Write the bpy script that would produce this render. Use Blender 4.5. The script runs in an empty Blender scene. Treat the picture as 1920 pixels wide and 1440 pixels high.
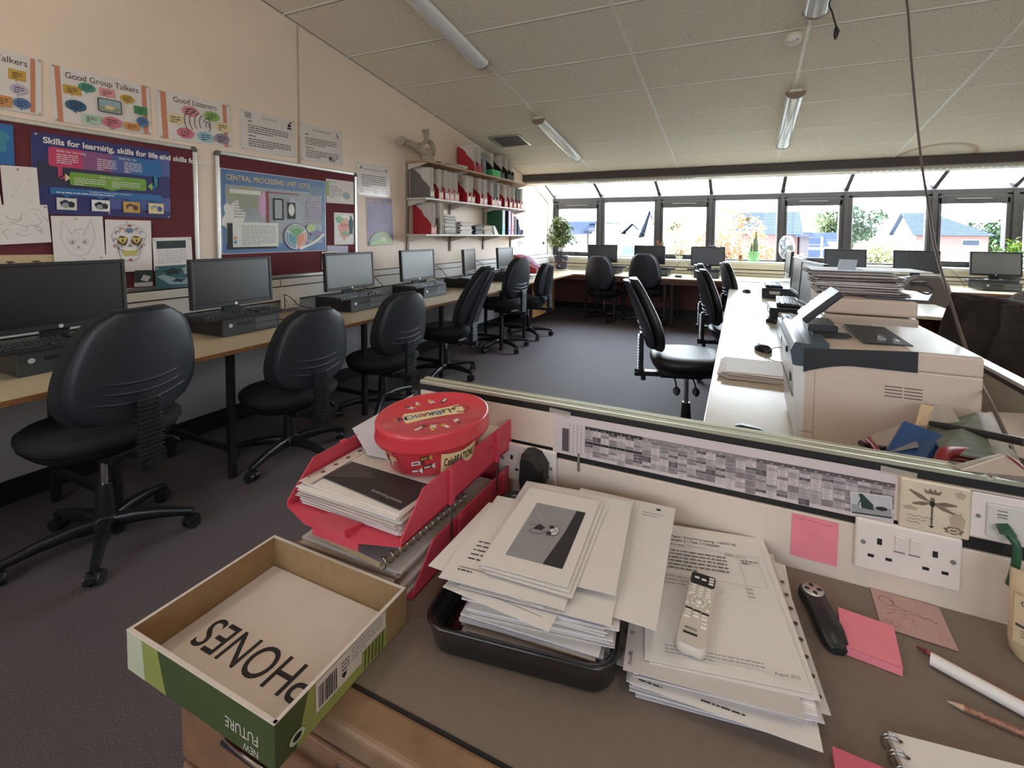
# Computer classroom seen over a teacher's desk: every object is modelled in mesh code.
import bpy, math, random
from mathutils import Vector, Matrix, Euler
random.seed(7)
S = bpy.context.scene
COL = S.collection
PI = math.pi

# ---------------------------------------------------------------- camera
cam_data = bpy.data.cameras.new('camera')
cam_data.sensor_fit = 'HORIZONTAL'; cam_data.sensor_width = 36.0
cam_data.lens = 848.34 / 1920 * 36.0
cam_data.shift_x = (960 - 1024.44) / 1920
cam_data.shift_y = (476.57 - 720) / 1920
cam_data.clip_start = 0.02; cam_data.clip_end = 400
cam = bpy.data.objects.new('camera', cam_data)
COL.objects.link(cam); S.camera = cam
def _cam_rot(pitch, yaw, roll):
    cy, sy = math.cos(yaw), math.sin(yaw)
    f = Vector((sy, cy, 0)); r = Vector((cy, -sy, 0)); d = Vector((0, 0, -1))
    f2 = f * math.cos(pitch) + d * math.sin(pitch); d2 = d * math.cos(pitch) - f * math.sin(pitch)
    r3 = r * math.cos(roll) + d2 * math.sin(roll); d3 = d2 * math.cos(roll) - r * math.sin(roll)
    return Matrix((r3, -d3, -f2)).transposed()
cam.matrix_world = Matrix.Translation((0, 0, 1.31)) @ _cam_rot(.0443, -.4082, -.0096).to_4x4()

# ---------------------------------------------------------------- world, light, exposure
world = bpy.data.worlds.new('sky'); S.world = world; world.use_nodes = True
_nt = world.node_tree; _bg = _nt.nodes['Background']
_tc = _nt.nodes.new('ShaderNodeTexCoord'); _sep = _nt.nodes.new('ShaderNodeSeparateXYZ')
_rmp = _nt.nodes.new('ShaderNodeValToRGB')
_nt.links.new(_tc.outputs['Generated'], _sep.inputs[0]); _nt.links.new(_sep.outputs['Z'], _rmp.inputs[0])
_rmp.color_ramp.elements[0].position = 0.0; _rmp.color_ramp.elements[0].color = (0.93, 0.95, 1, 1)
_rmp.color_ramp.elements[1].position = 0.6; _rmp.color_ramp.elements[1].color = (0.72, 0.85, 1, 1)
_nt.links.new(_rmp.outputs[0], _bg.inputs[0])
# the sky glares on the sun side (beyond the windows, +Y) and is plain on the other side
_mr = _nt.nodes.new('ShaderNodeMapRange'); _mr.inputs['From Min'].default_value = -.35; _mr.inputs['From Max'].default_value = .75
_mr.inputs['To Min'].default_value = 2.3; _mr.inputs['To Max'].default_value = 7.5; _mr.interpolation_type = 'SMOOTHSTEP'
_nt.links.new(_sep.outputs['Y'], _mr.inputs['Value']); _nt.links.new(_mr.outputs[0], _bg.inputs[1])
S.view_settings.view_transform = 'Standard'; S.view_settings.look = 'None'
S.view_settings.gamma = 1.0; S.view_settings.use_curve_mapping = False
S.view_settings.exposure = 1.5
S.cycles.max_bounces = 10; S.cycles.diffuse_bounces = 6; S.cycles.glossy_bounces = 4
S.cycles.transparent_max_bounces = 12; S.cycles.caustics_reflective = False; S.cycles.caustics_refractive = False
S.cycles.sample_clamp_indirect = 6.0
try:
    S.cycles.use_denoising = True; S.cycles.denoiser = 'OPENIMAGEDENOISE'
except Exception: pass
def portal(name, loc, rot, sx, sy):          # sky portals in the window openings, they only guide sampling of the sky
    l = bpy.data.lights.new(name, 'AREA'); l.shape = 'RECTANGLE'; l.size = sx; l.size_y = sy
    l.cycles.is_portal = True
    o = bpy.data.objects.new(name, l); COL.objects.link(o); o.location = loc; o.rotation_euler = rot
portal('sky_portal_front', (0.6, 7.85, 1.45), (-PI/2, 0, 0), 8.4, 1.1)
portal('sky_portal_roof', (0.6, 7.35, 2.40), (-math.radians(23), 0, 0), 8.4, 1.3)

# ---------------------------------------------------------------- materials
MATS = {}
def mat(name, col, rough=.6, metal=0., noise=0., nscale=20., bump=0., bscale=60., spec=.5, trans=0., coat=0., alpha=1.):
    if name in MATS: return MATS[name]
    m = bpy.data.materials.new(name); m.use_nodes = True
    nt = m.node_tree; b = nt.nodes['Principled BSDF']
    c = (col[0], col[1], col[2], 1)
    b.inputs['Base Color'].default_value = c
    b.inputs['Roughness'].default_value = rough; b.inputs['Metallic'].default_value = metal
    b.inputs['Specular IOR Level'].default_value = spec
    b.inputs['Transmission Weight'].default_value = trans
    b.inputs['Coat Weight'].default_value = coat; b.inputs['Alpha'].default_value = alpha
    tc = nt.nodes.new('ShaderNodeTexCoord')
    if noise > 0:
        n = nt.nodes.new('ShaderNodeTexNoise'); n.inputs['Scale'].default_value = nscale; n.inputs['Detail'].default_value = 4
        nt.links.new(tc.outputs['Object'], n.inputs['Vector'])
        r = nt.nodes.new('ShaderNodeValToRGB')
        lo = [max(0, v*(1-noise)) for v in col]; hi = [min(1, v*(1+noise)) for v in col]
        r.color_ramp.elements[0].position = .3; r.color_ramp.elements[0].color = (*lo, 1)
        r.color_ramp.elements[1].position = .7; r.color_ramp.elements[1].color = (*hi, 1)
        nt.links.new(n.outputs['Fac'], r.inputs[0]); nt.links.new(r.outputs[0], b.inputs['Base Color'])
    if bump > 0:
        n2 = nt.nodes.new('ShaderNodeTexNoise'); n2.inputs['Scale'].default_value = bscale
        nt.links.new(tc.outputs['Object'], n2.inputs['Vector'])
        bp = nt.nodes.new('ShaderNodeBump'); bp.inputs['Strength'].default_value = bump; bp.inputs['Distance'].default_value = .004
        nt.links.new(n2.outputs['Fac'], bp.inputs['Height']); nt.links.new(bp.outputs[0], b.inputs['Normal'])
    MATS[name] = m; return m
def s(r, g, b):                                # sRGB 0-255 to linear
    f = lambda v: ((v/255+.055)/1.055)**2.4 if v > 10 else v/255/12.92
    return (f(r), f(g), f(b))

# ---------------------------------------------------------------- mesh building helpers
class MB:
    def __init__(self): self.v = []; self.f = []; self.m = []; self.sm = []; self.T = Matrix.Identity(4); self.mi = 0
    def add(self, vs, fs, smooth=False, mi=None):
        n = len(self.v); self.v += [self.T @ Vector(p) for p in vs]
        for f in fs: self.f.append([i+n for i in f]); self.m.append(self.mi if mi is None else mi); self.sm.append(smooth)
        return self
    def box(self, x0, x1, y0, y1, z0, z1, mi=None):
        return self.add([(x0,y0,z0),(x1,y0,z0),(x1,y1,z0),(x0,y1,z0),(x0,y0,z1),(x1,y0,z1),(x1,y1,z1),(x0,y1,z1)],
            [(3,2,1,0),(4,5,6,7),(0,1,5,4),(1,2,6,5),(2,3,7,6),(3,0,4,7)], False, mi)
    def obox(self, c, size, rz=0., mi=None, rx=0., ry=0.):
        T = self.T; self.T = T @ Matrix.Translation(c) @ Euler((rx, ry, rz)).to_matrix().to_4x4()
        a, b, d = size[0]/2, size[1]/2, size[2]/2
        self.box(-a, a, -b, b, -d, d, mi); self.T = T; return self
    def loft(self, rings, cap=True, smooth=True, mi=None, closed=True):
        n = len(rings[0]); vs = [p for r in rings for p in r]; fs = []
        for i in range(len(rings)-1):
            for j in range(n if closed else n-1):
                k = (j+1) % n; fs.append((i*n+j, i*n+k, (i+1)*n+k, (i+1)*n+j))
        self.add(vs, fs, smooth, mi)
        if cap:
            self.add(rings[0], [tuple(reversed(range(n)))], False, mi); self.add(rings[-1], [tuple(range(n))], False, mi)
        return self
    def tube(self, pts, r, n=8, cap=True, mi=None):
        pts = [Vector(p) for p in pts]; rs = r if isinstance(r, (list, tuple)) else [r]*len(pts)
        rings = []; up = None
        for i, p in enumerate(pts):
            a = pts[max(0, i-1)]; b = pts[min(len(pts)-1, i+1)]; d = (b-a).normalized()
            if up is None: up = Vector((0,0,1)) if abs(d.z) < .9 else Vector((1,0,0))
            x = d.cross(up)
            if x.length < 1e-5: x = d.cross(Vector((0,1,0)))
            x.normalize(); y = x.cross(d).normalized(); up = y
            rings.append([p + x*math.cos(2*PI*j/n)*rs[i] + y*math.sin(2*PI*j/n)*rs[i] for j in range(n)])
        n_ = len(self.f); self.loft([list(reversed(q)) for q in rings], cap, True, mi)
        return self
    def cyl(self, c, r, h, n=24, axis='z', r2=None, mi=None):
        c = Vector(c); r2 = r if r2 is None else r2; A = {'x':(1,2,0),'y':(2,0,1),'z':(0,1,2)}[axis]
        R = []
        for q, rr in ((0, r), (h, r2)):
            ring = []
            for j in range(n):
                p = [0,0,0]; p[A[0]] = math.cos(2*PI*j/n)*rr; p[A[1]] = math.sin(2*PI*j/n)*rr; p[A[2]] = q
                ring.append(c+Vector(p))
            R.append(ring)
        return self.loft(R, True, True, mi)
    def lathe(self, prof, c=(0,0,0), n=32, mi=None, cap=True, sx=1., sy=1.):
        rings = [[Vector(c)+Vector((math.cos(2*PI*j/n)*r*sx, math.sin(2*PI*j/n)*r*sy, z)) for j in range(n)] for r, z in prof]
        return self.loft(rings, cap, True, mi)
    def prism(self, pts, d, mi=None):          # polygon in local xy, thickness d along z
        n = len(pts); vs = [(x,y,0) for x,y in pts]+[(x,y,d) for x,y in pts]
        fs = [tuple(reversed(range(n))), tuple(range(n, 2*n))]+[(i,(i+1)%n,(i+1)%n+n,i+n) for i in range(n)]
        return self.add(vs, fs, False, mi)
    def build(self, name, mats, parent=None, bevel=0., loc=None, rot=None, solid=0., sub=0, seg=2):
        me = bpy.data.meshes.new(name); me.from_pydata([tuple(p) for p in self.v], [], self.f)
        if not isinstance(mats, (list, tuple)): mats = [mats]
        for m in mats: me.materials.append(m)
        me.polygons.foreach_set('material_index', self.m); me.polygons.foreach_set('use_smooth', self.sm); me.update()
        o = bpy.data.objects.new(name, me); COL.objects.link(o)
        if parent is not None: o.parent = parent
        if loc is not None: o.location = loc
        if rot is not None: o.rotation_euler = rot
        if bevel: b = o.modifiers.new('bevel', 'BEVEL'); b.width = bevel; b.segments = seg; b.limit_method = 'ANGLE'; b.angle_limit = .6
        if sub: q = o.modifiers.new('sub', 'SUBSURF'); q.levels = sub; q.render_levels = sub
        return o
def frame(o, right, up):                       # matrix whose local x,y,z are right, up, normal
    r = Vector(right).normalized(); u = Vector(up); n = r.cross(u).normalized(); u = n.cross(r)
    return Matrix.Translation(Vector(o)) @ Matrix((r, u, n)).transposed().to_4x4()
_txt = {}
def text_mesh(t, size=1., shear=0., off=0.):
    k = (t, size, shear, off)
    if k not in _txt:
        c = bpy.data.curves.new('t', 'FONT'); c.body = t; c.size = size; c.shear = shear; c.offset = off
        c.resolution_u = 5; c.fill_mode = 'FRONT'
        o = bpy.data.objects.new('t', c); COL.objects.link(o)
        me = bpy.data.meshes.new_from_object(o.evaluated_get(bpy.context.evaluated_depsgraph_get()))
        _txt[k] = ([tuple(v.co) for v in me.vertices], [tuple(p.vertices) for p in me.polygons])
        bpy.data.objects.remove(o); bpy.data.curves.remove(c); bpy.data.meshes.remove(me)
    return _txt[k]
class Sheet(MB):
    """A flat printed thing: local x right, y up (0..w, 0..h), prints lie as thin ink layers on it."""
    def __init__(self, w, h, th=.0006, inks=('paper',), curl=None, eps=.00025):
        super().__init__(); self.w = w; self.h = h; self.names = list(inks); self.lay = 0; self.eps = eps; self.th = th
        self.box(0, w, 0, h, -th, 0, 0)
    def ink(self, n):
        if n not in self.names: self.names.append(n)
        return self.names.index(n)
    def z(self): self.lay += 1; return self.eps*self.lay
    def rect(self, x, y, w, h, ink, z=None):
        z = self.z() if z is None else z
        return self.add([(x,y,z),(x+w,y,z),(x+w,y+h,z),(x,y+h,z)], [(0,1,2,3)], False, self.ink(ink))
    def rrect(self, x, y, w, h, r, ink):
        pts = []
        for cx, cy, a0 in ((x+w-r,y+r,-PI/2),(x+w-r,y+h-r,0),(x+r,y+h-r,PI/2),(x+r,y+r,PI)):
            for k in range(5): a = a0+k*PI/8; pts.append((cx+r*math.cos(a), cy+r*math.sin(a)))
        return self.poly(pts, ink)
    def poly(self, pts, ink, z=None):
        z = self.z() if z is None else z
        return self.add([(a,b,z) for a,b in pts], [tuple(range(len(pts)))], False, self.ink(ink))
    def ell(self, x, y, rx, ry, ink, n=24, wob=0., k=9, z=None):
        return self.poly([(x+math.cos(2*PI*j/n)*rx*(1+wob*math.sin(k*2*PI*j/n)), y+math.sin(2*PI*j/n)*ry*(1+wob*math.sin(k*2*PI*j/n))) for j in range(n)], ink, z)
    def ring(self, x, y, rx, ry, wd, ink, a0=0., a1=2*PI, n=24):
        z = self.z(); vs = []; fs = []
        for j in range(n+1):
            a = a0+(a1-a0)*j/n
            vs += [(x+math.cos(a)*rx, y+math.sin(a)*ry, z), (x+math.cos(a)*(rx-wd), y+math.sin(a)*(ry-wd), z)]
        for j in range(n): fs.append((2*j+1, 2*j, 2*j+2, 2*j+3))
        return self.add(vs, fs, False, self.ink(ink))
    def line(self, pts, wd, ink):
        z = self.z(); 
        for (a,b),(c,d) in zip(pts[:-1], pts[1:]):
            L = math.hypot(c-a,d-b) or 1e-6; nx, ny = -(d-b)/L*wd/2, (c-a)/L*wd/2
            self.add([(a-nx,b-ny,z),(c-nx,d-ny,z),(c+nx,d+ny,z),(a+nx,b+ny,z)], [(0,1,2,3)], False, self.ink(ink))
        return self
    def lines(self, x, y, w, n, dy, ink='ink', hh=None, seed=1):   # rows of small print, top row at y, rows of broken dashes
        z = self.z(); R = random.Random(seed); hh = hh or dy*.3
        for i in range(n):
            xx = x; end = x + w*(1 if i < n-1 else R.uniform(.3,.8))
            while xx < end:
                ln = min(R.uniform(1.5,6)*hh, end-xx); yy = y-i*dy
                self.add([(xx,yy,z),(xx+ln,yy,z),(xx+ln,yy+hh,z),(xx,yy+hh,z)], [(0,1,2,3)], False, self.ink(ink)); xx += ln+hh*.8
        return self
    def text(self, t, x, y, size, ink='ink', sx=1., shear=0., rot=0., off=0., align='l', fit=None):
        vs, fs = text_mesh(t, size, shear, off); z = self.z()
        if not vs: return self
        sx = fit/max(v[0] for v in vs) if fit else sx; wdt = max(v[0] for v in vs)*sx; dx = 0 if align == 'l' else (-wdt/2 if align == 'c' else -wdt)
        c, s_ = math.cos(rot), math.sin(rot)
        self.add([(x+(v[0]*sx+dx)*c-v[1]*s_, y+(v[0]*sx+dx)*s_+v[1]*c, z) for v in vs], fs, False, self.ink(ink)); return self
    def place(self, name, o, right, up, parent=None, bend=None):
        if bend: self.v = [Vector(bend(p)) for p in self.v]
        ob = self.build(name, [MATS[n] for n in self.names], parent)
        M = frame(o, right, up)
        if parent is None: ob.matrix_world = M
        else: ob.matrix_local = M
        return ob
def tag(o, label=None, cat=None, group=None, kind=None):
    if label: o['label'] = label
    if cat: o['category'] = cat
    if group: o['group'] = group
    if kind: o['kind'] = kind
    return o
def struct(o): o['kind'] = 'structure'; return o
def thing(name, label, cat, loc=(0,0,0), rz=0., group=None):
    o = bpy.data.objects.new(name, None); COL.objects.link(o); o.location = loc; o.rotation_euler = (0,0,rz)
    o.empty_display_size = .05
    return tag(o, label, cat, group)
def copy_tree(o, parent=None):
    c = o.copy(); COL.objects.link(c); c.parent = parent
    for ch in list(o.children): copy_tree(ch, c)
    return c
def box_obj(name, a, b, m, parent=None, bevel=0.):
    return MB().box(a[0],b[0],a[1],b[1],a[2],b[2]).build(name, m, parent, bevel)
def wave(pts):                                  # smooth curve through points
    P = [Vector(p) for p in pts]; out = []
    for i in range(len(P)-1):
        p0 = P[max(0,i-1)]; p1 = P[i]; p2 = P[i+1]; p3 = P[min(len(P)-1,i+2)]
        for k in range(6):
            t = k/6; out.append(.5*((2*p1)+(p2-p0)*t+(2*p0-5*p1+4*p2-p3)*t*t+(3*p1-p0-3*p2+p3)*t**3))
    return out+[P[-1]]

# ================================================================ THE ROOM
WX = -3.187; WY = 7.70; RX = 5.2; BY = -2.4; CT = .1679
def ceil_z(y): return 3.318 - math.tan(CT)*y
M_wall = mat('wall_paint', s(238,220,202), .5, noise=.03, nscale=3, bump=.12, bscale=220)
M_white = mat('white_paint', s(226,222,214), .5, noise=.02, nscale=4)
M_cream = mat('cream_plastic', s(216,208,190), .45, noise=.02, nscale=5)
M_dark = mat('bronze_frame', s(72,68,66), .45, metal=.2, noise=.08, nscale=9)
M_darkg = mat('grey_head', s(120,112,108), .6, noise=.05, nscale=7)
M_black = mat('black_plastic', s(28,28,30), .45, noise=.1, nscale=30)
M_alu = mat('aluminium', s(205,205,200), .3, metal=.85, noise=.05, nscale=30)
M_beech = mat('beech_top', s(205,188,156), .28, noise=.05, nscale=14)
M_edge = mat('beech_edge', s(150,105,68), .45, noise=.2, nscale=40)
M_maroon_panel = mat('maroon_panel', s(132,80,78), .7, noise=.1, nscale=6)
M_ink = mat('ink', s(50,48,52), .7, noise=.05)

# carpet floor
mf = mat('carpet', s(104,92,96), .95, bump=.6, bscale=700)
nt = mf.node_tree; tcn = nt.nodes.new('ShaderNodeTexCoord')
n1 = nt.nodes.new('ShaderNodeTexNoise'); n1.inputs['Scale'].default_value = 260; n1.inputs['Detail'].default_value = 3
n2 = nt.nodes.new('ShaderNodeTexNoise'); n2.inputs['Scale'].default_value = 2.2; n2.inputs['Detail'].default_value = 5
nt.links.new(tcn.outputs['Object'], n1.inputs['Vector']); nt.links.new(tcn.outputs['Object'], n2.inputs['Vector'])
r1 = nt.nodes.new('ShaderNodeValToRGB'); r1.color_ramp.elements[0].color = (*s(58,48,52),1); r1.color_ramp.elements[1].color = (*s(112,96,98),1)
r1.color_ramp.elements[0].position = .35; r1.color_ramp.elements[1].position = .68
mx = nt.nodes.new('ShaderNodeMixRGB'); mx.blend_type = 'MULTIPLY'; mx.inputs[0].default_value = .35
nt.links.new(n1.outputs['Fac'], r1.inputs[0]); nt.links.new(r1.outputs[0], mx.inputs[1]); nt.links.new(n2.outputs['Fac'], mx.inputs[2])
nt.links.new(mx.outputs[0], nt.nodes['Principled BSDF'].inputs['Base Color'])
_cb = nt.nodes['Principled BSDF']; _cb.inputs['Roughness'].default_value = .62; _cb.inputs['Sheen Weight'].default_value = .16; _cb.inputs['Sheen Tint'].default_value = (1,.86,.88,1); _cb.inputs['Sheen Roughness'].default_value = .45
struct(box_obj('floor', (WX-.3, BY-.2, -.1), (RX+.2, WY+.2, 0), mf))

# left wall, sloping top edge, plus the seam strip, skirting, trunking
b = MB(); o_ = 0.25
prof = [(BY,0),(WY+.15,0),(WY+.15,2.02),(6.78,2.42),(6.45,ceil_z(6.45)+.2),(BY,ceil_z(BY)+.2)]
b.add([(WX,y,z) for y,z in prof]+[(WX-o_,y,z) for y,z in prof],
      [(0,1,2,3,4,5),(11,10,9,8,7,6)]+[(i,i+6,(i+1)%6+6,(i+1)%6) for i in range(6)])
struct(b.build('wall_left', M_wall))
M_seam = mat('seam_strip', s(190,172,155), .6, noise=.02)
struct(box_obj('trim_1', (WX, 2.488, 1.1), (WX+.004, 2.500, ceil_z(2.5)), M_seam))
struct(box_obj('trim_2', (WX, 2.488, 1.845), (WX+.007, 2.506, 2.05), M_seam))
struct(box_obj('baseboard_left', (WX, BY, 0), (WX+.018, WY, .115), M_black))
# pale lower wall board above the desks
M_lowwall = mat('lower_wall_board', s(206,206,210), .5, noise=.02, nscale=4)
struct(box_obj('trim_3', (WX, BY, .115), (WX+.006, WY, .90), M_lowwall))
# white dado trunking: two lids with a dark shadow line between them
tr = MB()
tr.box(WX+.001, WX+.05, BY, 7.42, .80, .897)
tr.box(WX+.001, WX+.058, BY, 7.42, .905, .955)
struct(tr.build('trim_4', M_white, bevel=.003))
struct(box_obj('trim_5', (WX, BY, .79), (WX+.044, 7.42, .96), M_black))
jn = MB()
for y in (.35, 2.28, 3.05, 4.9, 6.1): jn.box(WX+.05, WX+.0592, y, y+.006, .905, .955)
struct(jn.build('trim_6', M_darkg))
# left reveal trims by the window
t7 = MB(); t7.box(WX, WX+.02, 7.40, 7.425, .9, 1.86)
t7.add([(WX,7.40,1.86),(WX+.02,7.40,1.86),(WX+.02,6.82,2.105),(WX,6.82,2.105),(WX,7.43,1.87),(WX+.02,7.43,1.87),(WX+.02,6.85,2.12),(WX,6.85,2.12)],
  [(0,1,2,3),(4,7,6,5),(0,4,5,1),(2,6,7,3),(1,5,6,2),(0,3,7,4)])
struct(t7.build('trim_7', M_cream))
t8 = MB(); t8.box(WX, WX+.012, 7.50, 7.70, .9, 1.88)
struct(t8.build('trim_8', M_white))

# ceiling: sloping mineral-fibre tiles in a white grid
mc = bpy.data.materials.new('ceiling_tile'); mc.use_nodes = True; nt = mc.node_tree; bs = nt.nodes['Principled BSDF']; bs.inputs['Roughness'].default_value = .95
tcn = nt.nodes.new('ShaderNodeTexCoord')
mpn = nt.nodes.new('ShaderNodeMapping'); mpn.inputs['Scale'].default_value = (1,1,1)
nt.links.new(tcn.outputs['Object'], mpn.inputs[0])
dn = nt.nodes.new('ShaderNodeTexNoise'); dn.inputs['Scale'].default_value = 14; dn.inputs['Detail'].default_value = 2
nt.links.new(mpn.outputs[0], dn.inputs['Vector'])
va = nt.nodes.new('ShaderNodeVectorMath'); va.operation = 'MULTIPLY_ADD'; va.inputs[1].default_value = (.08,.08,0)
nt.links.new(dn.outputs['Color'], va.inputs[0]); nt.links.new(mpn.outputs[0], va.inputs[2])
vs2 = nt.nodes.new('ShaderNodeVectorMath'); vs2.operation = 'MULTIPLY'; vs2.inputs[1].default_value = (120, 190, 1)
nt.links.new(va.outputs[0], vs2.inputs[0])
vn = nt.nodes.new('ShaderNodeTexNoise'); vn.inputs['Scale'].default_value = 1.1; vn.inputs['Detail'].default_value = 1.5
nt.links.new(vs2.outputs[0], vn.inputs['Vector'])
rr = nt.nodes.new('ShaderNodeValToRGB'); rr.color_ramp.elements[0].position = .33; rr.color_ramp.elements[0].color = (*s(172,162,146),1)
rr.color_ramp.elements[1].position = .41; rr.color_ramp.elements[1].color = (*s(238,230,214),1)
nt.links.new(vn.outputs['Fac'], rr.inputs[0])
# an old brown water mark with its own outline
sepc = nt.nodes.new('ShaderNodeVectorMath'); sepc.operation = 'DISTANCE'; sepc.inputs[1].default_value = (0,0,0)
vst = nt.nodes.new('ShaderNodeVectorMath'); vst.operation = 'MULTIPLY_ADD'; vst.inputs[1].default_value = (1,.8,0); vst.inputs[2].default_value = (-1.95,-5.25,0)
nt.links.new(tcn.outputs['Object'], vst.inputs[0]); nt.links.new(vst.outputs[0], sepc.inputs[0])
rs = nt.nodes.new('ShaderNodeValToRGB'); e = rs.color_ramp.elements
e[0].position = .0; e[0].color = (.0,.0,.0,1); e[1].position = .30; e[1].color = (.12,.12,.12,1)
x_ = e.new(.36); x_.color = (.75,.75,.75,1); x_ = e.new(.385); x_.color = (0,0,0,1)
nt.links.new(sepc.outputs['Value'], rs.inputs[0])
mxs = nt.nodes.new('ShaderNodeMixRGB'); mxs.inputs[2].default_value = (*s(170,140,105),1)
nt.links.new(rs.outputs[0], mxs.inputs[0]); nt.links.new(rr.outputs[0], mxs.inputs[1])
nt.links.new(mxs.outputs[0], bs.inputs['Base Color'])
bmp = nt.nodes.new('ShaderNodeBump'); bmp.inputs['Strength'].default_value = .5; bmp.inputs['Distance'].default_value = .004
nt.links.new(vn.outputs['Fac'], bmp.inputs['Height']); nt.links.new(bmp.outputs[0], bs.inputs['Normal'])
s0 = BY/math.cos(CT)-.2; s1 = 6.45/math.cos(CT)
CE = MB().box(WX-.05, RX+.05, s0, s1, 0, .12).build('ceiling', mc, loc=(0,0,3.318), rot=(-CT,0,0)); struct(CE)
M_grid = mat('grid_bar', s(240,236,226), .4, metal=.0, noise=.04, nscale=6)
g = MB()
x = -2.027
while x < RX: g.box(x-.012, x+.012, s0, s1, -.004, .01); x += 1.2
k = 2.998-.6*14
while k < s1:
    if k > s0: g.box(WX, RX, k-.007, k+.007, -.003, .01)
    k += .6
g.box(WX, WX+.022, s0, s1, -.005, .01)
struct(g.build('trim_9', M_grid, loc=(0,0,3.318), rot=(-CT,0,0)))
gd = MB(); k = 2.998-.6*14
M_gap = mat('tile_gap', s(92,84,74), .8, noise=.1)
while k < s1:
    if k > s0: gd.box(WX, RX, k+.007, k+.0135, -.0012, .01)
    k += .6
gd.box(WX+.022, WX+.030, s0, s1, -.0015, .01)
struct(gd.build('trim_10', M_gap, loc=(0,0,3.318), rot=(-CT,0,0)))

# dark beam at the foot of the ceiling, white slotted soffit behind it
M_beam = mat('beam_brown', s(74,66,64), .6, noise=.08, nscale=5)
struct(box_obj('trim_11', (WX, 6.40, 2.125), (RX, 6.47, 2.222), M_beam, bevel=.003))
struct(box_obj('trim_12', (WX, 6.47, 2.10), (RX, 6.80, 2.50), M_cream))
sl = MB()
for xa, xb in ((-2.15,-.60), (1.22, 2.9)):
    sl.box(xa, xb, 6.475, 6.53, 2.093, 2.1, 0)
    n = int((xb-xa)/.062)
    for i in range(n): sl.box(xa+.02+i*.062, xa+.058+i*.062, 6.485, 6.52, 2.091, 2.095, 1)
struct(sl.build('trim_13', [M_white, M_black]))
struct(box_obj('trim_14', (WX-.2, 6.80, 2.42), (RX, 6.88, 2.62), M_dark))

# window wall: sill, fascia, dark frames, sloping roof lights
struct(box_obj('wall_front', (WX-.2, 7.62, 0), (RX+.2, 7.85, .86), M_maroon_panel))
sill = MB(); sill.box(WX, RX, 7.38, 7.74, .885, .925)
struct(sill.build('trim_15', M_white, bevel=.006))
fs_ = MB(); fs_.box(WX, RX, 7.40, 7.64, .815, .885)
fs_.box(WX, RX, 7.41, 7.60, .758, .800)
fs_.box(WX, RX, 7.415, 7.60, .706, .748)
struct(fs_.build('trim_16', M_cream, bevel=.003))
struct(box_obj('trim_17', (WX, 7.43, .70), (RX, 7.62, .88), M_black))
struct(box_obj('baseboard_front', (WX, 7.59, 0), (RX, 7.62, .1), M_black))
E_ = [(-3.30,-3.075),(-2.359,-2.223),(-1.355,-1.215),(-.536,-.407),(.480,.602),(1.272,1.428),(2.283,2.426),(3.09,3.259),(4.1,4.24),(4.95,5.4)]
fr = MB()
for a, c in E_: fr.box(a, c, 7.66, 7.78, .925, 1.90)
fr.box(WX-.1, RX+.2, 7.66, 7.80, 1.872, 1.955)
fr.box(WX-.1, RX+.2, 7.66, 7.80, .90, .945)
for a, c in E_: m_ = (a+c)/2; fr.box(m_-.028, m_+.028, 7.64, 7.80, .925, 1.95)
struct(fr.build('trim_18', M_dark, bevel=.004))
hd = MB()
hd.add([(WX-.1,7.66,1.955),(RX+.2,7.66,1.955),(RX+.2,7.78,2.03),(WX-.1,7.78,2.03),(WX-.1,7.80,1.955),(RX+.2,7.80,1.955),(RX+.2,7.84,2.03),(WX-.1,7.84,2.03)],
       [(0,1,2,3),(4,7,6,5),(0,4,5,1),(3,2,6,7),(0,3,7,4),(1,5,6,2)])
struct(hd.build('trim_19', M_darkg))
# roof-light rafters
rf = MB(); ra = math.radians(23.2)
for i, (a, c) in enumerate(E_):
    m_ = (a+c)/2
    rf.obox((m_, 7.25, 2.215), (.05, 1.25, .10), rx=-ra)
struct(rf.build('trim_20', M_dark, bevel=.004))
M_glass = bpy.data.materials.new('window_glass'); M_glass.use_nodes = True; nt = M_glass.node_tree
for n_ in list(nt.nodes): nt.nodes.remove(n_)
ou = nt.nodes.new('ShaderNodeOutputMaterial'); mxg = nt.nodes.new('ShaderNodeMixShader'); trn = nt.nodes.new('ShaderNodeBsdfTransparent')
gl = nt.nodes.new('ShaderNodeBsdfGlossy'); gl.inputs['Roughness'].default_value = .02; fz = nt.nodes.new('ShaderNodeFresnel'); fz.inputs[0].default_value = 1.25
trn.inputs[0].default_value = (.93,.96,.96,1)
nt.links.new(fz.outputs[0], mxg.inputs[0]); nt.links.new(trn.outputs[0], mxg.inputs[1]); nt.links.new(gl.outputs[0], mxg.inputs[2]); nt.links.new(mxg.outputs[0], ou.inputs[0])
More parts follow.
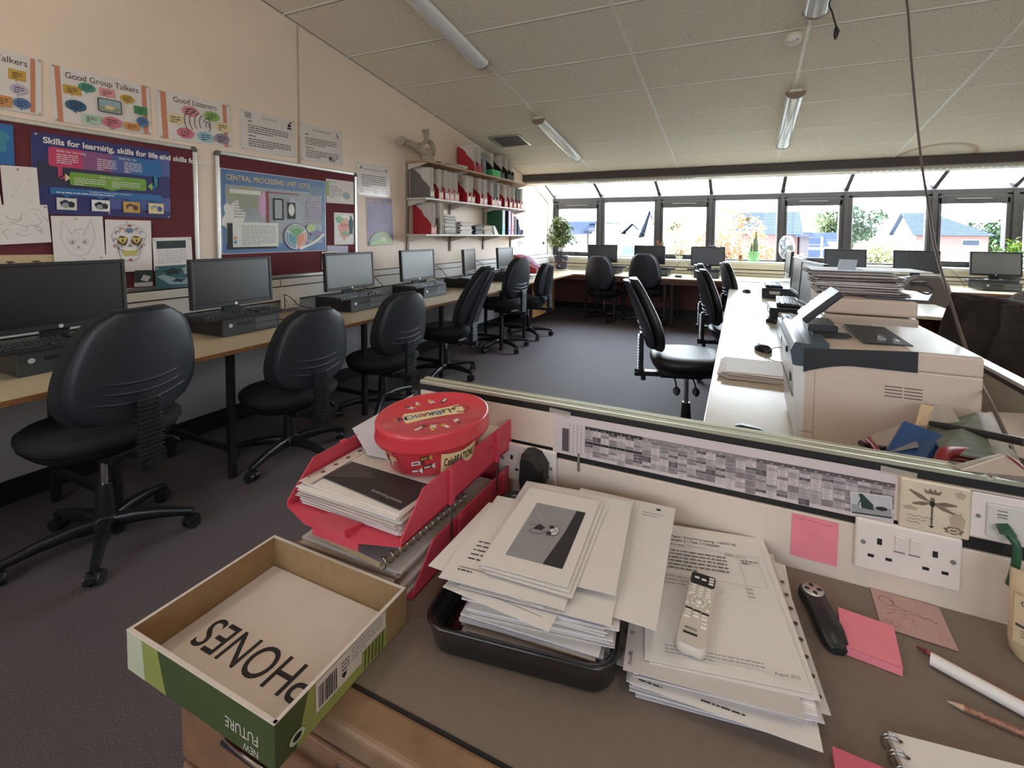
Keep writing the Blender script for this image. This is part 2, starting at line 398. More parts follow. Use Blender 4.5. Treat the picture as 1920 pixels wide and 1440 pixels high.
for i in range(9):
    a = E_[i][1]; c = E_[i+1][0]; sash = i % 2 == 0
    wm = bpy.data.objects.new('window_%d' % (i+1), None); COL.objects.link(wm); struct(wm); wm.location = ((a+c)/2, 7.72, .945)
    hw = (c-a)/2
    if sash:
        f_ = MB(); f_.box(-hw-.03, hw+.03, -.075, .0, .82, .93); f_.box(-hw-.03, hw+.03, -.075, .0, -.0, .055)
        f_.box(-hw-.03, -hw+.004, -.075, 0, 0, .9); f_.box(hw-.004, hw+.03, -.075, 0, 0, .9)
        struct(f_.build('window_frame', M_dark, wm, .006))
        v_ = MB(); v_.box(-hw*.55, hw*.55, -.084, -.075, .875, .893)
        struct(v_.build('trickle_vent', M_darkg, wm, .002))
        struct(MB().box(-hw, hw, -.03, -.024, .055, .82).build('window_pane', M_glass, wm))
        h_ = MB(); h_.box(-.05, .05, -.095, -.075, .015, .032); h_.box(-.012, .012, -.10, -.075, .01, .04)
        struct(h_.build('window_handle', M_black, wm, .003))
    else:
        f_ = MB(); f_.box(-hw-.01, -hw+.012, -.03, 0, 0, .93); f_.box(hw-.012, hw+.01, -.03, 0, 0, .93)
        struct(f_.build('glazing_bead', M_alu, wm))
        struct(MB().box(-hw, hw, -.02, -.014, 0, .93).build('window_pane', M_glass, wm))
    rw = MB().add([(-hw-.02,.04,1.10),(hw+.02,.04,1.10),(hw+.02,-.86,1.486),(-hw-.02,-.86,1.486)], [(0,1,2,3)])
    struct(rw.build('roof_pane', M_glass, wm))

# right wall, back wall with unseen windows added behind the camera for fill light
prw = [(BY,0),(WY+.15,0),(WY+.15,2.3),(6.6,2.6),(BY,ceil_z(BY)+.3)]
b = MB(); b.add([(RX,y,z) for y,z in prw]+[(RX+.2,y,z) for y,z in prw], [(4,3,2,1,0),(5,6,7,8,9)]+[(i,(i+1)%5,(i+1)%5+5,i+5) for i in range(5)])
struct(b.build('wall_right', M_wall))
bw = MB(); zc = ceil_z(BY)+.3
bw.box(WX-.2, RX+.2, BY-.2, BY, 0, 1.2); bw.box(WX-.2, RX+.2, BY-.2, BY, 2.55, zc)
for a, c in ((WX-.2,-2.4),(-.2,.6),(2.6,3.2),(4.8,RX+.2)): bw.box(a, c, BY-.2, BY, 1.2, 2.55)
struct(bw.build('wall_back', M_wall))
for i, (a, c) in enumerate(((-2.4,-.2),(.6,2.6),(3.2,4.8))):
    wm = bpy.data.objects.new('window_%d' % (i+10), None); COL.objects.link(wm); struct(wm); wm.location = (a, BY-.1, 1.2)
    w_ = c-a; f_ = MB(); f_.box(0,w_,-.04,.04,0,.06); f_.box(0,w_,-.04,.04,1.29,1.35); f_.box(0,.06,-.04,.04,0,1.35); f_.box(w_-.06,w_,-.04,.04,0,1.35); f_.box(w_/2-.03,w_/2+.03,-.04,.04,0,1.35)
    struct(f_.build('window_frame', M_dark, wm))
    struct(MB().box(.05,w_-.05,-.005,.005,.05,1.3).build('window_pane', M_glass, wm))
    portal('sky_portal_back', ((a+c)/2, BY-.22, 1.88), (PI/2,0,0), c-a, 1.35)

# ================================================================ CEILING FITTINGS
M_fit = mat('lamp_body', s(222,216,204), .4, noise=.03)
M_diff = mat('lamp_diffuser', s(226,228,226), .12, spec=.6, coat=.4, noise=.02)
M_fill_tube = bpy.data.materials.new('fill_tube'); M_fill_tube.use_nodes = True
_b = M_fill_tube.node_tree.nodes['Principled BSDF']; _b.inputs['Emission Color'].default_value = (1,.86,.72,1); _b.inputs['Emission Strength'].default_value = 3.6
M_endcap = mat('lamp_end', s(140,120,108), .5, noise=.1)
def strip_light(x, y0, label, lit=False):
    """surface batten with a ribbed prismatic diffuser, 1.25 m long, fixed to the sloping ceiling"""
    t = thing('strip_light', label, 'ceiling light', (x, y0, ceil_z(y0)-.004)); t.rotation_euler = (-CT,0,0)
    L = 1.27
    MB().box(-.05,.05,0,L,-.025,0).build('batten', M_fit, t, .004)
    R = []
    for y in (.018, L-.018):
        R.append([Vector((math.cos(a)*.074*(1+.03*(k%2)), y, -.026-math.sin(a)*.056*(1+.03*(k%2)))) for k, a in enumerate([PI*j/24 for j in range(25)])])
    MB().loft([list(reversed(r)) for r in R], True, True).build('diffuser', M_fill_tube if lit else M_diff, t)
    for y, q in ((0,0),(L-.018,1)):
        e = MB(); pts = [(math.cos(a)*.078, -.024-math.sin(a)*.062) for a in [PI*j/12 for j in range(13)]]
        n = len(pts); e.add([(p, y, z) for p, z in pts]+[(p, y+.018, z) for p, z in pts], [tuple(range(n)), tuple(reversed(range(n,2*n)))]+[(i+n,(i+1)%n+n,(i+1)%n,i) for i in range(n)])
        e.cyl((0, y-.006 if q == 0 else y+.012, -.05), .009, .012, 10, 'y')
        e.build('end_cap', M_endcap, t, .003)
    return t
strip_light(-2.03, 4.44, 'unlit ceiling strip light on the left, pointing at the air vent')
strip_light(-2.03, 2.06, 'unlit ceiling strip light nearest the left wall at the top of the picture')
strip_light(.385, 4.42, 'unlit ceiling strip light over the middle desks near the windows')
strip_light(.385, 2.08, 'strip light at the top edge beside the smoke detector, only its end showing')
for x, y in ((-2.03,-.4),(.385,-.4),(2.8,-.4),(-2.03,-1.9),(2.8,2.08)):  # lit fittings added out of view as fill; the visible ones stay off
    strip_light(x, y, 'lit ceiling strip light added out of view as fill light', True)['group'] = 'added fill lights out of view'
strip_light(2.8, 4.42, 'unlit ceiling strip light on the right, outside the picture')

d = thing('smoke_detector', 'round cream smoke detector on the ceiling beside the short strip light', 'smoke detector', (.285, 3.62, ceil_z(3.62)-.002)); d.rotation_euler = (-CT,0,0)
MB().lathe([(.058,0),(.058,-.012),(.052,-.02)], n=32).build('base', M_cream, d)
MB().lathe([(.05,-.018),(.056,-.03),(.05,-.045),(.036,-.056),(.015,-.06),(.0005,-.06)], n=32, cap=False).build('cover', M_white, d)
MB().obox((-.018,-.036,-.052), (.022,.02,.006), rx=.5).build('label', mat('pale_label', s(235,232,200), .4), d)
MB().obox((.026,-.036,-.05), (.012,.016,.006), rx=.5).build('indicator', mat('blue_indicator', s(70,90,150), .3), d)

v = thing('ceiling_vent', 'grey square air vent grille set in the ceiling above the shelves', 'vent', (-2.68, 4.85, ceil_z(4.85)-.001)); v.rotation_euler = (-CT,0,0)
f = MB(); f.box(-.215,.215,0,.03,-.012,0); f.box(-.215,.215,.33,.36,-.012,0); f.box(-.215,-.185,.03,.33,-.012,0); f.box(.185,.215,.03,.33,-.012,0)
f.build('frame', M_alu, v, .002)
g = MB()
for i in range(24): g.box(-.185,.185,.035+i*.0122,.039+i*.0122,-.009,-.003)
for i in range(30): g.box(-.18+i*.0124,-.177+i*.0124,.03,.33,-.008,-.004)
g.build('grille', mat('grille_grey', s(120,118,116), .5), v)
MB().box(-.185,.185,.03,.33,-.003,-.001).build('duct', M_black, v)

# hanging leads
M_lead = mat('grey_lead', s(92,80,74), .5, noise=.05)
lead = MB().tube(wave([(.70,3.10,ceil_z(3.1)-.002),(.66,2.75,2.60),(0.6366,2.5,2.356),(0.6534,2.45,2.037),(0.6683,2.35,1.654),(0.6557,2.2,1.446),(0.6248,2,1.265),(0.5992,1.75,1.077),(0.5752,1.55,0.9637),(0.5376,1.35,0.926),(0.5138,1.22,0.8949),(0.5013,1.12,0.853),(.62,.98,.50)]), .0046, 8).build('hanging_cable', M_lead)
tag(lead, 'long grey cable hanging from the ceiling down past the right side of the printer', 'cable')
c2 = thing('hanging_plug_lead', 'short black lead with a small plug dangling from the ceiling near the smoke detector', 'cable', (0,0,0))
p_ = [(.50,3.05,ceil_z(3.05)), (0.4069,2.95,2.604), (0.416,2.93,2.536), (0.437,2.92,2.449)]
MB().tube(wave(p_), .0045, 8).build('lead', M_black, c2)
MB().tube([(0.437,2.92,2.449), (0.4403,2.92,2.426), (0.4362,2.92,2.398), (0.4343,2.92,2.381)], [.006,.014,.011,.004], 8).build('plug', M_black, c2)

# ================================================================ DESKS
DT = .705; TH = .026
M_leg = mat('desk_leg_black', s(30,29,31), .45, noise=.06)
def hframe(p, x0, x1, y, w=.032, ztop=DT-TH):
    """one end frame of a bench: front leg, rear leg, low stretcher and top rail"""
    for x in (x0, x1):
        m = MB(); m.box(x-w/2, x+w/2, y-w/2, y+w/2, 0, ztop); m.build('leg', M_leg, p, .003)
    MB().box(min(x0,x1), max(x0,x1), y-.012, y+.012, .14, .17).build('stretcher', M_leg, p, .002)
    MB().box(min(x0,x1), max(x0,x1), y-.014, y+.014, ztop-.03, ztop-.001).build('rail', M_leg, p, .002)
def bench(name, x0, x1, y0, y1, label, frames, along='y', group=None, edge=True, zt=DT):
    t = thing(name, label, 'desk', (0,0,0), 0, group)
    MB().box(x0+.003, x1-.003, y0+.003, y1-.003, zt-TH+.004, zt).build('desktop', M_beech, t, .002)
    e = MB(); e.box(x0, x1, y0, y1, zt-TH, zt-.003); e.build('edge_band', M_edge, t, .002)
    for f in frames:
        if along == 'y': hframe(t, x0+.12, x1-.08, f, ztop=zt-TH)
        else:
            for y in (y0+.08, y1-.12): MB().box(f-.016, f+.016, y-.016, y+.016, 0, zt-TH).build('leg', M_leg, t, .003)
            MB().box(f-.012, f+.012, y0+.08, y1-.12, .14, .17).build('stretcher', M_leg, t, .002)
    return t
DX0, DX1 = -3.125, -2.375
bench('wall_bench', DX0, DX1, -.6, 1.182, 'beech workbench along the left wall, its nearest section under the biggest monitor', (-.4, 1.02))
bench('wall_bench', DX0, DX1, 1.186, 2.98, 'beech workbench section on the left wall under the second and third monitors', (1.50, 2.42))
bench('wall_bench', DX0, DX1, 2.984, 4.78, 'beech workbench section on the left wall below the shelves', (3.32, 4.42))
t = bench('wall_bench', DX0, DX1, 4.784, 6.52, 'far beech workbench section on the left wall with an orange wood end panel', (5.0,))
M_orange = mat('orange_beech', s(190,142,88), .45, noise=.12, nscale=26)
MB().box(-2.70, -2.675, 5.72, 6.52, .13, DT-TH).build('modesty_panel', M_orange, t, .002)
MB().box(-2.672, -2.655, 5.80, 5.86, .62, .66).build('bracket', M_black, t)
# far benches under the window
def fbench(x0, x1, y0, label, legs, lab2=None):
    t = thing('window_bench', label, 'desk', (0,0,0))
    MB().box(x0+.003, x1-.003, y0+.003, 7.395, DT-TH+.004, DT).build('desktop', M_beech, t, .002)
    MB().box(x0, x1, y0, 7.395, DT-TH, DT-.003).build('edge_band', M_edge, t, .002)
    MB().box(x0+.01, x1-.01, y0+.02, y0+.04, DT-.09, DT-TH).build('rail', mat('brown_rail', s(98,68,54), .5, noise=.1), t)
    for f in legs:
        for y in (y0+.12, 7.25): MB().box(f-.02, f+.02, y-.02, y+.02, 0, DT-TH).build('leg', M_leg, t, .003)
    return t
fbench(-3.15, -1.62, 6.53, 'corner bench under the window holding the potted fig', (-2.2,-1.75))
fbench(-1.615, -.12, 6.48, 'window bench with the two left monitors and a mouse', (-1.0,-.9))
fbench(-.115, 1.40, 6.55, 'window bench behind the end of the middle desk run', (.6,))
fbench(1.405, 3.35, 6.48, 'window bench on the right under the two right monitors', (2.10, 2.28))
# middle run (peninsula)
t = thing('middle_bench', 'long pale middle bench glaring with window light, with the printers on it', 'desk', (0,0,0))
M_penin = mat('pale_laminate', s(214,204,182), .22, noise=.03, nscale=8, spec=.6)
MB().add([(-.098,.98,DT),(.66,.98,DT),(.66,6.46,DT),(-.128,6.46,DT),(-.098,.98,DT-TH),(.66,.98,DT-TH),(.66,6.46,DT-TH),(-.128,6.46,DT-TH)],
   [(0,1,2,3),(7,6,5,4),(0,4,5,1),(1,5,6,2),(2,6,7,3),(3,7,4,0)]).build('desktop', M_penin, t, .003)
for y in (1.12, 2.7, 4.4, 6.2):
    for x in (.0, .58): MB().box(x-.02, x+.02, y-.02, y+.02, 0, DT-TH).build('leg', M_leg, t, .003)
t = thing('middle_bench', 'plain bench half on the far side of the low divider behind the printers', 'desk', (0,0,0))
MB().box(.735, 1.12, 1.0, 2.66, DT-TH, DT).build('desktop', M_penin, t, .003)
MB().box(.735, 1.62, 4.35, 5.15, DT-TH, DT).build('desktop', M_penin, t, .003)
MB().box(1.60, 1.622, 4.35, 5.15, .1, DT-TH).build('end_panel', mat('brown_panel', s(120,84,64), .5, noise=.12, nscale=18), t)
MB().box(.74, 1.62, 5.128, 5.15, .1, DT-TH).build('end_panel', MATS['brown_panel'], t)
for y in (1.2, 4.9): MB().box(.78, .82, y-.02, y+.02, 0, DT-TH).build('leg', M_leg, t)

# ---------------------------------------------------------------- low dividers (screens)
M_screen = mat('screen_cream', s(216,198,184), .6, noise=.02, nscale=6)
M_trimalu = mat('screen_trim', s(196,196,176), .28, metal=.55, noise=.06, nscale=12)
t = thing('desk_divider', 'cream desk divider with a metal top trim carrying the timetable and sockets', 'divider', (0,0,0))
MB().box(-.742, 1.9, .928, .972, .02, .915).build('panel', M_screen, t)
b = MB(); b.box(-.746, 1.9, .918, .9485, .926, .936); b.box(-.746, 1.9, .936, .9485, .930, .9375); b.build('top_trim', M_trimalu, t, .002)
MB().box(-.745, 1.9, .919, .947, .914, .926).build('shadow_gap', M_black, t)
MB().box(-.742, 1.9, .917, .928, .650, .811).build('cable_trunking', M_screen, t, .002)
MB().box(-.742, 1.9, .917, .928, .833, .911).build('upper_board', M_screen, t, .001)
MB().box(-.742, 1.9, .9215, .9285, .64, .915).build('recess', M_black, t)
MB().box(-.752, -.742, .922, .946, .0, .928).build('end_cap', M_black, t, .001)
t = thing('desk_divider', 'grey-cream low divider running away to the right of the printer', 'divider', (0,0,0))
MB().box(.672, .698, .985, 4.9, .10, .926).build('panel', mat('screen_grey', s(188,182,168), .6, noise=.03), t)
MB().box(.664, .70, .985, 4.9, .926, .937).build('top_trim', mat('bright_trim', s(205,208,212), .2, metal=.6, noise=.04), t, .002)
MB().box(.668, .699, .985, 4.9, .912, .926).build('shadow_gap', M_black, t)
MB().box(.664, .672, .985, 4.9, .765, .785).build('gap', M_black, t)
MB().box(.655, .672, .985, 4.9, .735, .765).build('cable_trunking', mat('trunk_lilac', s(198,200,206), .4), t, .002)
MB().box(.664, .672, .985, 4.9, .706, .735).build('gap', M_black, t)

# ================================================================ OFFICE CHAIRS
M_vinyl = mat('chair_vinyl', s(36,36,38), .38, noise=.12, nscale=40, bump=.15, bscale=400)
M_fabric = mat('chair_fabric', s(30,30,34), .85, noise=.2, nscale=120, bump=.3, bscale=900)
M_shell = mat('chair_shell', s(48,51,58), .36, noise=.1, nscale=60, bump=.25, bscale=700)
M_base = mat('chair_base', s(34,35,38), .32, noise=.1, nscale=30)
M_chrome = mat('chrome', s(200,200,205), .15, metal=1., noise=.03)
def sellip(rx, ry, z, n=28, p=2.6, cx=0, cy=0, tap=0.):
    out = []
    for j in range(n):
        a = 2*PI*j/n; c = math.cos(a); d = math.sin(a)
        x = math.copysign(abs(c)**(2/p), c)*rx; y = math.copysign(abs(d)**(2/p), d)*ry
        out.append(Vector((cx+x*(1-tap*y/ry if ry else 1), cy+y, z)))
    return out
def back_rings(ws, h0, h1, thick, y0, curve, bulge, lean, n=14, inset=0.):
    """closed cross-sections of a backrest from bottom to top: width profile ws, bent round the sitter, leaning back"""
    rings = []; K = len(ws)
    for i, wv in enumerate(ws):
        t_ = i/(K-1); z = h0+(h1-h0)*t_; th = thick*(.45+.55*math.sin(PI*min(max(t_, .04), .96))**.45)
        lum = bulge*math.sin(PI*min(1, t_*1.25))**2; yc = y0-lean*(t_**1.15)
        front = []; rear = []
        for j in range(n+1):
            u = -1+2*j/n; x = u*wv/2; e = max(0, 1-abs(u)**4)**.5
            yb = curve*(abs(u)**2)*(wv/.46)
            front.append(Vector((x, yc+yb+lum*(1-u*u)+th/2*e, z))); rear.append(Vector((x, yc+yb-th/2*e*.6, z)))
        rings.append(front+list(reversed(rear))[1:-1])
    return rings
def make_chair(kind, seat_h=.50, back_top=.95, lean=.06, base_rot=0., mat_seat=None, col_back=None, name='office_chair', shell=None):
    """swivel chair facing +Y; its origin is on the floor under the column"""
    ms = mat_seat or M_fabric; t = thing(name, None, None)
    # seat cushion and plastic pan
    R = [sellip(.19,.18,seat_h-.075), sellip(.225,.215,seat_h-.06), sellip(.24,.23,seat_h-.035,tap=.04), sellip(.238,.228,seat_h-.012,tap=.04), sellip(.215,.205,seat_h+.004), sellip(.15,.14,seat_h+.008)]
    b = MB(); b.loft(R); b.T = Matrix.Identity(4); b.build('seat', ms, t)
    b = MB(); b.loft([sellip(.12,.12,seat_h-.11), sellip(.20,.19,seat_h-.098), sellip(.228,.218,seat_h-.062)]); b.build('seat_pan', M_base, t)
    hb = seat_h+.035 if kind == 'round' else seat_h+.03
    if kind == 'round':
        ws = [.27,.39,.435,.462,.474,.476,.472,.463,.45,.433,.412,.388,.355,.305,.20]
    else:
        ws = [.26,.36,.385,.40,.405,.405,.40,.39,.375,.36,.34,.315,.285,.24,.16]
    b = MB(); b.loft(back_rings(ws, hb, back_top, .085, -.205, .055, .03, lean)); b.build('backrest', col_back or ms, t)
    # rear shell, with three pressed ribs low down (round) or a raised spine (slab)
    ws2 = [w_*.95 for w_ in ws]
    b = MB(); b.loft(back_rings(ws2, hb+.012, back_top-.012, .045, -.248, .05, 0, lean)); 
    if kind == 'round':
        for k, zz in enumerate((.155,.115,.075)):
            f = zz/(back_top-hb); yy = -.262-lean*(f**1.15)
            pts = [(u*.19, yy+.05*u*u*.9+.002, hb+zz+.035*u*u) for u in [-1+j/7 for j in range(15)]]
            b.tube(pts, .007, 6)
    b.build('back_shell', shell or M_shell, t)
    if kind == 'slab':
        H = back_top-hb; b = MB()
        r = []
        for f, wd in ((0,.09),(.25,.085),(.6,.065),(.92,.03)):
            z = hb+H*f; yy = -.268-lean*(f**1.15)
            r.append([Vector((-wd,yy+.005,z)),Vector((-wd*.55,yy-.03,z)),Vector((wd*.55,yy-.03,z)),Vector((wd,yy+.005,z))])
        b.loft(r, True, False); b.build('spine', M_shell, t, .004)
    # back bar with rubber bellows
    zb = seat_h-.13
    b = MB(); b.obox((0,-.285,(zb+hb+.09)/2), (.075,.026,hb+.09-zb)); b.obox((0,-.27,zb-.02), (.055,.03,.06)); b.build('back_bar', M_base, t, .006)
    b = MB(); n = 13
    for i in range(n):
        z = zb+.02+i*(hb+.085-zb-.02)/n; b.obox((0,-.292,z), (.086,.030,.0065))
    b.build('bellows', M_base, t, .002)
    # mechanism and levers
    b = MB(); b.obox((0,-.05,seat_h-.125), (.13,.24,.04)); b.obox((0,-.20,seat_h-.135), (.06,.17,.03)); b.build('mechanism', M_base, t, .006)
    for sx, yy in ((1,.02),(1,-.09)):
        lv = MB().tube([(0,yy,seat_h-.128),(sx*.16,yy,seat_h-.132),(sx*.215,yy,seat_h-.155)], .005, 6).build('lever', M_chrome if yy > 0 else M_base, t)
        MB().loft([sellip(.004,.008,0,10), sellip(.01,.02,.012,10), sellip(.009,.022,.03,10), sellip(.003,.008,.05,10)]).build('paddle', M_base, lv, loc=(sx*.205,yy,seat_h-.15), rot=(0, PI-.55, 0))
    MB().cyl((0,-.325,zb-.005), .024, .04, 16, 'y').build('knob', M_base, t, .003)
    # column
    MB().cyl((0,0,.24), .014, seat_h-.11-.24, 16).build('gas_column', M_chrome, t)
    MB().lathe([(.034,.10),(.032,.16),(.027,.24),(.024,.255)], n=20).build('column_cover', M_base, t)
    MB().lathe([(.03,.06),(.048,.068),(.05,.09),(.042,.115),(.035,.122)], n=20).build('hub', M_base, t)
    for k in range(5):
        a = base_rot+2*PI*k/5; T = Matrix.Rotation(a, 4, 'Z'); b = MB(); b.T = T
        rr = []
        for q, wd, hh, z in ((.03,.055,.05,.092),(.10,.046,.044,.098),(.19,.038,.036,.092),(.27,.032,.028,.078),(.305,.030,.022,.072)):
            rr.append([Vector((q,-wd/2,z-hh/2)),Vector((q,wd/2,z-hh/2)),Vector((q,wd/2*.8,z+hh/2*.7)),Vector((q,wd/4,z+hh/2)),Vector((q,-wd/4,z+hh/2)),Vector((q,-wd/2*.8,z+hh/2*.7))])
        b.loft(rr); leg = b.build('leg', M_base, t)
        c = MB(); c.T = T @ Matrix.Translation((.295,0,0)) @ Matrix.Rotation(k*1.3+.4, 4, 'Z')
        c.cyl((-.024,.0,.026), .026, .018, 16, 'x'); c.cyl((.006,.0,.026), .026, .018, 16, 'x'); c.cyl((0,0,.026), .0055, .045, 8)
        c.obox((0,.004,.034), (.034,.05,.026)); c.build('caster', M_base, leg, .003)
    return t
def at(t, x, y, face, label, group=None):
    """face = compass direction the sitter looks along, radians from +X"""
    t.location = (x,y,0); t.rotation_euler = (0,0,face-PI/2); tag(t, label, 'chair', group); return t
at(make_chair('round', .53, 1.005, .05, .35), -2.42, .965, PI+.10, 'large black swivel chair nearest the viewer on the left, seen from behind')
at(make_chair('round', .415, .885, .05, 1.0), -2.41, 1.80, PI-.08, 'black swivel chair with a ribbed back, second along the left bench')
at(make_chair('round', .42, .89, .05, .1), -2.42, 2.56, PI-.12, 'black swivel chair tucked under the third monitor on the left bench')
at(make_chair('slab', .46, 1.02, .22, .75), -2.48, 3.42, PI+.08, 'black swivel chair leaning back with a flat panelled back, below the shelves')
at(make_chair('round', .56, 1.045, .06, .55), -2.50, 4.52, PI-.12, 'black chair with a striped silver bellows on its back bar, standing before the fifth monitor')
at(make_chair('slab', .50, .945, .05, .2), -2.50, 5.22, PI-.0, 'narrow-backed black chair at the far end of the left bench by the orange panel')
at(make_chair('round', .46, .99, .05, .3), -1.93, 6.72, PI/2-.12, 'dark swivel chair at the window bench in front of the far-left monitor')
at(make_chair('round', .53, 1.045, .05, .9), -1.26, 6.66, PI/2-.05, 'dark swivel chair at the window bench in front of the second monitor')
at(make_chair('round', .565, 1.035, .15, .5, M_vinyl), -.30, 2.95, .26, 'black vinyl chair side-on at the middle bench with its chrome column showing')
at(make_chair('round', .50, 1.01, .10, .9, M_vinyl), -.03, 4.30, .22, 'shiny black vinyl chair further along the middle bench, in front of another')
at(make_chair('round', .50, 1.02, .10, .3, M_vinyl), -.10, 4.95, .12, 'black vinyl chair mostly hidden behind the shiny one at the middle bench')
at(make_chair('round', .50, 1.0, .07, .6, M_vinyl), +.08, 5.80, .2, 'black chair pushed in furthest along the middle bench near the window')
M_greyfab = mat('grey_chair_fabric', s(122,116,110), .85, noise=.1, nscale=80, bump=.3, bscale=800)
at(make_chair('round', .46, .93, .05, .2, M_greyfab, M_greyfab, shell=M_greyfab), 1.72, 5.95, PI/2, 'grey fabric chair behind the tall paper pile')
at(make_chair('round', .50, 1.02, .05, .9, M_greyfab, M_greyfab, shell=M_greyfab), 1.62, 3.75, PI/2+.05, 'grey fabric chair at the right edge behind the jacket')
jc = at(make_chair('round', .48, .98, .05, .4), 1.22, 2.72, PI+.35, 'dark chair at the right edge with a jacket hung over it')
# jacket hung over that chair
b = MB(); R = []
ws = [.40,.50,.54,.56,.55,.53,.50,.44,.30]
for i, wv in enumerate(ws):
    t_ = i/(len(ws)-1); z = .56+t_*.475; rg = []
    for side in (1,-1):
        for j in range(15):
            u = -1+2*j/14; u = u*side; x = u*wv/2
            f = .012*math.sin(u*9+i*.9)+.008*math.sin(u*17+i)
            y = .055*u*u + (side*(.052+.02*(1-t_))*math.sqrt(max(0,1-u**4)))
            rg.append(Vector((x, y+f-.08, z+.012*math.sin(u*7+i))))
    R.append(rg)
b.loft(R)
for sx in (-1,1):
    b.tube(wave([(sx*.20,-.10,1.0),(sx*.27,-.13,.9),(sx*.29,-.12,.75),(sx*.27,-.10,.60),(sx*.25,-.12,.50)]), [.05]*6+[.055]*12+[.045]*7, 12)
b.tube([(u*.2, -.08+.055*u*u, 1.025) for u in (-1,-.5,0,.5,1)], .028, 10)
M_jacket = mat('jacket_cloth', s(52,42,42), .9, noise=.25, nscale=14, bump=.8, bscale=40)
jk = b.build('jacket', M_jacket, loc=(1.22-.21, 2.72-.07, -.01), rot=(0,0,PI+.35-PI/2)); 
tag(jk, 'dark brown jacket draped over the chair back at the right edge', 'jacket')

# ================================================================ COMPUTERS
M_bez = mat('monitor_bezel', s(34,34,37), .42, noise=.08, nscale=40)
M_scr = mat('monitor_screen', s(26,28,30), .28, spec=.6, noise=.05, nscale=4)
M_scrg = mat('monitor_screen_glare', s(120,124,126), .35, noise=.04, nscale=5)  # grey reflections on a dark screen, painted into its base colour
M_logo = mat('silver_logo', s(215,218,222), .3, metal=.4)
def make_monitor(w_=.475, h=.285, stand=True, screen=None, lift=.055, tilt=.06, square=False):
    """monitor whose foot rests at z = 0, screen facing +Y"""
    t = thing('monitor', None, None); z0 = lift
    Tm = Matrix.Translation((0,0,z0)) @ Matrix.Rotation(tilt, 4, 'X')
    def mk(): b = MB(); b.T = Tm; return b
    bz = .016
    b = mk(); b.box(-w_/2,w_/2,-.028,-.002,0,h); b.box(-w_/2,-w_/2+bz,-.002,.004,0,h); b.box(w_/2-bz,w_/2,-.002,.004,0,h); b.box(-w_/2+bz,w_/2-bz,-.002,.004,h-bz,h); b.box(-w_/2+bz,w_/2-bz,-.002,.004,0,.024)
    b.loft([[Vector((sx*w_*.40,-.028,z)) for sx, z in ((-1,.03),(1,.03),(1,h-.03),(-1,h-.03))], [Vector((sx*w_*.26,-.055,z)) for sx, z in ((-1,.06),(1,.06),(1,h-.07),(-1,h-.07))]], True, False)
    b.build('casing', M_bez, t, .003)
    mk().box(-w_/2+bz,w_/2-bz,-.0025,-.0005,.024,h-bz).build('screen', screen or M_scr, t)
    b = mk(); b.cyl((0,.0042,.012), .0085, .0015, 16, 'y'); b.build('logo', M_logo, t)
    b = MB(); b.obox((0,-.05,z0*.5+.05), (.10,.018,z0+.09)); b.build('neck', M_bez, t, .004)
    b = MB(); b.loft([sellip(.115,.085,0,24,3,0,-.02), sellip(.115,.085,.006,24,3,0,-.02), sellip(.07,.05,.014,24,3,0,-.03)]); b.build('foot', M_bez, t)
    return t
def make_pc(silver=False, w_=.338, d=.378, h=.10):
    """small form factor desktop lying flat, front panel facing +Y"""
    t = thing('desktop_computer', None, None)
    MB().box(-w_/2,w_/2,-d/2,d/2-.012,.004,h).build('case', M_bez, t, .003)
    fp = MB().box(-w_/2,w_/2,d/2-.012,d/2,.002,h+.001).build('front_panel', mat('pc_front', s(58,62,66), .4, noise=.06), t, .003)
    b = MB(); b.box(-w_*.46,-.015,d/2,d/2+.003,.055,.085); b.build('disc_drive', mat('drive_front', s(88,94,98), .35, noise=.06), fp, .001)
    b = MB(); b.box(.0,w_*.26,d/2,d/2+.003,.055,.072)
    for i in range(5): b.box(.01+i*.014,.018+i*.014,d/2+.003,d/2+.0035,.058,.064)
    b.build('port_row', M_black, fp)
    b = MB(); b.box(-w_*.46,-.015,d/2,d/2+.002,.02,.048); b.build('bay_cover', MATS['drive_front'], fp, .001)
    MB().cyl((w_*.38,d/2,.062), .011, .004, 18, 'y').build('power_button', M_logo, fp)
    return t
def make_keyboard():
    t = thing('keyboard', None, None)
    MB().add([(-.222,-.075,0),(.222,-.075,0),(.222,.075,0),(-.222,.075,0),(-.222,-.075,.014),(.222,-.075,.014),(.222,.075,.024),(-.222,.075,.024)],
       [(3,2,1,0),(4,5,6,7),(0,1,5,4),(1,2,6,5),(2,3,7,6),(3,0,4,7)]).build('keyboard_body', M_bez, t, .003)
    b = MB()
    def key(x, y, w_, hh=.015): z = .0195+(y)*.066; b.loft([[Vector((x+a*w_/2,y+c*hh/2,z)) for a,c in ((-1,-1),(1,-1),(1,1),(-1,1))],[Vector((x+a*w_/2*.78,y+c*hh/2*.8,z+.006)) for a,c in ((-1,-1),(1,-1),(1,1),(-1,1))]], True, False)
    for r in range(5):
        y = -.058+r*.0195; n = 15
        if r == 0:
            for x, w_ in ((-.205,.022),(-.178,.022),(-.151,.022),(-.085,.10),(-.015,.022),(.012,.022),(.039,.022)): key(x, y, w_)
        else:
            for i in range(n-1): key(-.207+i*.019+(r%2)*.003, y, .016)
        for x in (.083,.102,.121):
            if r in (0,3,4) or (r == 1 and x == .102): key(x, y, .016)
        for x in (.15,.169,.188,.207): key(x, y, .016)
    y = .055
    for i in range(13): key(-.207+i*.021, y, .017, .012)
    for x in (.083,.102,.121): key(x, y, .016, .012)
    b.build('keys', mat('key_black', s(44,46,50), .4, noise=.08, nscale=50), t); tag(t.children[-1], kind='stuff')
    return t
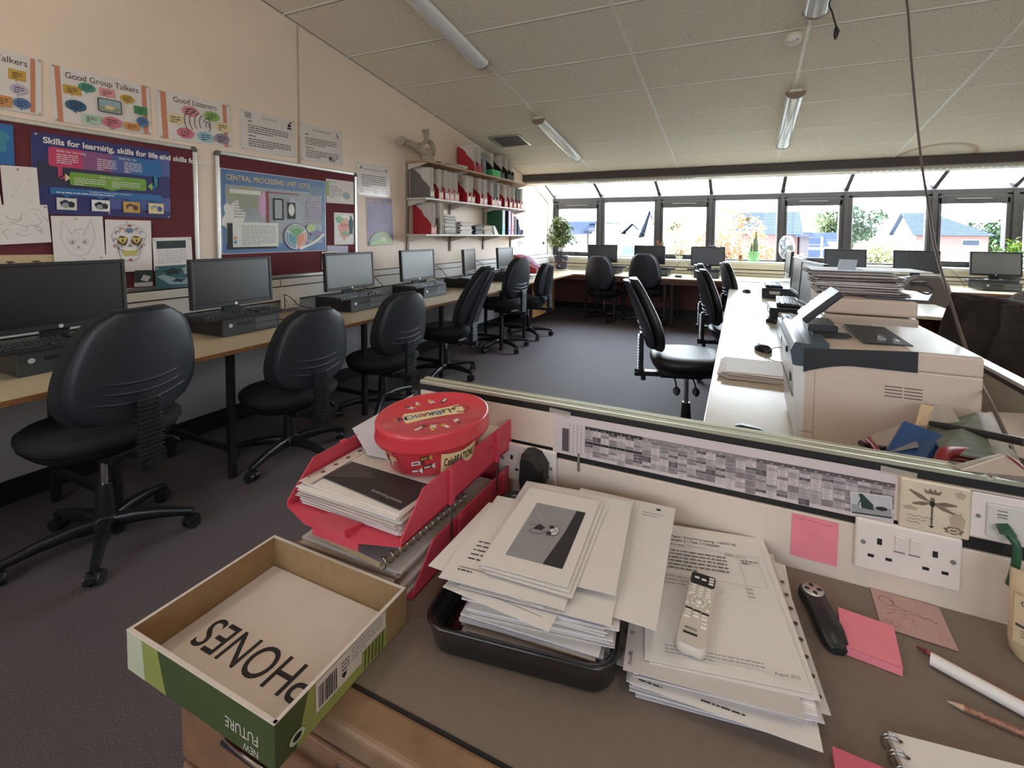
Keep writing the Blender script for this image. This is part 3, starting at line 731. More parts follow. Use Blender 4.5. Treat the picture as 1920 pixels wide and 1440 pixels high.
def make_mouse():
    t = thing('mouse', None, None)
    b = MB(); b.loft([sellip(.029,.052,.0,20,2.4), sellip(.031,.055,.012,20,2.4), sellip(.028,.048,.024,20,2.3,0,-.002), sellip(.019,.033,.033,20,2.2,0,-.006), sellip(.007,.012,.037,20,2,0,-.01)]); b.build('mouse_body', M_bez, t)
    MB().cyl((-.0035,.03,.028), .008, .007, 12, 'x').build('scroll_wheel', mat('wheel_grey', s(90,90,94), .5), t)
    return t
PM = make_monitor(); PM0 = make_monitor(.50,.30); PMs = make_monitor(.42,.268); PMg = make_monitor(screen=M_scrg)
PP = make_pc(); PK = make_keyboard(); PMO = make_mouse()
for i, c in enumerate(PP.children): pass
_used = set()
def put(proto, x, y, z, face, label, cat, group=None, tilt=0.):
    o = proto if proto.name not in _used else copy_tree(proto)
    _used.add(proto.name); _used.add(o.name)
    o.location = (x,y,z); o.rotation_euler = (0,0,face-PI/2); return tag(o, label, cat, group)
Fx = 0.0     # facing +X (away from the left wall)
mon = [(-2.80,.985,.86,.05,'widest dark monitor cut off by the left edge of the picture'),
       (-2.79,1.745,.86,.02,'black monitor in front of the gap between the two pinboards'),
       (-2.80,2.64,.875,.0,'monitor with a grey glare screen under the processor poster'),
       (-2.80,3.45,.885,.0,'monitor standing under the left end of the shelves'),
       (-2.80,4.33,.925,.28,'narrow-looking monitor under the middle of the shelves'),
       (-2.80,5.17,.85,.02,'smallest-looking monitor at the far end of the left bench')]
for i, (x,y,z,a,l) in enumerate(mon):
    base = .811
    p = [PM0,PM,PMg,PMg,PMs,PMs][i]
    o = put(p, x, y, base, a, 'left wall '+l if False else l, 'monitor')
pcs = [(-2.87,.98,'desktop computer under the widest monitor, half hidden by the nearest chair'),
       (-2.873,1.775,'black desktop computer with a round badge under the second monitor'),
       (-2.873,2.69,'desktop computer with a drive slot under the third monitor on the left bench'),
       (-2.873,3.54,'desktop computer with a drive slot below the left end of the shelves'),
       (-2.873,4.36,'desktop computer half hidden behind the striped-bellows chair'),
       (-2.873,5.17,'furthest desktop computer on the left bench')]
for x,y,l in pcs: put(PP, x, y, DT, 0, l, 'computer')
kbs = [(-2.735,.93,.06,'keyboard lying on the computer under the widest monitor'),
       (-2.735,1.73,-.03,'keyboard resting on the second computer'),
       (-2.735,2.62,.04,'keyboard resting on the third computer of the left bench'),
       (-2.735,3.45,.0,'keyboard resting on the computer at the left end of the shelves'),
       (-2.735,4.30,.05,'keyboard behind the striped-bellows chair')]
for x,y,a,l in kbs: put(PK, x, y, DT+.103, a+PI, l, 'keyboard')
# window bench computers (screens face the viewer, -Y)
F = -PI/2
for x, z, a, p, l in ((-2.06,.865,.10,PM,'black monitor on the window bench beside the fig tree'),
     (-1.31,.86,.0,PM,'black monitor on the window bench behind the second dark chair'),
     (-.46,.80,.0,PM,'black monitor with a webcam on top in front of the autumn bush'),
     (1.25,.88,.0,PM,'black monitor on the window bench between the fan and the right pair'),
     (2.01,.88,.0,PM,'black monitor crossed by the hanging cable'),
     (2.77,.88,.0,PMg,'monitor with a pale grey screen at the right edge')):
    put(p, x, 7.03, DT+.105, F+a, l, 'monitor')
for x, l in ((-1.93,'computer under the monitor beside the fig tree'),(-1.17,'computer under the monitor behind the second dark chair'),(-.46,'computer with a white button under the webcam monitor'),
     (1.25,'computer under the monitor near the fan'),(2.02,'computer under the monitor crossed by the hanging cable'),(2.74,'wide pale computer under the grey monitor')):
    put(PP, x, 6.98, DT, F, l, 'computer')
for x, l in ((-1.85,'keyboard on the computer beside the fig tree'),(-1.12,'keyboard on the computer behind the second dark chair'),(-.50,'keyboard in front of the webcam monitor'),(2.66,'keyboard on the wide pale computer')):
    put(PK, x, 6.86, DT+.103, F, l, 'keyboard')
put(PMO, -.83, 6.72, DT, F+1.2, 'mouse on the window bench right of the second chair', 'mouse')
wc = thing('webcam', 'small webcam clipped on top of the webcam monitor', 'webcam', (-.40,7.03,DT+.105+.055+.287))
MB().obox((0,0,.008),(.11,.03,.014)).build('webcam_body', M_darkg, wc, .004); MB().cyl((0,-.018,.008),.006,.005,12,'y').build('lens', M_black, wc)
# middle bench computers: screens face left (-X)
PMt = make_monitor(lift=.165, screen=M_scrg); PMt2 = make_monitor(lift=.155)
for x, y, p, f_, l in ((.362,3.20,PMt,PI+.13,'side-on monitor with a grey screen next to the paper pile'),
      (.372,4.05,PMt2,PI+.05,'side-on monitor in the middle of the middle bench'),
      (.46,5.90,PMt2,PI+.03,'side-on monitor furthest along the middle bench beside the fan')):
    put(p, x+.02, y, DT, f_, l, 'monitor')
for x, y, l in ((.405,2.99,'black computer standing just behind the front printer'),(.38,3.72,'black computer with a pale label in the middle of the middle bench'),(.38,5.05,'small computer with a label far along the middle bench')):
    put(PP, x, y, DT, PI, l, 'computer')
for x, y, a, l in ((.32,2.93,.05,'grey-looking keyboard on the computer behind the printer'),(.325,3.85,-.05,'grey-looking keyboard on the labelled computer'),(.30,5.15,.0,'keyboard on the far computer of the middle bench')):
    put(PK, x, y, DT+.103, PI+a, l, 'keyboard')
for x, y, a, l in ((.115,2.62,2.2,'dark mouse just behind the paper pile on the middle bench'),(.215,3.52,2.6,'dark mouse beside the labelled computer'),(.055,5.3,2.2,'small dark mouse furthest along the middle bench')):
    put(PMO, x, y, DT, a, l, 'mouse')
M_pale = mat('pale_sticker', s(205,196,188), .6)
for x, y, z, l in ((.29,3.5305,.765,'pale sticker on the side of the labelled computer'),(.30,4.86,.765,'pale sticker on the far computer')):
    tag(MB().box(x-.045,x+.045,y-.0006,y,z-.015,z+.015).build('sticker', M_pale), l, 'sticker')
# leads behind the left-hand machines
def loopcable(name, pts, label, r=.0032, m=None):
    return tag(MB().tube(wave(pts), r, 6).build(name, m or M_black), label, 'cable')
loopcable('power_lead', [(-3.12,2.303,0.8427),(-3.08,2.325,0.8186),(-3.02,2.344,0.7643),(-2.98,2.401,0.7388),(-2.95,2.45,.72)], 'black lead running from the wall plug toward the third computer')
loopcable('power_lead', [(-3.12,2.303,0.8427),(-3.08,2.277,0.797),(-3.03,2.223,0.7419),(-2.98,2.02,.72),(-2.85,2.1,.712),(-2.75,2.06,.712),(-2.72,2.16,.712),(-2.86,2.2,.712)], 'tangled black lead beside the second computer')
for i, (y, l) in enumerate(((3.02,'looped black cable between the third and fourth machines'),(4.0,'looped black cable below the middle of the shelves'),(4.86,'looped black cable beside the smallest monitor'))):
    loopcable('looped_cable', [(-2.98,y+.15,.82),(-3.02,y+.05,.93),(-3.04,y-.06,.97),(-3.04,y-.13,.93),(-3.0,y-.12,.86),(-2.97,y-.02,.82),(-2.93,y+.08,.83)], l)
    loopcable('trailing_cable', [(-3.1,y-.1,.78),(-3.02,y-.05,.80),(-2.96,y+.02,.74),(-2.9,y+.1,.712)], l.replace('looped','trailing'))
for x, l in ((-1.55,'thin cable by the first window monitor'),(-.85,'thin cable by the second window monitor'),(2.3,'black cable looping beside the grey window monitor')):
    loopcable('window_cable', [(x-.12,7.05,.72),(x-.05,7.1,.86),(x+.05,7.15,.93),(x+.14,7.1,.85),(x+.18,7.0,.715)], l, .003)
loopcable('usb_lead', [(.21,2.60,.74),(.16,2.58,.735),(.12,2.50,.712),(.15,2.42,.710),(.21,2.40,.712)], 'thin lead at the front of the computer behind the printer', .0022)
loopcable('usb_lead', [(.19,3.6,.77),(.12,3.58,.76),(.09,3.45,.715),(.16,3.36,.711)], 'thin looped lead at the labelled computer', .0022)
# wall sockets on the left trunking
def wall_socket(y, z, label, plug=False):
    t = thing('wall_socket', label, 'socket', (WX+.0445,y,z))
    MB().box(0,.022,-.073,.073,-.043,.043).build('socket_plate', M_white, t, .003)
    b = MB()
    for sy in (-.036,.036):
        b.box(.022,.0226,sy-.003,sy+.003,.006,.018); b.box(.022,.0226,sy-.016,sy-.008,-.02,-.014); b.box(.022,.0226,sy+.008,sy+.016,-.02,-.014)
    b.build('pin_holes', M_black, t)
    if plug: MB().box(.022,.065,-.10,-.035,-.035,.035).build('plug', M_cream, t, .006)
wall_socket(2.02,.862,'white wall plug and socket right of the second monitor', True)
wall_socket(2.36,.775,'white double socket low on the wall left of the third computer')
wall_socket(3.12,.86,'white socket beside the third monitor')
wall_socket(4.05,.80,'white socket in the trunking below the shelves')

# ================================================================ PINBOARDS AND POSTERS ON THE LEFT WALL
def ink(n, c, r=.55, **k): return mat(n, c, r, noise=.04, nscale=30, **k)
M_paper = mat('paper', s(226,220,216), .6, noise=.015, nscale=12)
M_gloss = mat('laminated_paper', s(226,220,216), .16, noise=.015, nscale=12, spec=.7)
for n, c in dict(orange_band=(204,136,108), i_teal=(76,148,132), i_gold=(196,160,72), i_pink=(222,150,160), i_blue=(82,120,166), i_navy=(52,96,130), i_green=(70,138,90), i_mint=(180,206,184),
    i_rose=(206,122,134), i_orange=(206,146,84), i_lime=(140,184,100), i_cream=(222,206,160), i_sky=(150,190,204), i_lilac=(150,138,158), i_yellow=(200,186,88), i_lavender=(190,184,206),
    p_navy=(44,50,110), p_pink=(196,62,104), p_plum=(138,84,130), p_blue=(40,108,168), p_mid=(84,96,160), p_green=(116,162,60), p_dark=(46,48,78), p_teal=(60,140,160), p_white=(230,228,226), p_skin=(200,160,130), p_brown=(92,58,46),
    c_blue=(70,110,160), c_grey=(150,156,160), c_olive=(150,158,118), c_offwhite=(214,214,206), c_green=(84,156,84), c_orange=(206,130,92), c_teal=(70,140,150), c_pink=(200,150,190), c_slate=(96,124,150),  # the off-white is a print tone shared by several sheets and wrappers
    s_purple=(112,92,142), s_globe=(168,196,120), s_sea=(150,186,190), g_sea=(60,104,108), g_light=(150,176,184), g_dark=(40,56,56), t_tan=(196,172,136), k_red=(150,60,70), grey_ink=(150,148,150), lightgrey_ink=(186,184,186), blackink=(30,30,34), n_pink=(232,132,146), n_pinkd=(206,98,116), q_pink=(186,150,144)).items():
    ink(n, s(*c), .35 if n[0] in 'pcs' and n[1] == '_' else .6)
M_felt = mat('maroon_felt', s(104,46,54), .95, noise=.12, nscale=160, bump=.4, bscale=500)
M_grey_corner = mat('grey_corner', s(90,86,82), .5)
def pinboard(name, y0, y1, z0, z1, label):
    t = thing(name, label, 'pinboard', (WX, y0, z0)); W = y1-y0; H = z1-z0
    MB().box(.001,.012,.012,W-.012,.012,H-.012).build('felt', M_felt, t)
    b = MB()
    for a,c,d,e in ((.0,.03,0,H),(W-.03,W,0,H),(0,W,0,.026),(0,W,H-.026,H)):
        b.box(.0,.018,a if a>0 or c<1 else .03,c if c<W or a>0 else W-.03,d,e)
    b = MB(); b.box(0,.018,0,.026,.03,H-.03); b.box(0,.018,W-.026,W,.03,H-.03); b.box(0,.018,.03,W-.03,0,.026); b.box(0,.018,.03,W-.03,H-.026,H)
    b.build('frame', M_alu, t, .005)
    b = MB()
    for yy, zz in ((0,0),(W,0),(0,H),(W,H)):
        sy = 1 if yy == 0 else -1; sz = 1 if zz == 0 else -1; pts = [(yy+sy*.034,zz),(yy+sy*.034,zz+sz*.028),(yy+sy*.028,zz+sz*.034),(yy,zz+sz*.034),(yy,zz+sz*.016),(yy+sy*.006,zz+sz*.005),(yy+sy*.016,zz)]
        n = len(pts); b.add([(0,p,q) for p,q in pts]+[(.0195,p,q) for p,q in pts], [tuple(range(n)), tuple(range(n,2*n))]+[(i,(i+1)%n,(i+1)%n+n,i+n) for i in range(n)])
    b.build('corner_cap', M_grey_corner, t, .002)
    return t
pinboard('pinboard', -.64, 1.765, .957, 1.838, 'maroon felt pinboard on the left carrying the skills poster and pencil drawings')
pinboard('pinboard', 1.872, 3.055, .957, 1.838, 'maroon felt pinboard with the blue processor poster')
_n = [0]
M_pin = mat('pin_metal', s(205,200,190), .3, metal=.6)
def quad(TL, TR, BL, gloss=False, off=0.):
    """sheet size and frame from three corners measured on the wall plane"""
    TL, TR, BL = Vector(TL), Vector(TR), Vector(BL); r = TR-TL; u = TL-BL
    sh = Sheet(r.length, u.length, .0008, ('laminated_paper' if gloss else 'paper',))
    return sh, BL+Vector((off,0,0)), r, u
def hang(q, name, label, cat, pins=((.03,.03),(.97,.03),(.03,.97),(.97,.97)), group=None):
    sh, o, r, u = q; ob = sh.place(name, o, r, u); tag(ob, label, cat, group)
    if pins:
        for a, c in pins:
            b = MB(); b.lathe([(.0055,0),(.0055,.0015),(.003,.004),(.0005,.0045)], n=10, cap=False); p = b.build('drawing_pin', M_pin, ob, loc=(sh.w*a, sh.h*c, .0004))
    return ob
WO = .004; BO = .016
def bubble(q, x, y, rx, ry, col, n=3, rect=False, cloud=False, sd=1):
    if rect: q.rect(x-rx, y-ry, rx*2, ry*2, col)
    elif cloud: q.ell(x, y, rx, ry, col, 36, .06, 9)
    else: q.ell(x, y, rx, ry, col)
    if not cloud: q.poly([(x-rx*.35,y-ry*.8),(x+rx*.0,y-ry*.85),(x-rx*.02,y-ry*1.5)], col)
    q.lines(x-rx*.55, y+ry*.25, rx*1.1, n, ry*.42, 'ink', ry*.16, sd)
# --- "...alkers" poster cut by the picture edge
q = quad((-3.183,0.843,2.149), (-3.183,1.083,2.143), (-3.183,0.8408,1.874)); sh = q[0]; W, H = sh.w, sh.h
for x in (.05, .84): sh.rect(W*x, H*.03, W*.07, H*.94, 'orange_band')
sh.text('Good Talkers', W*.80, H*.80, H*.15, 'ink', .86, align='r')
for i, (x,y,c,re) in enumerate(((.66,.62,'i_gold',1),(.3,.62,'i_teal',0),(.68,.38,'i_lavender',0),(.3,.36,'i_rose',0),(.72,.15,'i_blue',0),(.46,.13,'i_orange',1),(.2,.14,'i_mint',1))): bubble(sh, W*x, H*y, W*.12, H*.09, c, 3, re, sd=i)
hang(q, 'talkers_poster', 'speech-bubble poster cut off at the left edge of the picture, only part of Talkers readable', 'poster')
# --- Good Group Talkers
q = quad((-3.183,1.119,2.137), (-3.183,1.532,2.148), (-3.183,1.122,1.855)); sh = q[0]; W, H = sh.w, sh.h
sh.rect(W*.04, 0, W*.05, H*.98, 'orange_band'); sh.rect(W*.905, 0, W*.055, H*.98, 'orange_band')
sh.text('Good Group Talkers', W*.50, H*.80, H*.155, 'ink', .82, align='c')
for i, (x,y,rx,ry,c,re) in enumerate(((.19,.60,.085,.08,'i_gold',1),(.33,.70,.085,.085,'i_teal',0),(.53,.68,.08,.08,'i_pink',1),(.74,.64,.08,.08,'i_gold',0),(.21,.33,.10,.10,'i_navy',0),(.88,.46,.075,.08,'i_green',1),(.35,.13,.09,.085,'i_mint',1),(.56,.13,.10,.105,'i_rose',0),(.77,.11,.085,.07,'i_orange',1),(.89,.24,.07,.095,'i_blue',0))):
    bubble(sh, W*x, H*y, W*rx, H*ry, c, 3, re, sd=i+5)
sh.rrect(W*.42, H*.30, W*.245, H*.26, .008, 'ink'); sh.rrect(W*.43, H*.315, W*.225, H*.23, .006, 'g_light'); sh.rect(W*.44, H*.33, W*.2, H*.08, 'c_olive'); sh.ell(W*.54, H*.40, W*.05, H*.04, 'i_cream')
hang(q, 'group_talkers_poster', 'poster titled Good Group Talkers with coloured speech bubbles', 'poster')
# --- Good Listeners
q = quad((-3.183,1.557,2.144), (-3.183,1.976,2.158), (-3.183,1.568,1.86)); sh = q[0]; W, H = sh.w, sh.h
sh.rect(W*.05, 0, W*.07, H*.97, 'orange_band'); sh.rect(W*.885, 0, W*.06, H*.97, 'orange_band')
sh.text('Good Listeners', W*.50, H*.80, H*.165, 'ink', .84, align='c')
for i, (x,y,c) in enumerate(((.42,.66,'i_pink'),(.72,.64,'i_lime'),(.22,.44,'i_cream'),(.87,.44,'i_cream'),(.34,.17,'i_rose'),(.61,.15,'i_sky'),(.85,.17,'i_lilac'))): bubble(sh, W*x, H*y, W*.115, H*.115, c, 3, False, True, i)
for k in range(4): sh.ring(W*.60-k*.016, H*.45, .03+k*.012, .05+k*.012, .004, 'blackink', PI*.55, PI*1.25, 12)
sh.ring(W*.64, H*.42, .022, .045, .004, 'blackink', -PI*.4, PI*.9, 14); sh.ring(W*.645, H*.41, .012, .026, .004, 'blackink', -PI*.2, PI*1.2, 12)
hang(q, 'listeners_poster', 'poster titled Good Listeners with cloud shapes and an ear drawing', 'poster')
# --- two technology notices
def notice(q, seed, logo=True, bird=False):
    sh = q[0]; W, H = sh.w, sh.h
    if logo: sh.rect(W*.07, H*.80, W*.11, H*.14, 'grey_ink'); sh.ring(W*.125, H*.87, W*.04, H*.05, .003, 'paper')
    sh.text('TECHNOLOGY' if logo else 'ICT TECHNOLOGY', W*.5, H*.84, H*.085, 'grey_ink' if logo else 'ink', .8, align='c')
    sh.lines(W*.12, H*.72, W*.2, 1, .02, 'ink', H*.022, seed); sh.lines(W*.12, H*.62, W*.74, 4, H*.055, 'ink', H*.02, seed+1)
    sh.lines(W*.12, H*.36, W*.2, 1, .02, 'ink', H*.022, seed+2); sh.lines(W*.12, H*.28, W*.78, 4, H*.055, 'ink', H*.02, seed+3)
    if bird: sh.poly([(W*.86,H*.95),(W*.89,H*.84),(W*.91,H*.76),(W*.87,H*.80)], 'blackink'); sh.line([(W*.88,H*.78),(W*.92,H*.74),(W*.94,H*.70)], .003, 'blackink'); sh.ell(W*.73,H*.11,W*.09,H*.05,'grey_ink',14,.2,5); sh.ell(W*.68,H*.16,W*.03,H*.05,'ink')
    else: sh.rect(W*.83,H*.74,W*.09,H*.04,'ink'); sh.ell(W*.875,H*.84,W*.035,H*.05,'ink',12,.2,5); sh.ell(W*.9,H*.92,W*.03,H*.02,'ink')
q = quad((-3.183,2.044,2.155), (-3.183,2.459,2.158), (-3.183,2.05,1.877), True); notice(q, 3)
hang(q, 'technology_notice', 'white laminated technology notice with a crest, left of the wall seam', 'notice')
q = quad((-3.183,2.51,2.159), (-3.183,2.918,2.172), (-3.183,2.506,1.87), True); notice(q, 13, False, True)
hang(q, 'technology_notice', 'white laminated technology notice with a small bird emblem, right of the wall seam', 'notice')
q = quad((-3.183,3.071,1.942), (-3.183,3.482,1.948), (-3.183,3.071,1.648), True); sh = q[0]; W, H = sh.w, sh.h
sh.ell(W*.12,H*.85,W*.04,H*.05,'grey_ink'); sh.ell(W*.88,H*.85,W*.04,H*.05,'grey_ink'); sh.text('MOBILE PHONES AND MEDIA PLAYERS', W*.5, H*.80, H*.06, 'ink', .8, align='c'); sh.lines(W*.13,H*.62,W*.74,6,H*.065,'ink',H*.02,5)
for x in (.12,.52,.9): sh.ring(W*x, H*.14, W*.045, H*.055, .003, 'k_red')
hang(q, 'phone_notice', 'white notice about mobile phones pinned above the purple poster', 'notice')
q = quad((-3.183,3.171,1.632), (-3.183,3.505,1.645), (-3.183,3.192,1.18)); sh = q[0]; W, H = sh.w, sh.h
sh.rect(.003,.003,W-.006,H-.006,'s_purple')
for i, ch in enumerate('SURFING THE NET'): sh.text(ch, W*(.05+.063*i), H*(.885+.03*math.sin(i*.45)), H*.085, 'i_cream', .85)
sh.lines(W*.1,H*.83,W*.4,1,.02,'p_white',H*.014,2)
for x in (.12,.58): sh.lines(W*x,H*.76,W*.32,11,H*.036,'i_lavender',H*.012,7)
pts = [(W*.5+W*.46*math.cos(a), H*.02+H*.27*math.sin(a)) for a in [PI*j/20 for j in range(21)]]; sh.poly(pts, 's_globe'); sh.poly([(x*.96+.01,y*.8) for x,y in pts[9:]]+[(W*.06,H*.03)], 's_sea'); sh.ell(W*.6,H*.13,W*.12,H*.05,'c_offwhite',14,.2,4)
hang(q, 'surfing_poster', 'purple poster titled Surfing the Net with a green globe', 'poster')
# --- skills poster
q = quad((-3.171,1.04,1.786), (-3.171,1.618,1.782), (-3.171,1.034,1.387), True); sh = q[0]; W, H = sh.w, sh.h
sh.rect(.0,.0,W,H,'p_navy'); sh.rect(W*.03,H*.35,W*.5,H*.3,'p_dark'); sh.rect(W*.5,H*.1,W*.5,H*.2,'p_mid'); sh.rect(.0,.0,W,H*.07,'p_navy'); sh.rect(W*.86,H*.62,W*.14,H*.3,'p_mid')
sh.text('Skills for learning, skills for life and skills for work', W*.07, H*.875, H*.105, 'p_white', .93, off=.0012)
sh.rrect(W*.10,H*.60,W*.83,H*.24,.012,'p_pink'); sh.rrect(W*.32,H*.60,W*.61,H*.24,.012,'p_plum'); sh.rrect(W*.52,H*.60,W*.41,H*.24,.012,'p_mid'); sh.rrect(W*.68,H*.60,W*.25,H*.24,.012,'p_blue')
sh.text('Skills for learning', W*.15, H*.785, H*.045, 'p_white', .9); sh.text('Skills for life', W*.58, H*.79, H*.045, 'p_white', .9)
for x, n in ((.15,5),(.42,6),(.62,6)): sh.lines(W*x,H*.75,W*.14,n,H*.026,'p_white',H*.01,n)
sh.line([(W*.17,H*.60),(W*.17,H*.47),(W*.21,H*.47)],.016,'p_pink'); sh.poly([(W*.20,H*.42),(W*.20,H*.52),(W*.24,H*.47)],'i_cream')
sh.rrect(W*.23,H*.38,W*.56,H*.17,.010,'p_green'); sh.text('Skills for work', W*.51, H*.505, H*.04, 'p_white', .9, align='c')
for x in (.26,.52): sh.lines(W*x,H*.47,W*.22,4,H*.026,'p_white',H*.009,3)
sh.line([(W*.87,H*.60),(W*.87,H*.45),(W*.83,H*.45)],.016,'p_teal'); sh.poly([(W*.84,H*.39),(W*.84,H*.51),(W*.80,H*.45)],'i_lime'); sh.poly([(W*.45,H*.38),(W*.59,H*.38),(W*.52,H*.345)],'p_green')
sh.rrect(W*.10,H*.25,W*.82,H*.085,.008,'p_blue'); sh.text('Enabling all young people to become', W*.51, H*.30, H*.033, 'p_white', .9, align='c'); sh.lines(W*.14,H*.272,W*.74,1,.02,'p_white',H*.012,9)
for i, x in enumerate((.14,.37,.60,.80)):
    sh.poly([(W*(x+.03),H*.25),(W*(x+.10),H*.25),(W*(x+.065),H*.215)],'p_blue')
    sh.rect(W*x,H*.06,W*.13,H*.15,('c_offwhite','p_white','i_gold','i_cream')[i]); sh.ell(W*(x+.055),H*.14,W*.035,H*.045,('p_dark','blackink','p_brown','c_grey')[i],14,.12,5); sh.ell(W*(x+.06),H*.115,W*.028,H*.035,('c_grey','c_grey','p_skin','i_cream')[i]); sh.ell(W*(x+.095),H*.13,W*.022,H*.04,('blackink','ink','p_brown','p_mid')[i],12,.1,5)
hang(q, 'skills_poster', 'dark blue skills for learning, life and work poster on the left pinboard', 'poster', ((.03,.97),(.5,.93),(.95,.93),(.5,.04),(.98,.02)))
q = quad((-3.171,0.8444,1.799), (-3.171,0.9824,1.799), (-3.171,0.8418,1.611)); sh = q[0]; W, H = sh.w, sh.h
sh.rect(0,0,W,H,'p_blue'); sh.ell(W*.6,H*.6,W*.28,H*.3,'p_teal',24,.2,5); sh.ell(W*.3,H*.4,W*.2,H*.2,'p_mid',24,.2,5)
hang(q, 'blue_poster', 'bright blue poster cut off at the left edge of the picture', 'poster', None)
# --- pencil drawings and sheets on the left board
def scrib(sh, n, seed, x0=.2, x1=.8, y0=.2, y1=.8, inkn='lightgrey_ink', wd=.0016):
    R = random.Random(seed); W, H = sh.w, sh.h
    for i in range(n):
        cx = W*R.uniform(x0,x1); cy = H*R.uniform(y0,y1); a = R.uniform(0,6.3); r = W*R.uniform(.04,.13)
        sh.line([(cx+r*math.cos(a+k*.35)*(1+.3*math.sin(k)), cy+r*math.sin(a+k*.35)) for k in range(7)], wd, inkn)
q = quad((-3.165,0.9471,1.606), (-3.165,1.066,1.61), (-3.165,0.9388,1.403)); scrib(q[0], 9, 4); 
hang(q, 'pencil_drawing', 'faint pencil drawing on a tall white sheet below the blue poster', 'drawing', ((.45,.93),))
q = quad((-3.167,0.8341,1.59), (-3.167,0.9401,1.598), (-3.167,0.8281,1.389)); scrib(q[0], 6, 8)
hang(q, 'pencil_drawing', 'sheet with pencil marks cut off by the left edge', 'drawing', None)
q = quad((-3.163,0.801,1.414), (-3.163,1.097,1.431), (-3.163,0.7954,1.229)); scrib(q[0], 12, 5, .5,.95,.2,.8,'grey_ink')
hang(q, 'pencil_drawing', 'wide white sheet with scattered pencil sketches', 'drawing', ((.97,.95),))
q = quad((-3.166,0.8249,1.19), (-3.166,1.107,1.184), (-3.166,0.8212,1.069)); sh = q[0]; sh.rect(0,0,sh.w,sh.h,'t_tan')
for x in (.45,.75): sh.ell(sh.w*x, sh.h*.72, .012, .006, 'p_brown', 10, .3, 3); sh.line([(sh.w*x-.015,sh.h*.74),(sh.w*x+.018,sh.h*.70)],.003,'p_brown')
sh.line([(sh.w*.5,sh.h*.2),(sh.w*.56,sh.h*.42),(sh.w*.66,sh.h*.5)],.0015,'p_brown')
hang(q, 'tan_drawing', 'tan paper sheet with small dark insects drawn, behind the widest monitor', 'drawing', None)
q = quad((-3.16,1.097,1.377), (-3.16,1.296,1.383), (-3.16,1.099,1.11)); sh = q[0]; W, H = sh.w, sh.h
for sx in (-1,1):
    sh.line([(W*(.48+sx*.10),H*.62),(W*(.48+sx*.28),H*.93),(W*(.48+sx*.34),H*.60),(W*(.48+sx*.28),H*.45)],.002,'lightgrey_ink')
    sh.ring(W*(.48+sx*.13),H*.50,W*.065,H*.06,.002,'lightgrey_ink'); sh.ell(W*(.48+sx*.12),H*.495,W*.03,H*.032,'grey_ink')
sh.ell(W*.47,H*.40,W*.028,H*.016,'grey_ink'); sh.line([(W*.40,H*.35),(W*.47,H*.375),(W*.55,H*.345)],.002,'lightgrey_ink'); sh.line([(W*.2,H*.45),(W*.3,H*.28),(W*.48,H*.22),(W*.66,H*.28),(W*.76,H*.45)],.002,'lightgrey_ink')
scrib(sh, 6, 9, .3,.7,.6,.75)
hang(q, 'pencil_drawing', 'pencil sketch of a big-eared animal face on white paper', 'drawing', ((.46,.955),))
q = quad((-3.161,1.303,1.366), (-3.161,1.51,1.366), (-3.161,1.3,1.076)); sh = q[0]; W, H = sh.w, sh.h; cx = W*.5
sh.ell(cx,H*.68,W*.375,H*.245,'blackink',40); sh.ell(cx,H*.68,W*.368,H*.24,'paper',40); sh.poly([(cx-W*.27,H*.50),(cx+W*.27,H*.50),(cx+W*.20,H*.26),(cx+W*.08,H*.20),(cx-W*.08,H*.20),(cx-W*.20,H*.26)],'blackink'); sh.poly([(cx-W*.262,H*.52),(cx+W*.262,H*.52),(cx+W*.193,H*.265),(cx+W*.075,H*.207),(cx-W*.075,H*.207),(cx-W*.193,H*.265)],'paper')
for sx in (-1,1):
    ex = cx+sx*W*.15; ey = H*.60
    sh.ell(ex,ey,W*.115,H*.095,'p_brown',20,.08,4); hp = [(ex,ey-H*.075)]+[(ex+W*.10*math.sin(a)**3, ey+H*.015+H*.06*(math.cos(a)-.35*math.cos(2*a)-.15*math.cos(3*a))) for a in [PI*.95-k*PI*1.9/16 for k in range(17)]]; sh.poly(hp,'i_yellow')
    sh.ell(ex,ey+H*.012,W*.022,H*.018,'blackink'); sh.poly([(ex-W*.015,ey-H*.03),(ex+W*.015,ey-H*.03),(ex,ey+H*.015)],'blackink')
    for k, (dx,dy,c) in enumerate(((.17,.82,'k_red'),(.26,.76,'c_slate'),(.31,.62,'c_slate'),(.30,.50,'k_red'),(.20,.47,'c_slate'))): sh.ring(cx+sx*W*dx,H*dy,W*.045,H*.035,.004,c,0,PI*1.4,10)
    sh.line([(cx+sx*W*.12,H*.40),(cx+sx*W*.22,H*.44),(cx+sx*W*.27,H*.48)],.003,'blackink')
sh.poly([(cx-W*.055,H*.48),(cx,H*.54),(cx+W*.055,H*.48),(cx,H*.50)],'p_brown'); sh.ell(cx,H*.80,W*.085,H*.05,'c_slate',18,.25,6); sh.ell(cx,H*.89,W*.05,H*.02,'k_red',12,.2,5); sh.ell(cx,H*.235,W*.04,H*.02,'k_red',12,.2,5)
for k in range(8): sh.rect(cx-W*.165+k*W*.042,H*.365,W*.036,H*.045,'i_yellow',sh.eps*(sh.lay+1)); sh.rect(cx-W*.150+k*W*.038,H*.315,W*.033,H*.043,'i_yellow',sh.eps*(sh.lay+1))
sh.lay += 1
hang(q, 'skull_drawing', 'white sheet with a patterned sugar skull with yellow heart-shaped eyes', 'drawing', ((.46,.965),))
q = quad((-3.155,1.225,1.165), (-3.155,1.343,1.182), (-3.155,1.227,1.059)); scrib(q[0], 5, 3, .3,.8,.3,.8,'grey_ink')
hang(q, 'pencil_drawing', 'small folded pencil sketch tucked under the skull picture', 'drawing', ((.55,.9),))
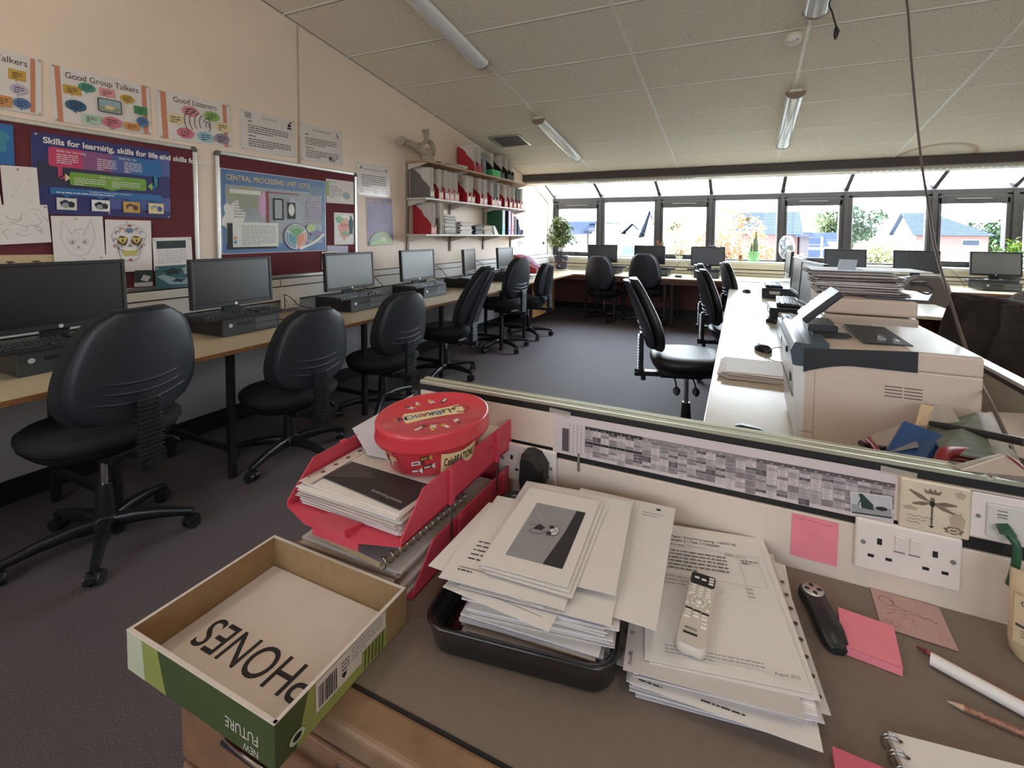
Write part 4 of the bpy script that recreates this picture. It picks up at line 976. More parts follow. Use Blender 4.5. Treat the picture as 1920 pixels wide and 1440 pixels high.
q = quad((-3.159,1.51,1.266), (-3.159,1.714,1.271), (-3.159,1.515,1.072)); sh = q[0]; W, H = sh.w, sh.h
sh.rect(W*.09,H*.66,W*.75,H*.24,'g_dark'); sh.lines(W*.1,H*.57,W*.74,6,H*.07,'lightgrey_ink',H*.03,4)
hang(q, 'white_notice', 'white notice with a dark rectangle at its top, right of the skull picture', 'notice', ((.05,.93),(.95,.93)))
q = quad((-3.157,1.513,1.098), (-3.157,1.709,1.102), (-3.157,1.522,0.9649)); sh = q[0]; W, H = sh.w, sh.h
sh.rect(0,0,W,H,'g_sea'); sh.poly([(W*.03,H*.55),(W*.35,H*.15),(W*.97,H*.05),(W*.9,H*.35),(W*.5,H*.42),(W*.2,H*.62)],'g_light'); sh.ell(W*.45,H*.72,W*.22,H*.15,'g_dark',18,.25,5); sh.ell(W*.85,H*.75,W*.13,H*.2,'g_light',18,.2,5); sh.ell(W*.6,H*.3,W*.16,H*.08,'g_dark',14,.3,4)
hang(q, 'sea_picture', 'blue-green painted picture pinned over the lower edge of the left pinboard', 'picture', ((.05,.88),(.95,.93)))
q = quad((-3.16,1.421,1.082), (-3.16,1.508,1.079), (-3.16,1.419,0.988)); sh = q[0]; W, H = sh.w, sh.h
sh.rect(0,0,W,H,'g_dark'); sh.ell(W*.6,H*.5,W*.25,H*.2,'lightgrey_ink',14,.2,4); sh.rect(0,0,W,H*.25,'lightgrey_ink')
hang(q, 'dark_picture', 'small black and white picture beside the widest monitor', 'picture', None)
# --- processor poster and its neighbours
q = quad((-3.171,1.895,1.727), (-3.171,2.716,1.727), (-3.171,1.9,1.155), True); sh = q[0]; W, H = sh.w, sh.h
sh.rect(.004,.004,W-.008,H-.008,'c_blue'); sh.rect(.03,H*.12,W*.92,H*.70,'c_grey')
sh.ell(W*.22,H*.68,W*.17,H*.13,'c_olive',20,.1,5); sh.ell(W*.9,H*.85,W*.09,H*.07,'c_slate',20,.2,5); sh.ell(W*.1,H*.42,W*.09,H*.2,'c_offwhite',20,.2,6); sh.ell(W*.35,H*.60,W*.04,H*.16,'c_pink',20,.2,6); sh.ell(W*.64,H*.62,W*.05,H*.1,'i_lavender',20,.2,4); sh.ell(W*.86,H*.60,W*.08,H*.16,'i_lavender',20,.15,5); sh.ell(W*.80,H*.25,W*.12,H*.1,'c_slate',20,.15,5)
sh.text('CENTRAL PROCESSING UNIT (CPU)', W*.04, H*.875, H*.088, 'i_cream', .80, off=.0008); sh.rect(W*.07,H*.72,W*.26,H*.05,'c_offwhite')
for x, n in ((.1,8),(.4,9),(.76,10)): sh.lines(W*x,H*.68,W*.2,n,H*.035,'grey_ink',H*.012,n)
sh.rect(W*.38,H*.38,W*.02,H*.4,'k_red'); sh.rect(W*.38,H*.765,W*.32,H*.012,'k_red'); sh.rect(W*.44,H*.42,W*.10,H*.28,'ink'); sh.rect(W*.455,H*.44,W*.07,H*.24,'c_grey'); sh.rect(W*.58,H*.44,W*.08,H*.22,'g_dark'); sh.ell(W*.62,H*.56,W*.03,H*.08,'c_offwhite')
sh.rect(W*.045,H*.055,W*.42,H*.31,'blackink'); sh.rect(W*.085,H*.08,W*.40,H*.30,'c_offwhite'); sh.lines(W*.16,H*.33,W*.30,10,H*.025,'grey_ink',H*.01,6); sh.ell(W*.105,H*.19,.012,.012,'c_orange'); sh.ell(W*.105,H*.14,.012,.012,'c_teal')
cx, cy, r = W*.665, H*.205, H*.165
sh.ell(cx,cy,r*1.12,r*1.12,'s_purple',32); sh.ell(cx,cy,r,r,'p_white',32)
for k, c in enumerate(('c_green','c_teal','c_orange')):
    a0 = PI/6+k*2*PI/3; sh.poly([(cx,cy)]+[(cx+r*.93*math.cos(a), cy+r*.93*math.sin(a)) for a in [a0+.06+j*(2*PI/3-.12)/10 for j in range(11)]], c)
sh.ring(cx,cy,r*.78,r*.78,.004,'p_white'); sh.ell(W*.82,H*.32,W*.05,H*.06,'s_globe'); sh.rect(W*.82,H*.22,W*.14,H*.06,'s_purple'); sh.line([(W*.70,H*.04),(W*.85,H*.12),(W*.97,H*.24)],.02,'p_white')
hang(q, 'processor_poster', 'large shiny poster titled Central Processing Unit (CPU)', 'poster', None)
q = quad((-3.172,2.712,1.751), (-3.172,3.001,1.754), (-3.172,2.73,1.553)); sh = q[0]; W, H = sh.w, sh.h
sh.rect(W*.02,H*.3,W*.08,H*.6,'i_lime'); sh.text('Resources', W*.1,H*.86,H*.1,'c_green',.9); sh.lines(W*.12,H*.68,W*.7,1,.02,'p_blue',H*.03,3); sh.lines(W*.12,H*.58,W*.45,5,H*.09,'grey_ink',H*.03,3); sh.ell(W*.72,H*.35,W*.15,H*.18,'c_orange',8); sh.ell(W*.72,H*.35,W*.11,H*.14,'c_teal',12,.2,5); sh.ell(W*.55,H*.2,W*.12,H*.08,'c_offwhite',14,.2,5)
hang(q, 'small_leaflet', 'white leaflet with a green margin at the top right of the processor pinboard', 'notice', None)
q = quad((-3.172,2.799,1.477), (-3.172,3.01,1.478), (-3.172,2.806,1.202)); sh = q[0]; W, H = sh.w, sh.h
sh.rect(W*.04,H*.04,W*.92,H*.92,'c_offwhite'); sh.ell(W*.5,H*.5,W*.3,H*.33,'c_orange',30,.15,7); sh.ell(W*.25,H*.78,W*.18,H*.12,'c_green',14,.2,5); sh.ell(W*.85,H*.6,W*.12,H*.3,'g_sea',14,.2,5); sh.ell(W*.55,H*.35,W*.2,H*.06,'c_green',14,.2,5); sh.ell(W*.5,H*.6,W*.2,H*.06,'i_pink',14,.2,5)
for k in range(4): sh.rect(W*.06,H*(.14+.07*k),W*.25,H*.025,'p_white')
hang(q, 'green_red_leaflet', 'small green and orange leaflet at the lower right of the processor pinboard', 'notice', ((.06,.96),(.94,.96),(.94,.04)))
q = quad((-3.17,2.726,1.199), (-3.17,2.945,1.19), (-3.17,2.728,1.128)); sh = q[0]; sh.rect(0,0,sh.w,sh.h,'i_lavender')
hang(q, 'lavender_slip', 'plain lavender paper slip below the green and orange leaflet', 'notice', None)
q = quad((-3.168,2.672,1.146), (-3.168,2.829,1.147), (-3.168,2.678,1.003)); sh = q[0]; sh.rect(.008,.01,sh.w-.016,sh.h-.02,'g_dark')
hang(q, 'dark_photo', 'dark photo with a white border half hidden behind the third monitor', 'picture', None)
q = quad((-3.183,6.227,1.215), (-3.183,6.43,1.213), (-3.183,6.228,1.108)); q[0].lines(.01,q[0].h*.7,q[0].w*.7,3,.03,'ink',.01,2)
hang(q, 'wall_note', 'tiny printed note on the wall under the right end of the shelves', 'notice', None)

# ================================================================ WALL SHELVES
M_up = mat('shelf_upright', s(150,142,134), .45, metal=.3, noise=.05)
M_shw = mat('shelf_white', s(206,200,192), .4, noise=.03)
M_shb = mat('shelf_beech', s(176,146,108), .45, noise=.12, nscale=30)
for y, l in ((3.73,'shelf upright rail at the left end, beside the purple poster'),(4.47,'shelf upright rail, second from the left'),(5.22,'shelf upright rail, third from the left'),(5.99,'shelf upright rail at the window end')):
    t = thing('shelf_upright', l, 'shelf bracket', (WX, y, 0))
    b = MB(); b.box(.001,.018,-.013,-.005,1.10,2.03); b.box(.001,.018,.005,.013,1.10,2.03); b.box(.001,.006,-.013,.013,1.10,2.03); b.build('rail', M_up, t)
    for z in (1.265,1.635,2.01):
        b = MB(); b.add([(.018,-.004,z+.012),(.25,-.004,z+.012),(.25,-.004,z+.002),(.018,-.004,z-.055),(.018,.004,z+.012),(.25,.004,z+.012),(.25,.004,z+.002),(.018,.004,z-.055)],
            [(0,1,2,3),(7,6,5,4),(0,4,5,1),(1,5,6,2),(2,6,7,3),(3,7,4,0)]); b.build('bracket', M_shw, t)
SF = -2.92
for z, m, l in ((2.023,M_shb,'top wooden shelf with the bone and the box files'),(1.648,M_shw,'middle white shelf packed with red magazine files'),(1.278,M_shw,'bottom white shelf with paper piles and ring binders')):
    tag(MB().box(WX+.02, SF, 3.70, 6.01, z, z+.020).build('wall_shelf', m, bevel=.003), l, 'shelf')
M_red = mat('file_red', s(172,40,52), .4, noise=.05); M_gry = mat('file_grey', s(112,106,104), .5, noise=.06); M_blk = mat('file_black', s(40,40,42), .45, noise=.06)
M_lab = mat('file_label', s(226,208,168), .6); M_sheets = mat('file_papers', s(216,208,200), .7, noise=.08, nscale=60)
def mfile(y, z, m, wd=.078, label=None, cap=.0, lab=None, grp=None):
    """open-topped magazine file: tall at the back (wall), low at the front, stepped side profile"""
    t = thing('magazine_file', label, 'magazine file', (SF-.012, y, z), 0, grp)
    prof = [(0,0),(0,.105),(-.02,.125),(-.05,.16),(-.075,.175),(-.10,.20),(-.125,.245),(-.15,.262),(-.20,.295),(-.235,.30),(-.235,0)]
    n = len(prof)
    for yy in (0, wd-.003):
        b = MB(); b.add([(p,yy,q) for p,q in prof]+[(p,yy+.003,q) for p,q in prof], [tuple(reversed(range(n))), tuple(range(n,2*n))]+[(i,(i+1)%n,(i+1)%n+n,i+n) for i in range(n)]); b.build('side_panel', m, t)
    b = MB(); b.box(-.003,0,.003,wd-.003,0,.07)
    k = 12; pts = [(.003,.07)]+[(wd/2-(wd/2-.003)*math.cos(PI*j/k), .105-.035*math.sin(PI*j/k)) for j in range(k+1)]+[(wd-.003,.07)]
    b.add([(-.003,p,q) for p,q in pts]+[(0,p,q) for p,q in pts], [tuple(reversed(range(len(pts)))), tuple(range(len(pts),2*len(pts)))]+[(i,(i+1)%len(pts),(i+1)%len(pts)+len(pts),i+len(pts)) for i in range(len(pts))])
    b.box(-.235,-.232,.003,wd-.003,0,.30); b.box(-.235,0,.003,wd-.003,0,.003); b.build('front_panel', m, t)
    if lab is not None: 
        b = MB(); hw = wd*.30; b.add([(.0006,wd/2-hw,.018),(.0006,wd/2+hw,.018),(.0006,wd/2+hw*1.2,.045),(.0006,wd/2+hw,.07),(.0006,wd/2-hw,.07),(.0006,wd/2-hw*1.2,.045)], [(0,1,2,3,4,5)]); b.build('spine_label', lab, t)
    return t
def papers_in(y, z, wd, label, seed=1, h=.30, d=.21, m=None, grp=None):
    R = random.Random(seed); b = MB(); n = max(4, int(wd/.006)); x0 = SF-.24
    for i in range(n):
        yy = y+.006+(wd-.014)*i/n; hh = h*R.uniform(.93,1); dd = d*R.uniform(.94,1); ln = R.uniform(-.006,.006)
        b.add([(x0+.002,yy,z),(x0+dd,yy+ln,z),(x0+dd,yy+ln*2,z+hh),(x0+.002,yy,z+hh),(x0+.002,yy+.0035,z),(x0+dd,yy+ln+.0035,z),(x0+dd,yy+ln*2+.0035,z+hh),(x0+.002,yy+.0035,z+hh)],
            [(0,1,2,3),(7,6,5,4),(0,4,5,1),(1,5,6,2),(2,6,7,3),(3,7,4,0)])
    return tag(b.build('paper_bundle', m or M_sheets), label, 'papers', grp)
ORD = ['first','second','third','fourth','fifth','sixth','seventh','eighth','ninth','tenth','eleventh','twelfth','thirteenth','fourteenth','fifteenth','sixteenth','seventeenth']
Y = [3.775,3.925,4.035,4.125,4.215,4.46,4.545,4.74,4.83,5.02,5.10,5.185,5.36,5.50,5.62,5.74,5.83,5.915]
for i, y in enumerate(Y[:17]):
    grey = i == 0; far = 'grey' if grey else 'red'
    mfile(y, 1.668, M_gry if grey else M_red, .08, '%s magazine file, %s from the left on the middle shelf' % (far, ORD[i]), lab=M_lab if i % 3 != 2 or i > 11 else M_paper)
    papers_in(y, 1.671, .08, 'papers standing in the %s magazine file from the left on the middle shelf' % ORD[i], i+3, .315 if i < 9 else .29, .215 if i%4 else .225, M_sheets if i not in (10,15) else mat('file_papers_green', s(140,160,152), .7, noise=.08, nscale=60))
# top shelf
for y, l, q in ((4.60,'left of the two red magazine files on the top shelf','papers in the left red file on the top shelf'),(4.70,'right of the two red magazine files on the top shelf','papers in the right red file on the top shelf')):
    mfile(y, 2.043, M_red, .088, l); papers_in(y, 2.046, .088, q, int(y*10), .31, .215)
for i, y in enumerate((5.04,5.27,5.44,5.54)):
    mfile(y, 2.043, M_blk, .085, 'black magazine file, %s of the four black ones on the top shelf' % ORD[i]); papers_in(y, 2.046, .085, 'papers in the %s black file on the top shelf' % ORD[i], i+31, .295, .20)
papers_in(4.84, 2.043, .085, 'glossy magazines standing between the red and black files', 40, .275, .21, mat('magazine_mix', s(170,176,176), .3, noise=.5, nscale=26))
gb = thing('green_box', 'bright green card box in front of the black files on the top shelf', 'box', (SF-.10, 5.02, 2.043))
MB().box(-.0,.10,0,.21,0,.075).build('box_body', mat('bright_green', s(66,172,92), .4, noise=.04), gb, .003); MB().box(-.002,.102,-.002,.212,.06,.08).build('box_lid', mat('bright_green_lid', s(92,196,118), .4), gb, .003)
b = MB(); R = random.Random(4)
for i in range(7): b.obox((SF-.10+R.uniform(-.01,.01), 4.30+R.uniform(-.02,.02), 2.047+i*.0045), (.20,.29,.004), R.uniform(-.15,.15))
tag(b.build('paper_pile', M_sheets), 'low pile of loose papers on the top shelf beside the bone', 'papers')
# vertebra-like bone sculpture
b = MB()
def blob(pts, rs, n=14): b.tube(wave(pts), [rs[min(len(rs)-1, int(i/6))]+(rs[min(len(rs)-1, int(i/6)+1)]-rs[min(len(rs)-1, int(i/6))])*((i%6)/6) for i in range((len(pts)-1)*6+1)], n)
Z0 = 2.043
b.loft([sellip(.055,.075,Z0,22,2.3,-3.03,3.86), sellip(.06,.085,Z0+.04,22,2.3,-3.03,3.86), sellip(.05,.07,Z0+.07,22,2.3,-3.03,3.85), sellip(.058,.09,Z0+.115,22,2.3,-3.03,3.86), sellip(.045,.07,Z0+.14,22,2.3,-3.03,3.87)])
blob([(-3.03,3.80,Z0+.09),(-3.04,3.70,Z0+.13),(-3.05,3.62,Z0+.15),(-3.06,3.55,Z0+.155),(-3.06,3.50,Z0+.16)], [.05,.042,.036,.034,.045,.02])
blob([(-3.03,3.72,Z0+.16),(-3.03,3.80,Z0+.19),(-3.03,3.85,Z0+.24),(-3.03,3.84,Z0+.30),(-3.03,3.83,Z0+.335)], [.014,.02,.026,.034,.04,.012])
blob([(-3.03,3.85,Z0+.24),(-3.02,3.92,Z0+.20),(-3.02,3.955,Z0+.15),(-3.02,3.93,Z0+.10)], [.02,.026,.02,.03,.02])
bn = thing('bone_sculpture', 'pale grey bone-shaped sculpture on the left end of the top shelf', 'sculpture', (0,0,0))
b.build('bone', mat('bone_grey', s(166,154,138), .7, noise=.25, nscale=18, bump=.5, bscale=60), bn)
MB().box(-3.0,-2.95,3.93,3.99,Z0,Z0+.018).build('foot_block', M_black, bn)
# bottom shelf
zb = 1.298
mfile(3.80, zb, M_red, .085, 'big red magazine file at the left end of the bottom shelf', lab=mat('peach_label', s(226,178,150), .6)); papers_in(3.80, zb+.003, .085, 'papers in the red file on the bottom shelf', 51, .32, .22)
papers_in(3.90, zb, .04, 'olive cardboard folder standing beside the red file on the bottom shelf', 52, .17, .235, mat('olive_card', s(96,100,78), .7))
papers_in(3.945, zb, .075, 'white papers standing upright on the bottom shelf', 53, .335, .23)
def pile(name, x, y, z, w_, d, h, label, seed, m, n=None, th=None, cat='papers', jx=.012, jr=.10, rot=0., kind=None):
    R = random.Random(seed); n = n or int(h/.004); b = MB(); zz = z
    for i in range(n):
        t_ = h/n; b.obox((x+R.uniform(-jx,jx), y+R.uniform(-jx,jx), zz+t_/2), (w_*R.uniform(.95,1), d*R.uniform(.95,1), t_*.92), rot+R.uniform(-jr,jr)*(.4 if i%3 else 1), mi=R.randrange(len(m))); zz += t_
    return tag(b.build(name, m), label, cat, None, kind)
M_cream_p = mat('aged_paper', s(200,188,160), .7, noise=.08, nscale=30)
pile('paper_pile', SF-.115, 4.13, zb, .21, .20, .215, 'tallest pile of papers on the bottom shelf', 3, [M_sheets,M_paper,M_gry], 30)
pile('paper_pile', SF-.115, 4.44, zb, .21, .26, .145, 'second pile of papers on the bottom shelf, edged with black clips', 4, [M_sheets,M_paper], 18)
pile('magazine_pile', SF-.115, 4.72, zb, .21, .17, .10, 'pile of black-spined booklets on the bottom shelf', 5, [M_blk,mat('booklet_dark', s(60,58,50), .6)], 14)
pile('magazine_pile', SF-.115, 4.93, zb, .21, .20, .105, 'pile of cream booklets under a brown folder on the bottom shelf', 6, [M_cream_p,M_sheets], 15)
tag(MB().box(SF-.23,SF-.01,4.70,5.02,zb+.1065,zb+.110).build('brown_folder', mat('manila', s(150,128,84), .7, noise=.06)), 'brown card folder lying on the booklets on the bottom shelf', 'folder')
b = MB()
for k, y in enumerate((4.31,4.33,4.30,4.34,4.32)): b.obox((SF-.02, y, zb+.02+k*.026), (.03,.022,.016), k*.4)
tag(b.build('bulldog_clips', M_black), 'heap of black bulldog clips between two paper piles on the bottom shelf', 'clips', None, 'stuff')
tag(MB().add([(SF-.20,5.10,zb),(SF-.012,5.10,zb),(SF-.012,5.06,zb+.11),(SF-.20,5.055,zb+.13),(SF-.20,5.22,zb),(SF-.012,5.20,zb),(SF-.012,5.10,zb+.11),(SF-.20,5.10,zb+.13)],[(0,1,2,3),(7,6,5,4),(0,4,5,1),(1,5,6,2),(2,6,7,3),(3,7,4,0)]).build('leaning_papers', M_paper), 'white papers leaning beside the green ring binder', 'papers')
def binder(y, wd, m, spine, label, h=.325, d=.235):
    t = thing('ring_binder', label, 'ring binder', (SF-.012, y, zb)); 
    MB().box(-d,-.006,0,.003,0,h).build('cover', m, t); MB().box(-d,-.006,wd-.003,wd,0,h).build('cover', m, t)
    MB().box(-.006,0,0,wd,0,h).build('spine', spine, t, .003); MB().box(.0,.0008,.012,wd-.012,.12,h-.02).build('spine_label', M_paper, t)
    b = MB(); b.T = Matrix.Translation((.0005,wd/2,.06)) @ Matrix.Rotation(PI/2,4,'Y'); b.lathe([(.011,0),(.011,.001),(.007,.001)], n=14, cap=True); b.build('finger_ring', M_black, t)
    MB().box(-d+.01,-.01,.006,wd-.006,.004,h-.02).build('filed_papers', M_sheets, t); return t
binder(5.30,.072,mat('binder_green', s(36,92,60), .5),mat('spine_teal', s(120,200,196), .4),'dark green ring binder with a teal spine')
binder(5.47,.07,mat('binder_plum', s(58,40,58), .5),mat('spine_lilac', s(180,160,216), .4),'dark purple ring binder with a lilac spine')
binder(5.565,.062,mat('binder_pink', s(220,130,160), .5),mat('spine_pink', s(232,150,172), .4),'pink ring binder with a white label', .30)
for i, (y, w_, h, c, l) in enumerate(((5.66,.035,.26,(86,88,76),'grey-green book right of the pink binder'),(5.70,.03,.25,(70,72,66),'dark book right of the pink binder, next to the grey-green one'),(5.775,.018,.22,(60,80,110),'thin blue book near the window end of the bottom shelf'))):
    t = thing('book', l, 'book', (SF-.02,y,zb)); m = mat('book_cover_%s' % 'abc'[i], s(*c), .5)
    b = MB(); b.box(-.17,0,0,.002,0,h); b.box(-.17,0,w_-.002,w_,0,h); b.box(-.002,0,0,w_,0,h); b.build('cover', m, t); MB().box(-.165,-.003,.002,w_-.002,.004,h-.004).build('pages', M_sheets, t)
tag(MB().lathe([(.026,0),(.028,.03),(.026,.10),(.012,.14),(.010,.17)],(SF-.06,5.86,zb),18).build('small_bottle', mat('blue_plastic', s(70,110,160), .3)), 'small blue bottle at the window end of the bottom shelf', 'bottle')
tag(MB().lathe([(.03,0),(.045,.04),(.04,.075)],(SF-.06,5.94,zb),18).build('small_pot', mat('grey_pot', s(150,150,150), .5)), 'small grey pot at the window end of the bottom shelf', 'pot')
# red folder rack and papers at the far end of the left bench
t = thing('folder_rack', 'red and clear plastic folders standing on the left bench beside the fig', 'folders', (-3.0, 5.75, DT))
pr = [(0,0),(.36,0),(.36,.12),(.25,.17),(.14,.27),(.0,.31)]
for k, (yy, m) in enumerate(((0,M_red),(.12,M_red),(.06,mat('clear_plastic', s(226,222,230), .2, alpha=.5)),(.18,MATS['clear_plastic']),(.23,mat('lilac_card', s(206,196,226), .5)),(.27,mat('pink_card', s(232,170,190), .5)))):
    b = MB(); n = len(pr); b.add([(p,yy,q) for p,q in pr]+[(p,yy+.004,q) for p,q in pr], [tuple(reversed(range(n))), tuple(range(n,2*n))]+[(i,(i+1)%n,(i+1)%n+n,i+n) for i in range(n)]); b.build('folder', m, t)
pile('paper_pile', -2.72, 5.62, DT, .21, .28, .05, 'untidy white papers on the left bench in front of the red folders', 77, [M_paper,M_sheets], 12, jx=.03, jr=.4)

# ================================================================ TEACHER'S DESK
M_desk = mat('desk_laminate', s(122,108,97), .5, noise=.05, nscale=90)
M_oak = mat('oak_lipping', s(136,106,80), .5, noise=.18, nscale=30, bump=.1, bscale=90)
M_ped = mat('pedestal_brown', s(136,98,72), .55, noise=.16, nscale=26)
t = thing('teacher_desk', 'grey-brown desk with oak edging in the foreground', 'desk', (0,0,0))
MB().box(-.742,1.6,.432,.9165,.676,.705).build('desktop', M_desk, t)
b = MB(); b.box(-.788,-.742,.386,.9165,.672,.7055); b.box(-.742,1.6,.386,.432,.672,.7055); b.build('edge_lipping', M_oak, t, .007, seg=3)
b = MB(); b.box(-.7435,-.7395,.43,.9165,.7,.7058); b.box(-.742,1.6,.4295,.4335,.7,.7058); b.build('edge_groove', M_black, t)
p = MB(); p.box(-.776,-.36,.402,.90,0,.671); pd = p.build('drawer_pedestal', M_ped, t, .002)
for k, (za, zb_) in enumerate(((.50,.665),(.32,.49),(.04,.31))):
    d = MB().box(-.772,-.364,.388,.402,za,zb_).build('drawer', M_ped, t, .003)
    MB().tube([(-.60,.388,zb_-.017),(-.60,.350,zb_-.017),(-.44,.350,zb_-.017),(-.44,.388,zb_-.017)], .006, 8).build('handle', M_chrome, d)
MB().box(.9,1.5,.402,.90,0,.671).build('drawer_pedestal', M_ped, t, .002)

# ---------------------------------------------------------------- divider fittings
def socket_plate(name, x0, x1, z0, z1, label, double=True):
    t = thing(name, label, 'socket', (x0, .917, z0)); W = x1-x0; H = z1-z0
    MB().box(0,W,-.009,0,0,H).build('socket_plate', mat('socket_white', s(226,214,206), .35, noise=.02), t, .004, seg=3)
    h = MB(); sw = MB(); y = -.0092
    for cx in ((.24,.76) if double else (.3,)):
        cx *= W
        h.box(cx-.0035,cx+.0035,y,y+.002,H*.56,H*.68); h.box(cx-.016,cx-.007,y,y+.002,H*.28,H*.34); h.box(cx+.009,cx+.018,y,y+.002,H*.28,H*.34)
    h.build('pin_holes', M_black, t)
    for k in ((.43,.57) if double else (.55,)):
        s_ = MB(); s_.obox((W*k,-.0105,H*.68), (.013,.004,.026), rx=.08); s_.build('switch', MATS['socket_white'], t, .001)
        MB().box(W*k-.008,W*k+.008,-.0098,-.009,H*.49,H*.51).build('switch_shadow', M_darkg, t)
    for k in (.08,.92): 
        b = MB(); b.cyl((W*k,-.0098,H*.55), .0038, .0015, 14, 'y'); b.build('screw', M_darkg, t)
    return t
socket_plate('double_socket', .192, .336, .741, .829, 'white double socket with two switches on the divider, right of the pink note')
socket_plate('double_socket', -.51, -.365, .742, .828, 'white double socket with a black plug in it behind the red trays')
bp_ = thing('black_plug', 'chunky black plug pushed into the socket behind the photo sheet', 'plug', (-.413,.908,.79))
b = MB(); pts = [(-.022,-.052),(.018,-.052),(.03,-.02),(.032,.012),(.014,.036),(-.004,.04),(-.022,.036),(-.026,-.02)]
b.T = Matrix.Rotation(PI/2,4,'X'); b.loft([[Vector((x,z,0)) for x,z in pts],[Vector((x,z,.03)) for x,z in pts],[Vector((x*.8,z*.8,.045)) for x,z in pts]], True, False); b.build('plug_body', M_black, bp_, .004)
nw = thing('network_socket', 'white network wall plate with a green lead, right of the dragonfly tile', 'socket', (.352,.917,.838))
MB().box(-.008,.15,-.007,0,0,.072).build('back_plate', MATS['socket_white'], nw, .002)
MB().box(.010,.13,-.011,-.007,.006,.060).build('face_plate', mat('face_white', s(206,200,192), .4), nw, .002)
b = MB(); b.box(.022,.034,-.0116,-.011,.044,.046); b.box(.022,.034,-.0116,-.011,.050,.0515); b.box(.022,.034,-.0116,-.011,.040,.0415); b.cyl((.001,-.0085,.035),.003,.0015,10,'y'); b.build('marking', M_darkg, nw)
gl_ = MB(); gl_.loft([[Vector(p) for p in q] for q in (((.372,.905,.868),(.386,.905,.872),(.386,.897,.872),(.372,.897,.868)),((.372,.893,.860),(.390,.893,.862),(.390,.885,.864),(.372,.886,.862)))], True, False)
gl_.tube(wave([(.382,.893,.862),(.390,.888,.850),(.391,.888,.825),(.388,.89,.795),(0.3867,0.892,0.7846)]), .0055, 10)
tag(gl_.build('green_network_lead', mat('green_lead', s(44,84,60), .45, noise=.1)), 'green network lead hanging from the wall plate at the right edge', 'cable')
st = tag(MB().box(-.318,-.312,.9155,.917,.793,.833).build('bar_sticker', mat('hologram_sticker', s(128,116,98), .35, noise=.5, nscale=200)), 'small dark strip sticker on the divider right of the black plug', 'sticker')
# timetable strip
DY = .9165
q = quad((-.376,DY,.9135),(.247,DY,.9135),(-.376,DY,.825)); sh = q[0]; W, H = sh.w, sh.h
mat('tt_paper', s(206,192,192), .6, noise=.02); mat('tt_dark', s(84,76,80), .6, noise=.1); mat('tt_mid', s(140,128,130), .6, noise=.1); mat('tt_light', s(176,164,164), .6, noise=.1)
sh.names[0] = 'tt_paper'; R = random.Random(12); x0 = .022; nx = 34; cw = (W-.022)/nx; top = H*.80; rows = 10; rh = (top-H*.08)/rows
for i in range(nx):
    xx = x0+i*cw
    if i in (1,2):
        for r in range(rows): sh.rect(xx+.0006, top-(r+1)*rh+.0006, cw-.0012, rh-.0012, 'tt_paper', .0004); sh.rect(xx+cw*.4, top-(r+1)*rh+rh*.4, cw*.2, rh*.2, 'tt_dark', .0006)
        sh.rect(xx, H*.08, .0005, top-H*.08, 'tt_dark', .0007); continue
    if i == 0: sh.rect(xx, H*.08, cw*.9, rh*8, 'tt_dark', .0003); continue
    sh.rect(xx, top-rh*1.4, cw*1.0, rh*1.4, 'blackink' if i < 10 else 'tt_mid' if i < 22 else 'tt_dark', .0003)
    sh.rect(xx+cw*.35, top-rh*.8, cw*.25, rh*.2, 'tt_paper', .0006)
    r = 1
    while r < rows:
        k = R.choice((1,1,1,2)); c = R.choice(('tt_dark','tt_mid','tt_light','tt_paper','tt_light','tt_paper','tt_mid')); 
        if i < 10 and r == 5: c = 'blackink'; k = 1
        zz = top-(r+k)*rh
        sh.rect(xx+.0004, zz+.0004, cw-.0008, k*rh-.0008, c, .0004)
        for m_ in range(k*2): sh.rect(xx+cw*R.uniform(.1,.25), zz+rh*(.25+m_*.5)*.95, cw*R.uniform(.4,.65), rh*.09, 'tt_dark' if c != 'tt_dark' else 'tt_light', .0006)
        r += k
    sh.rect(xx, H*.08, .0005, top-H*.08, 'tt_mid', .0007)
hang(q, 'timetable_strip', 'long grey printed timetable strip taped along the divider', 'timetable', None)
tp = Sheet(.05,.012,.0002,('tape',)) if 'tape' in MATS else None
mat('tape', s(220,206,190), .12, alpha=.35, spec=.8)
for x, l in ((-.385,'piece of clear tape at the left end of the timetable'),(.225,'piece of clear tape at the right end of the timetable')):
    sh = Sheet(.05,.012,.0002,('tape',)); tag(sh.place('clear_tape',(x,DY-.0012,.912),(1,0,-.06),(0,0,1)), l, 'tape')
q = quad((0.1856,0.9145,0.8689),(0.2445,0.9145,0.8738),(0.1861,0.9145,0.8301)); sh = q[0]; W, H = sh.w, sh.h
sh.rect(.001,.004,W-.002,H-.005,'lightgrey_ink'); sh.rect(.001,.004,W-.002,H*.35,'grey_ink'); sh.poly([(W*.2,H*.95),(W*.30,H*.98),(W*.55,H*.55),(W*.55,H*.3),(W*.3,H*.33),(W*.18,H*.5),(W*.25,H*.75)],'g_dark'); sh.ell(W*.75,H*.42,W*.14,H*.09,'blackink'); sh.rect(W*.22,H*.35,W*.03,H*.25,'paper'); sh.rect(.001,.002,W-.002,H*.06,'blackink')
hang(q, 'black_white_photo', 'small black and white seaside photo stuck to the end of the timetable', 'photo', None)
t = thing('dragonfly_tile', 'cream picture tile with a dragonfly under a crown', 'tile', (.252,.917,.829))
mat('tile_cream', s(212,196,172), .25, noise=.10, nscale=22, coat=.3); mat('tile_sepia', s(120,100,88), .4, noise=.1); mat('tile_fade', s(178,158,136), .4, noise=.1)
b = MB().box(0,.092,-.008,0,0,.084).build('tile_body', MATS['tile_cream'], t, .003, seg=3)
sh = Sheet(.084,.076,.0002,('tile_cream',),eps=.00008); W, H = .084,.076
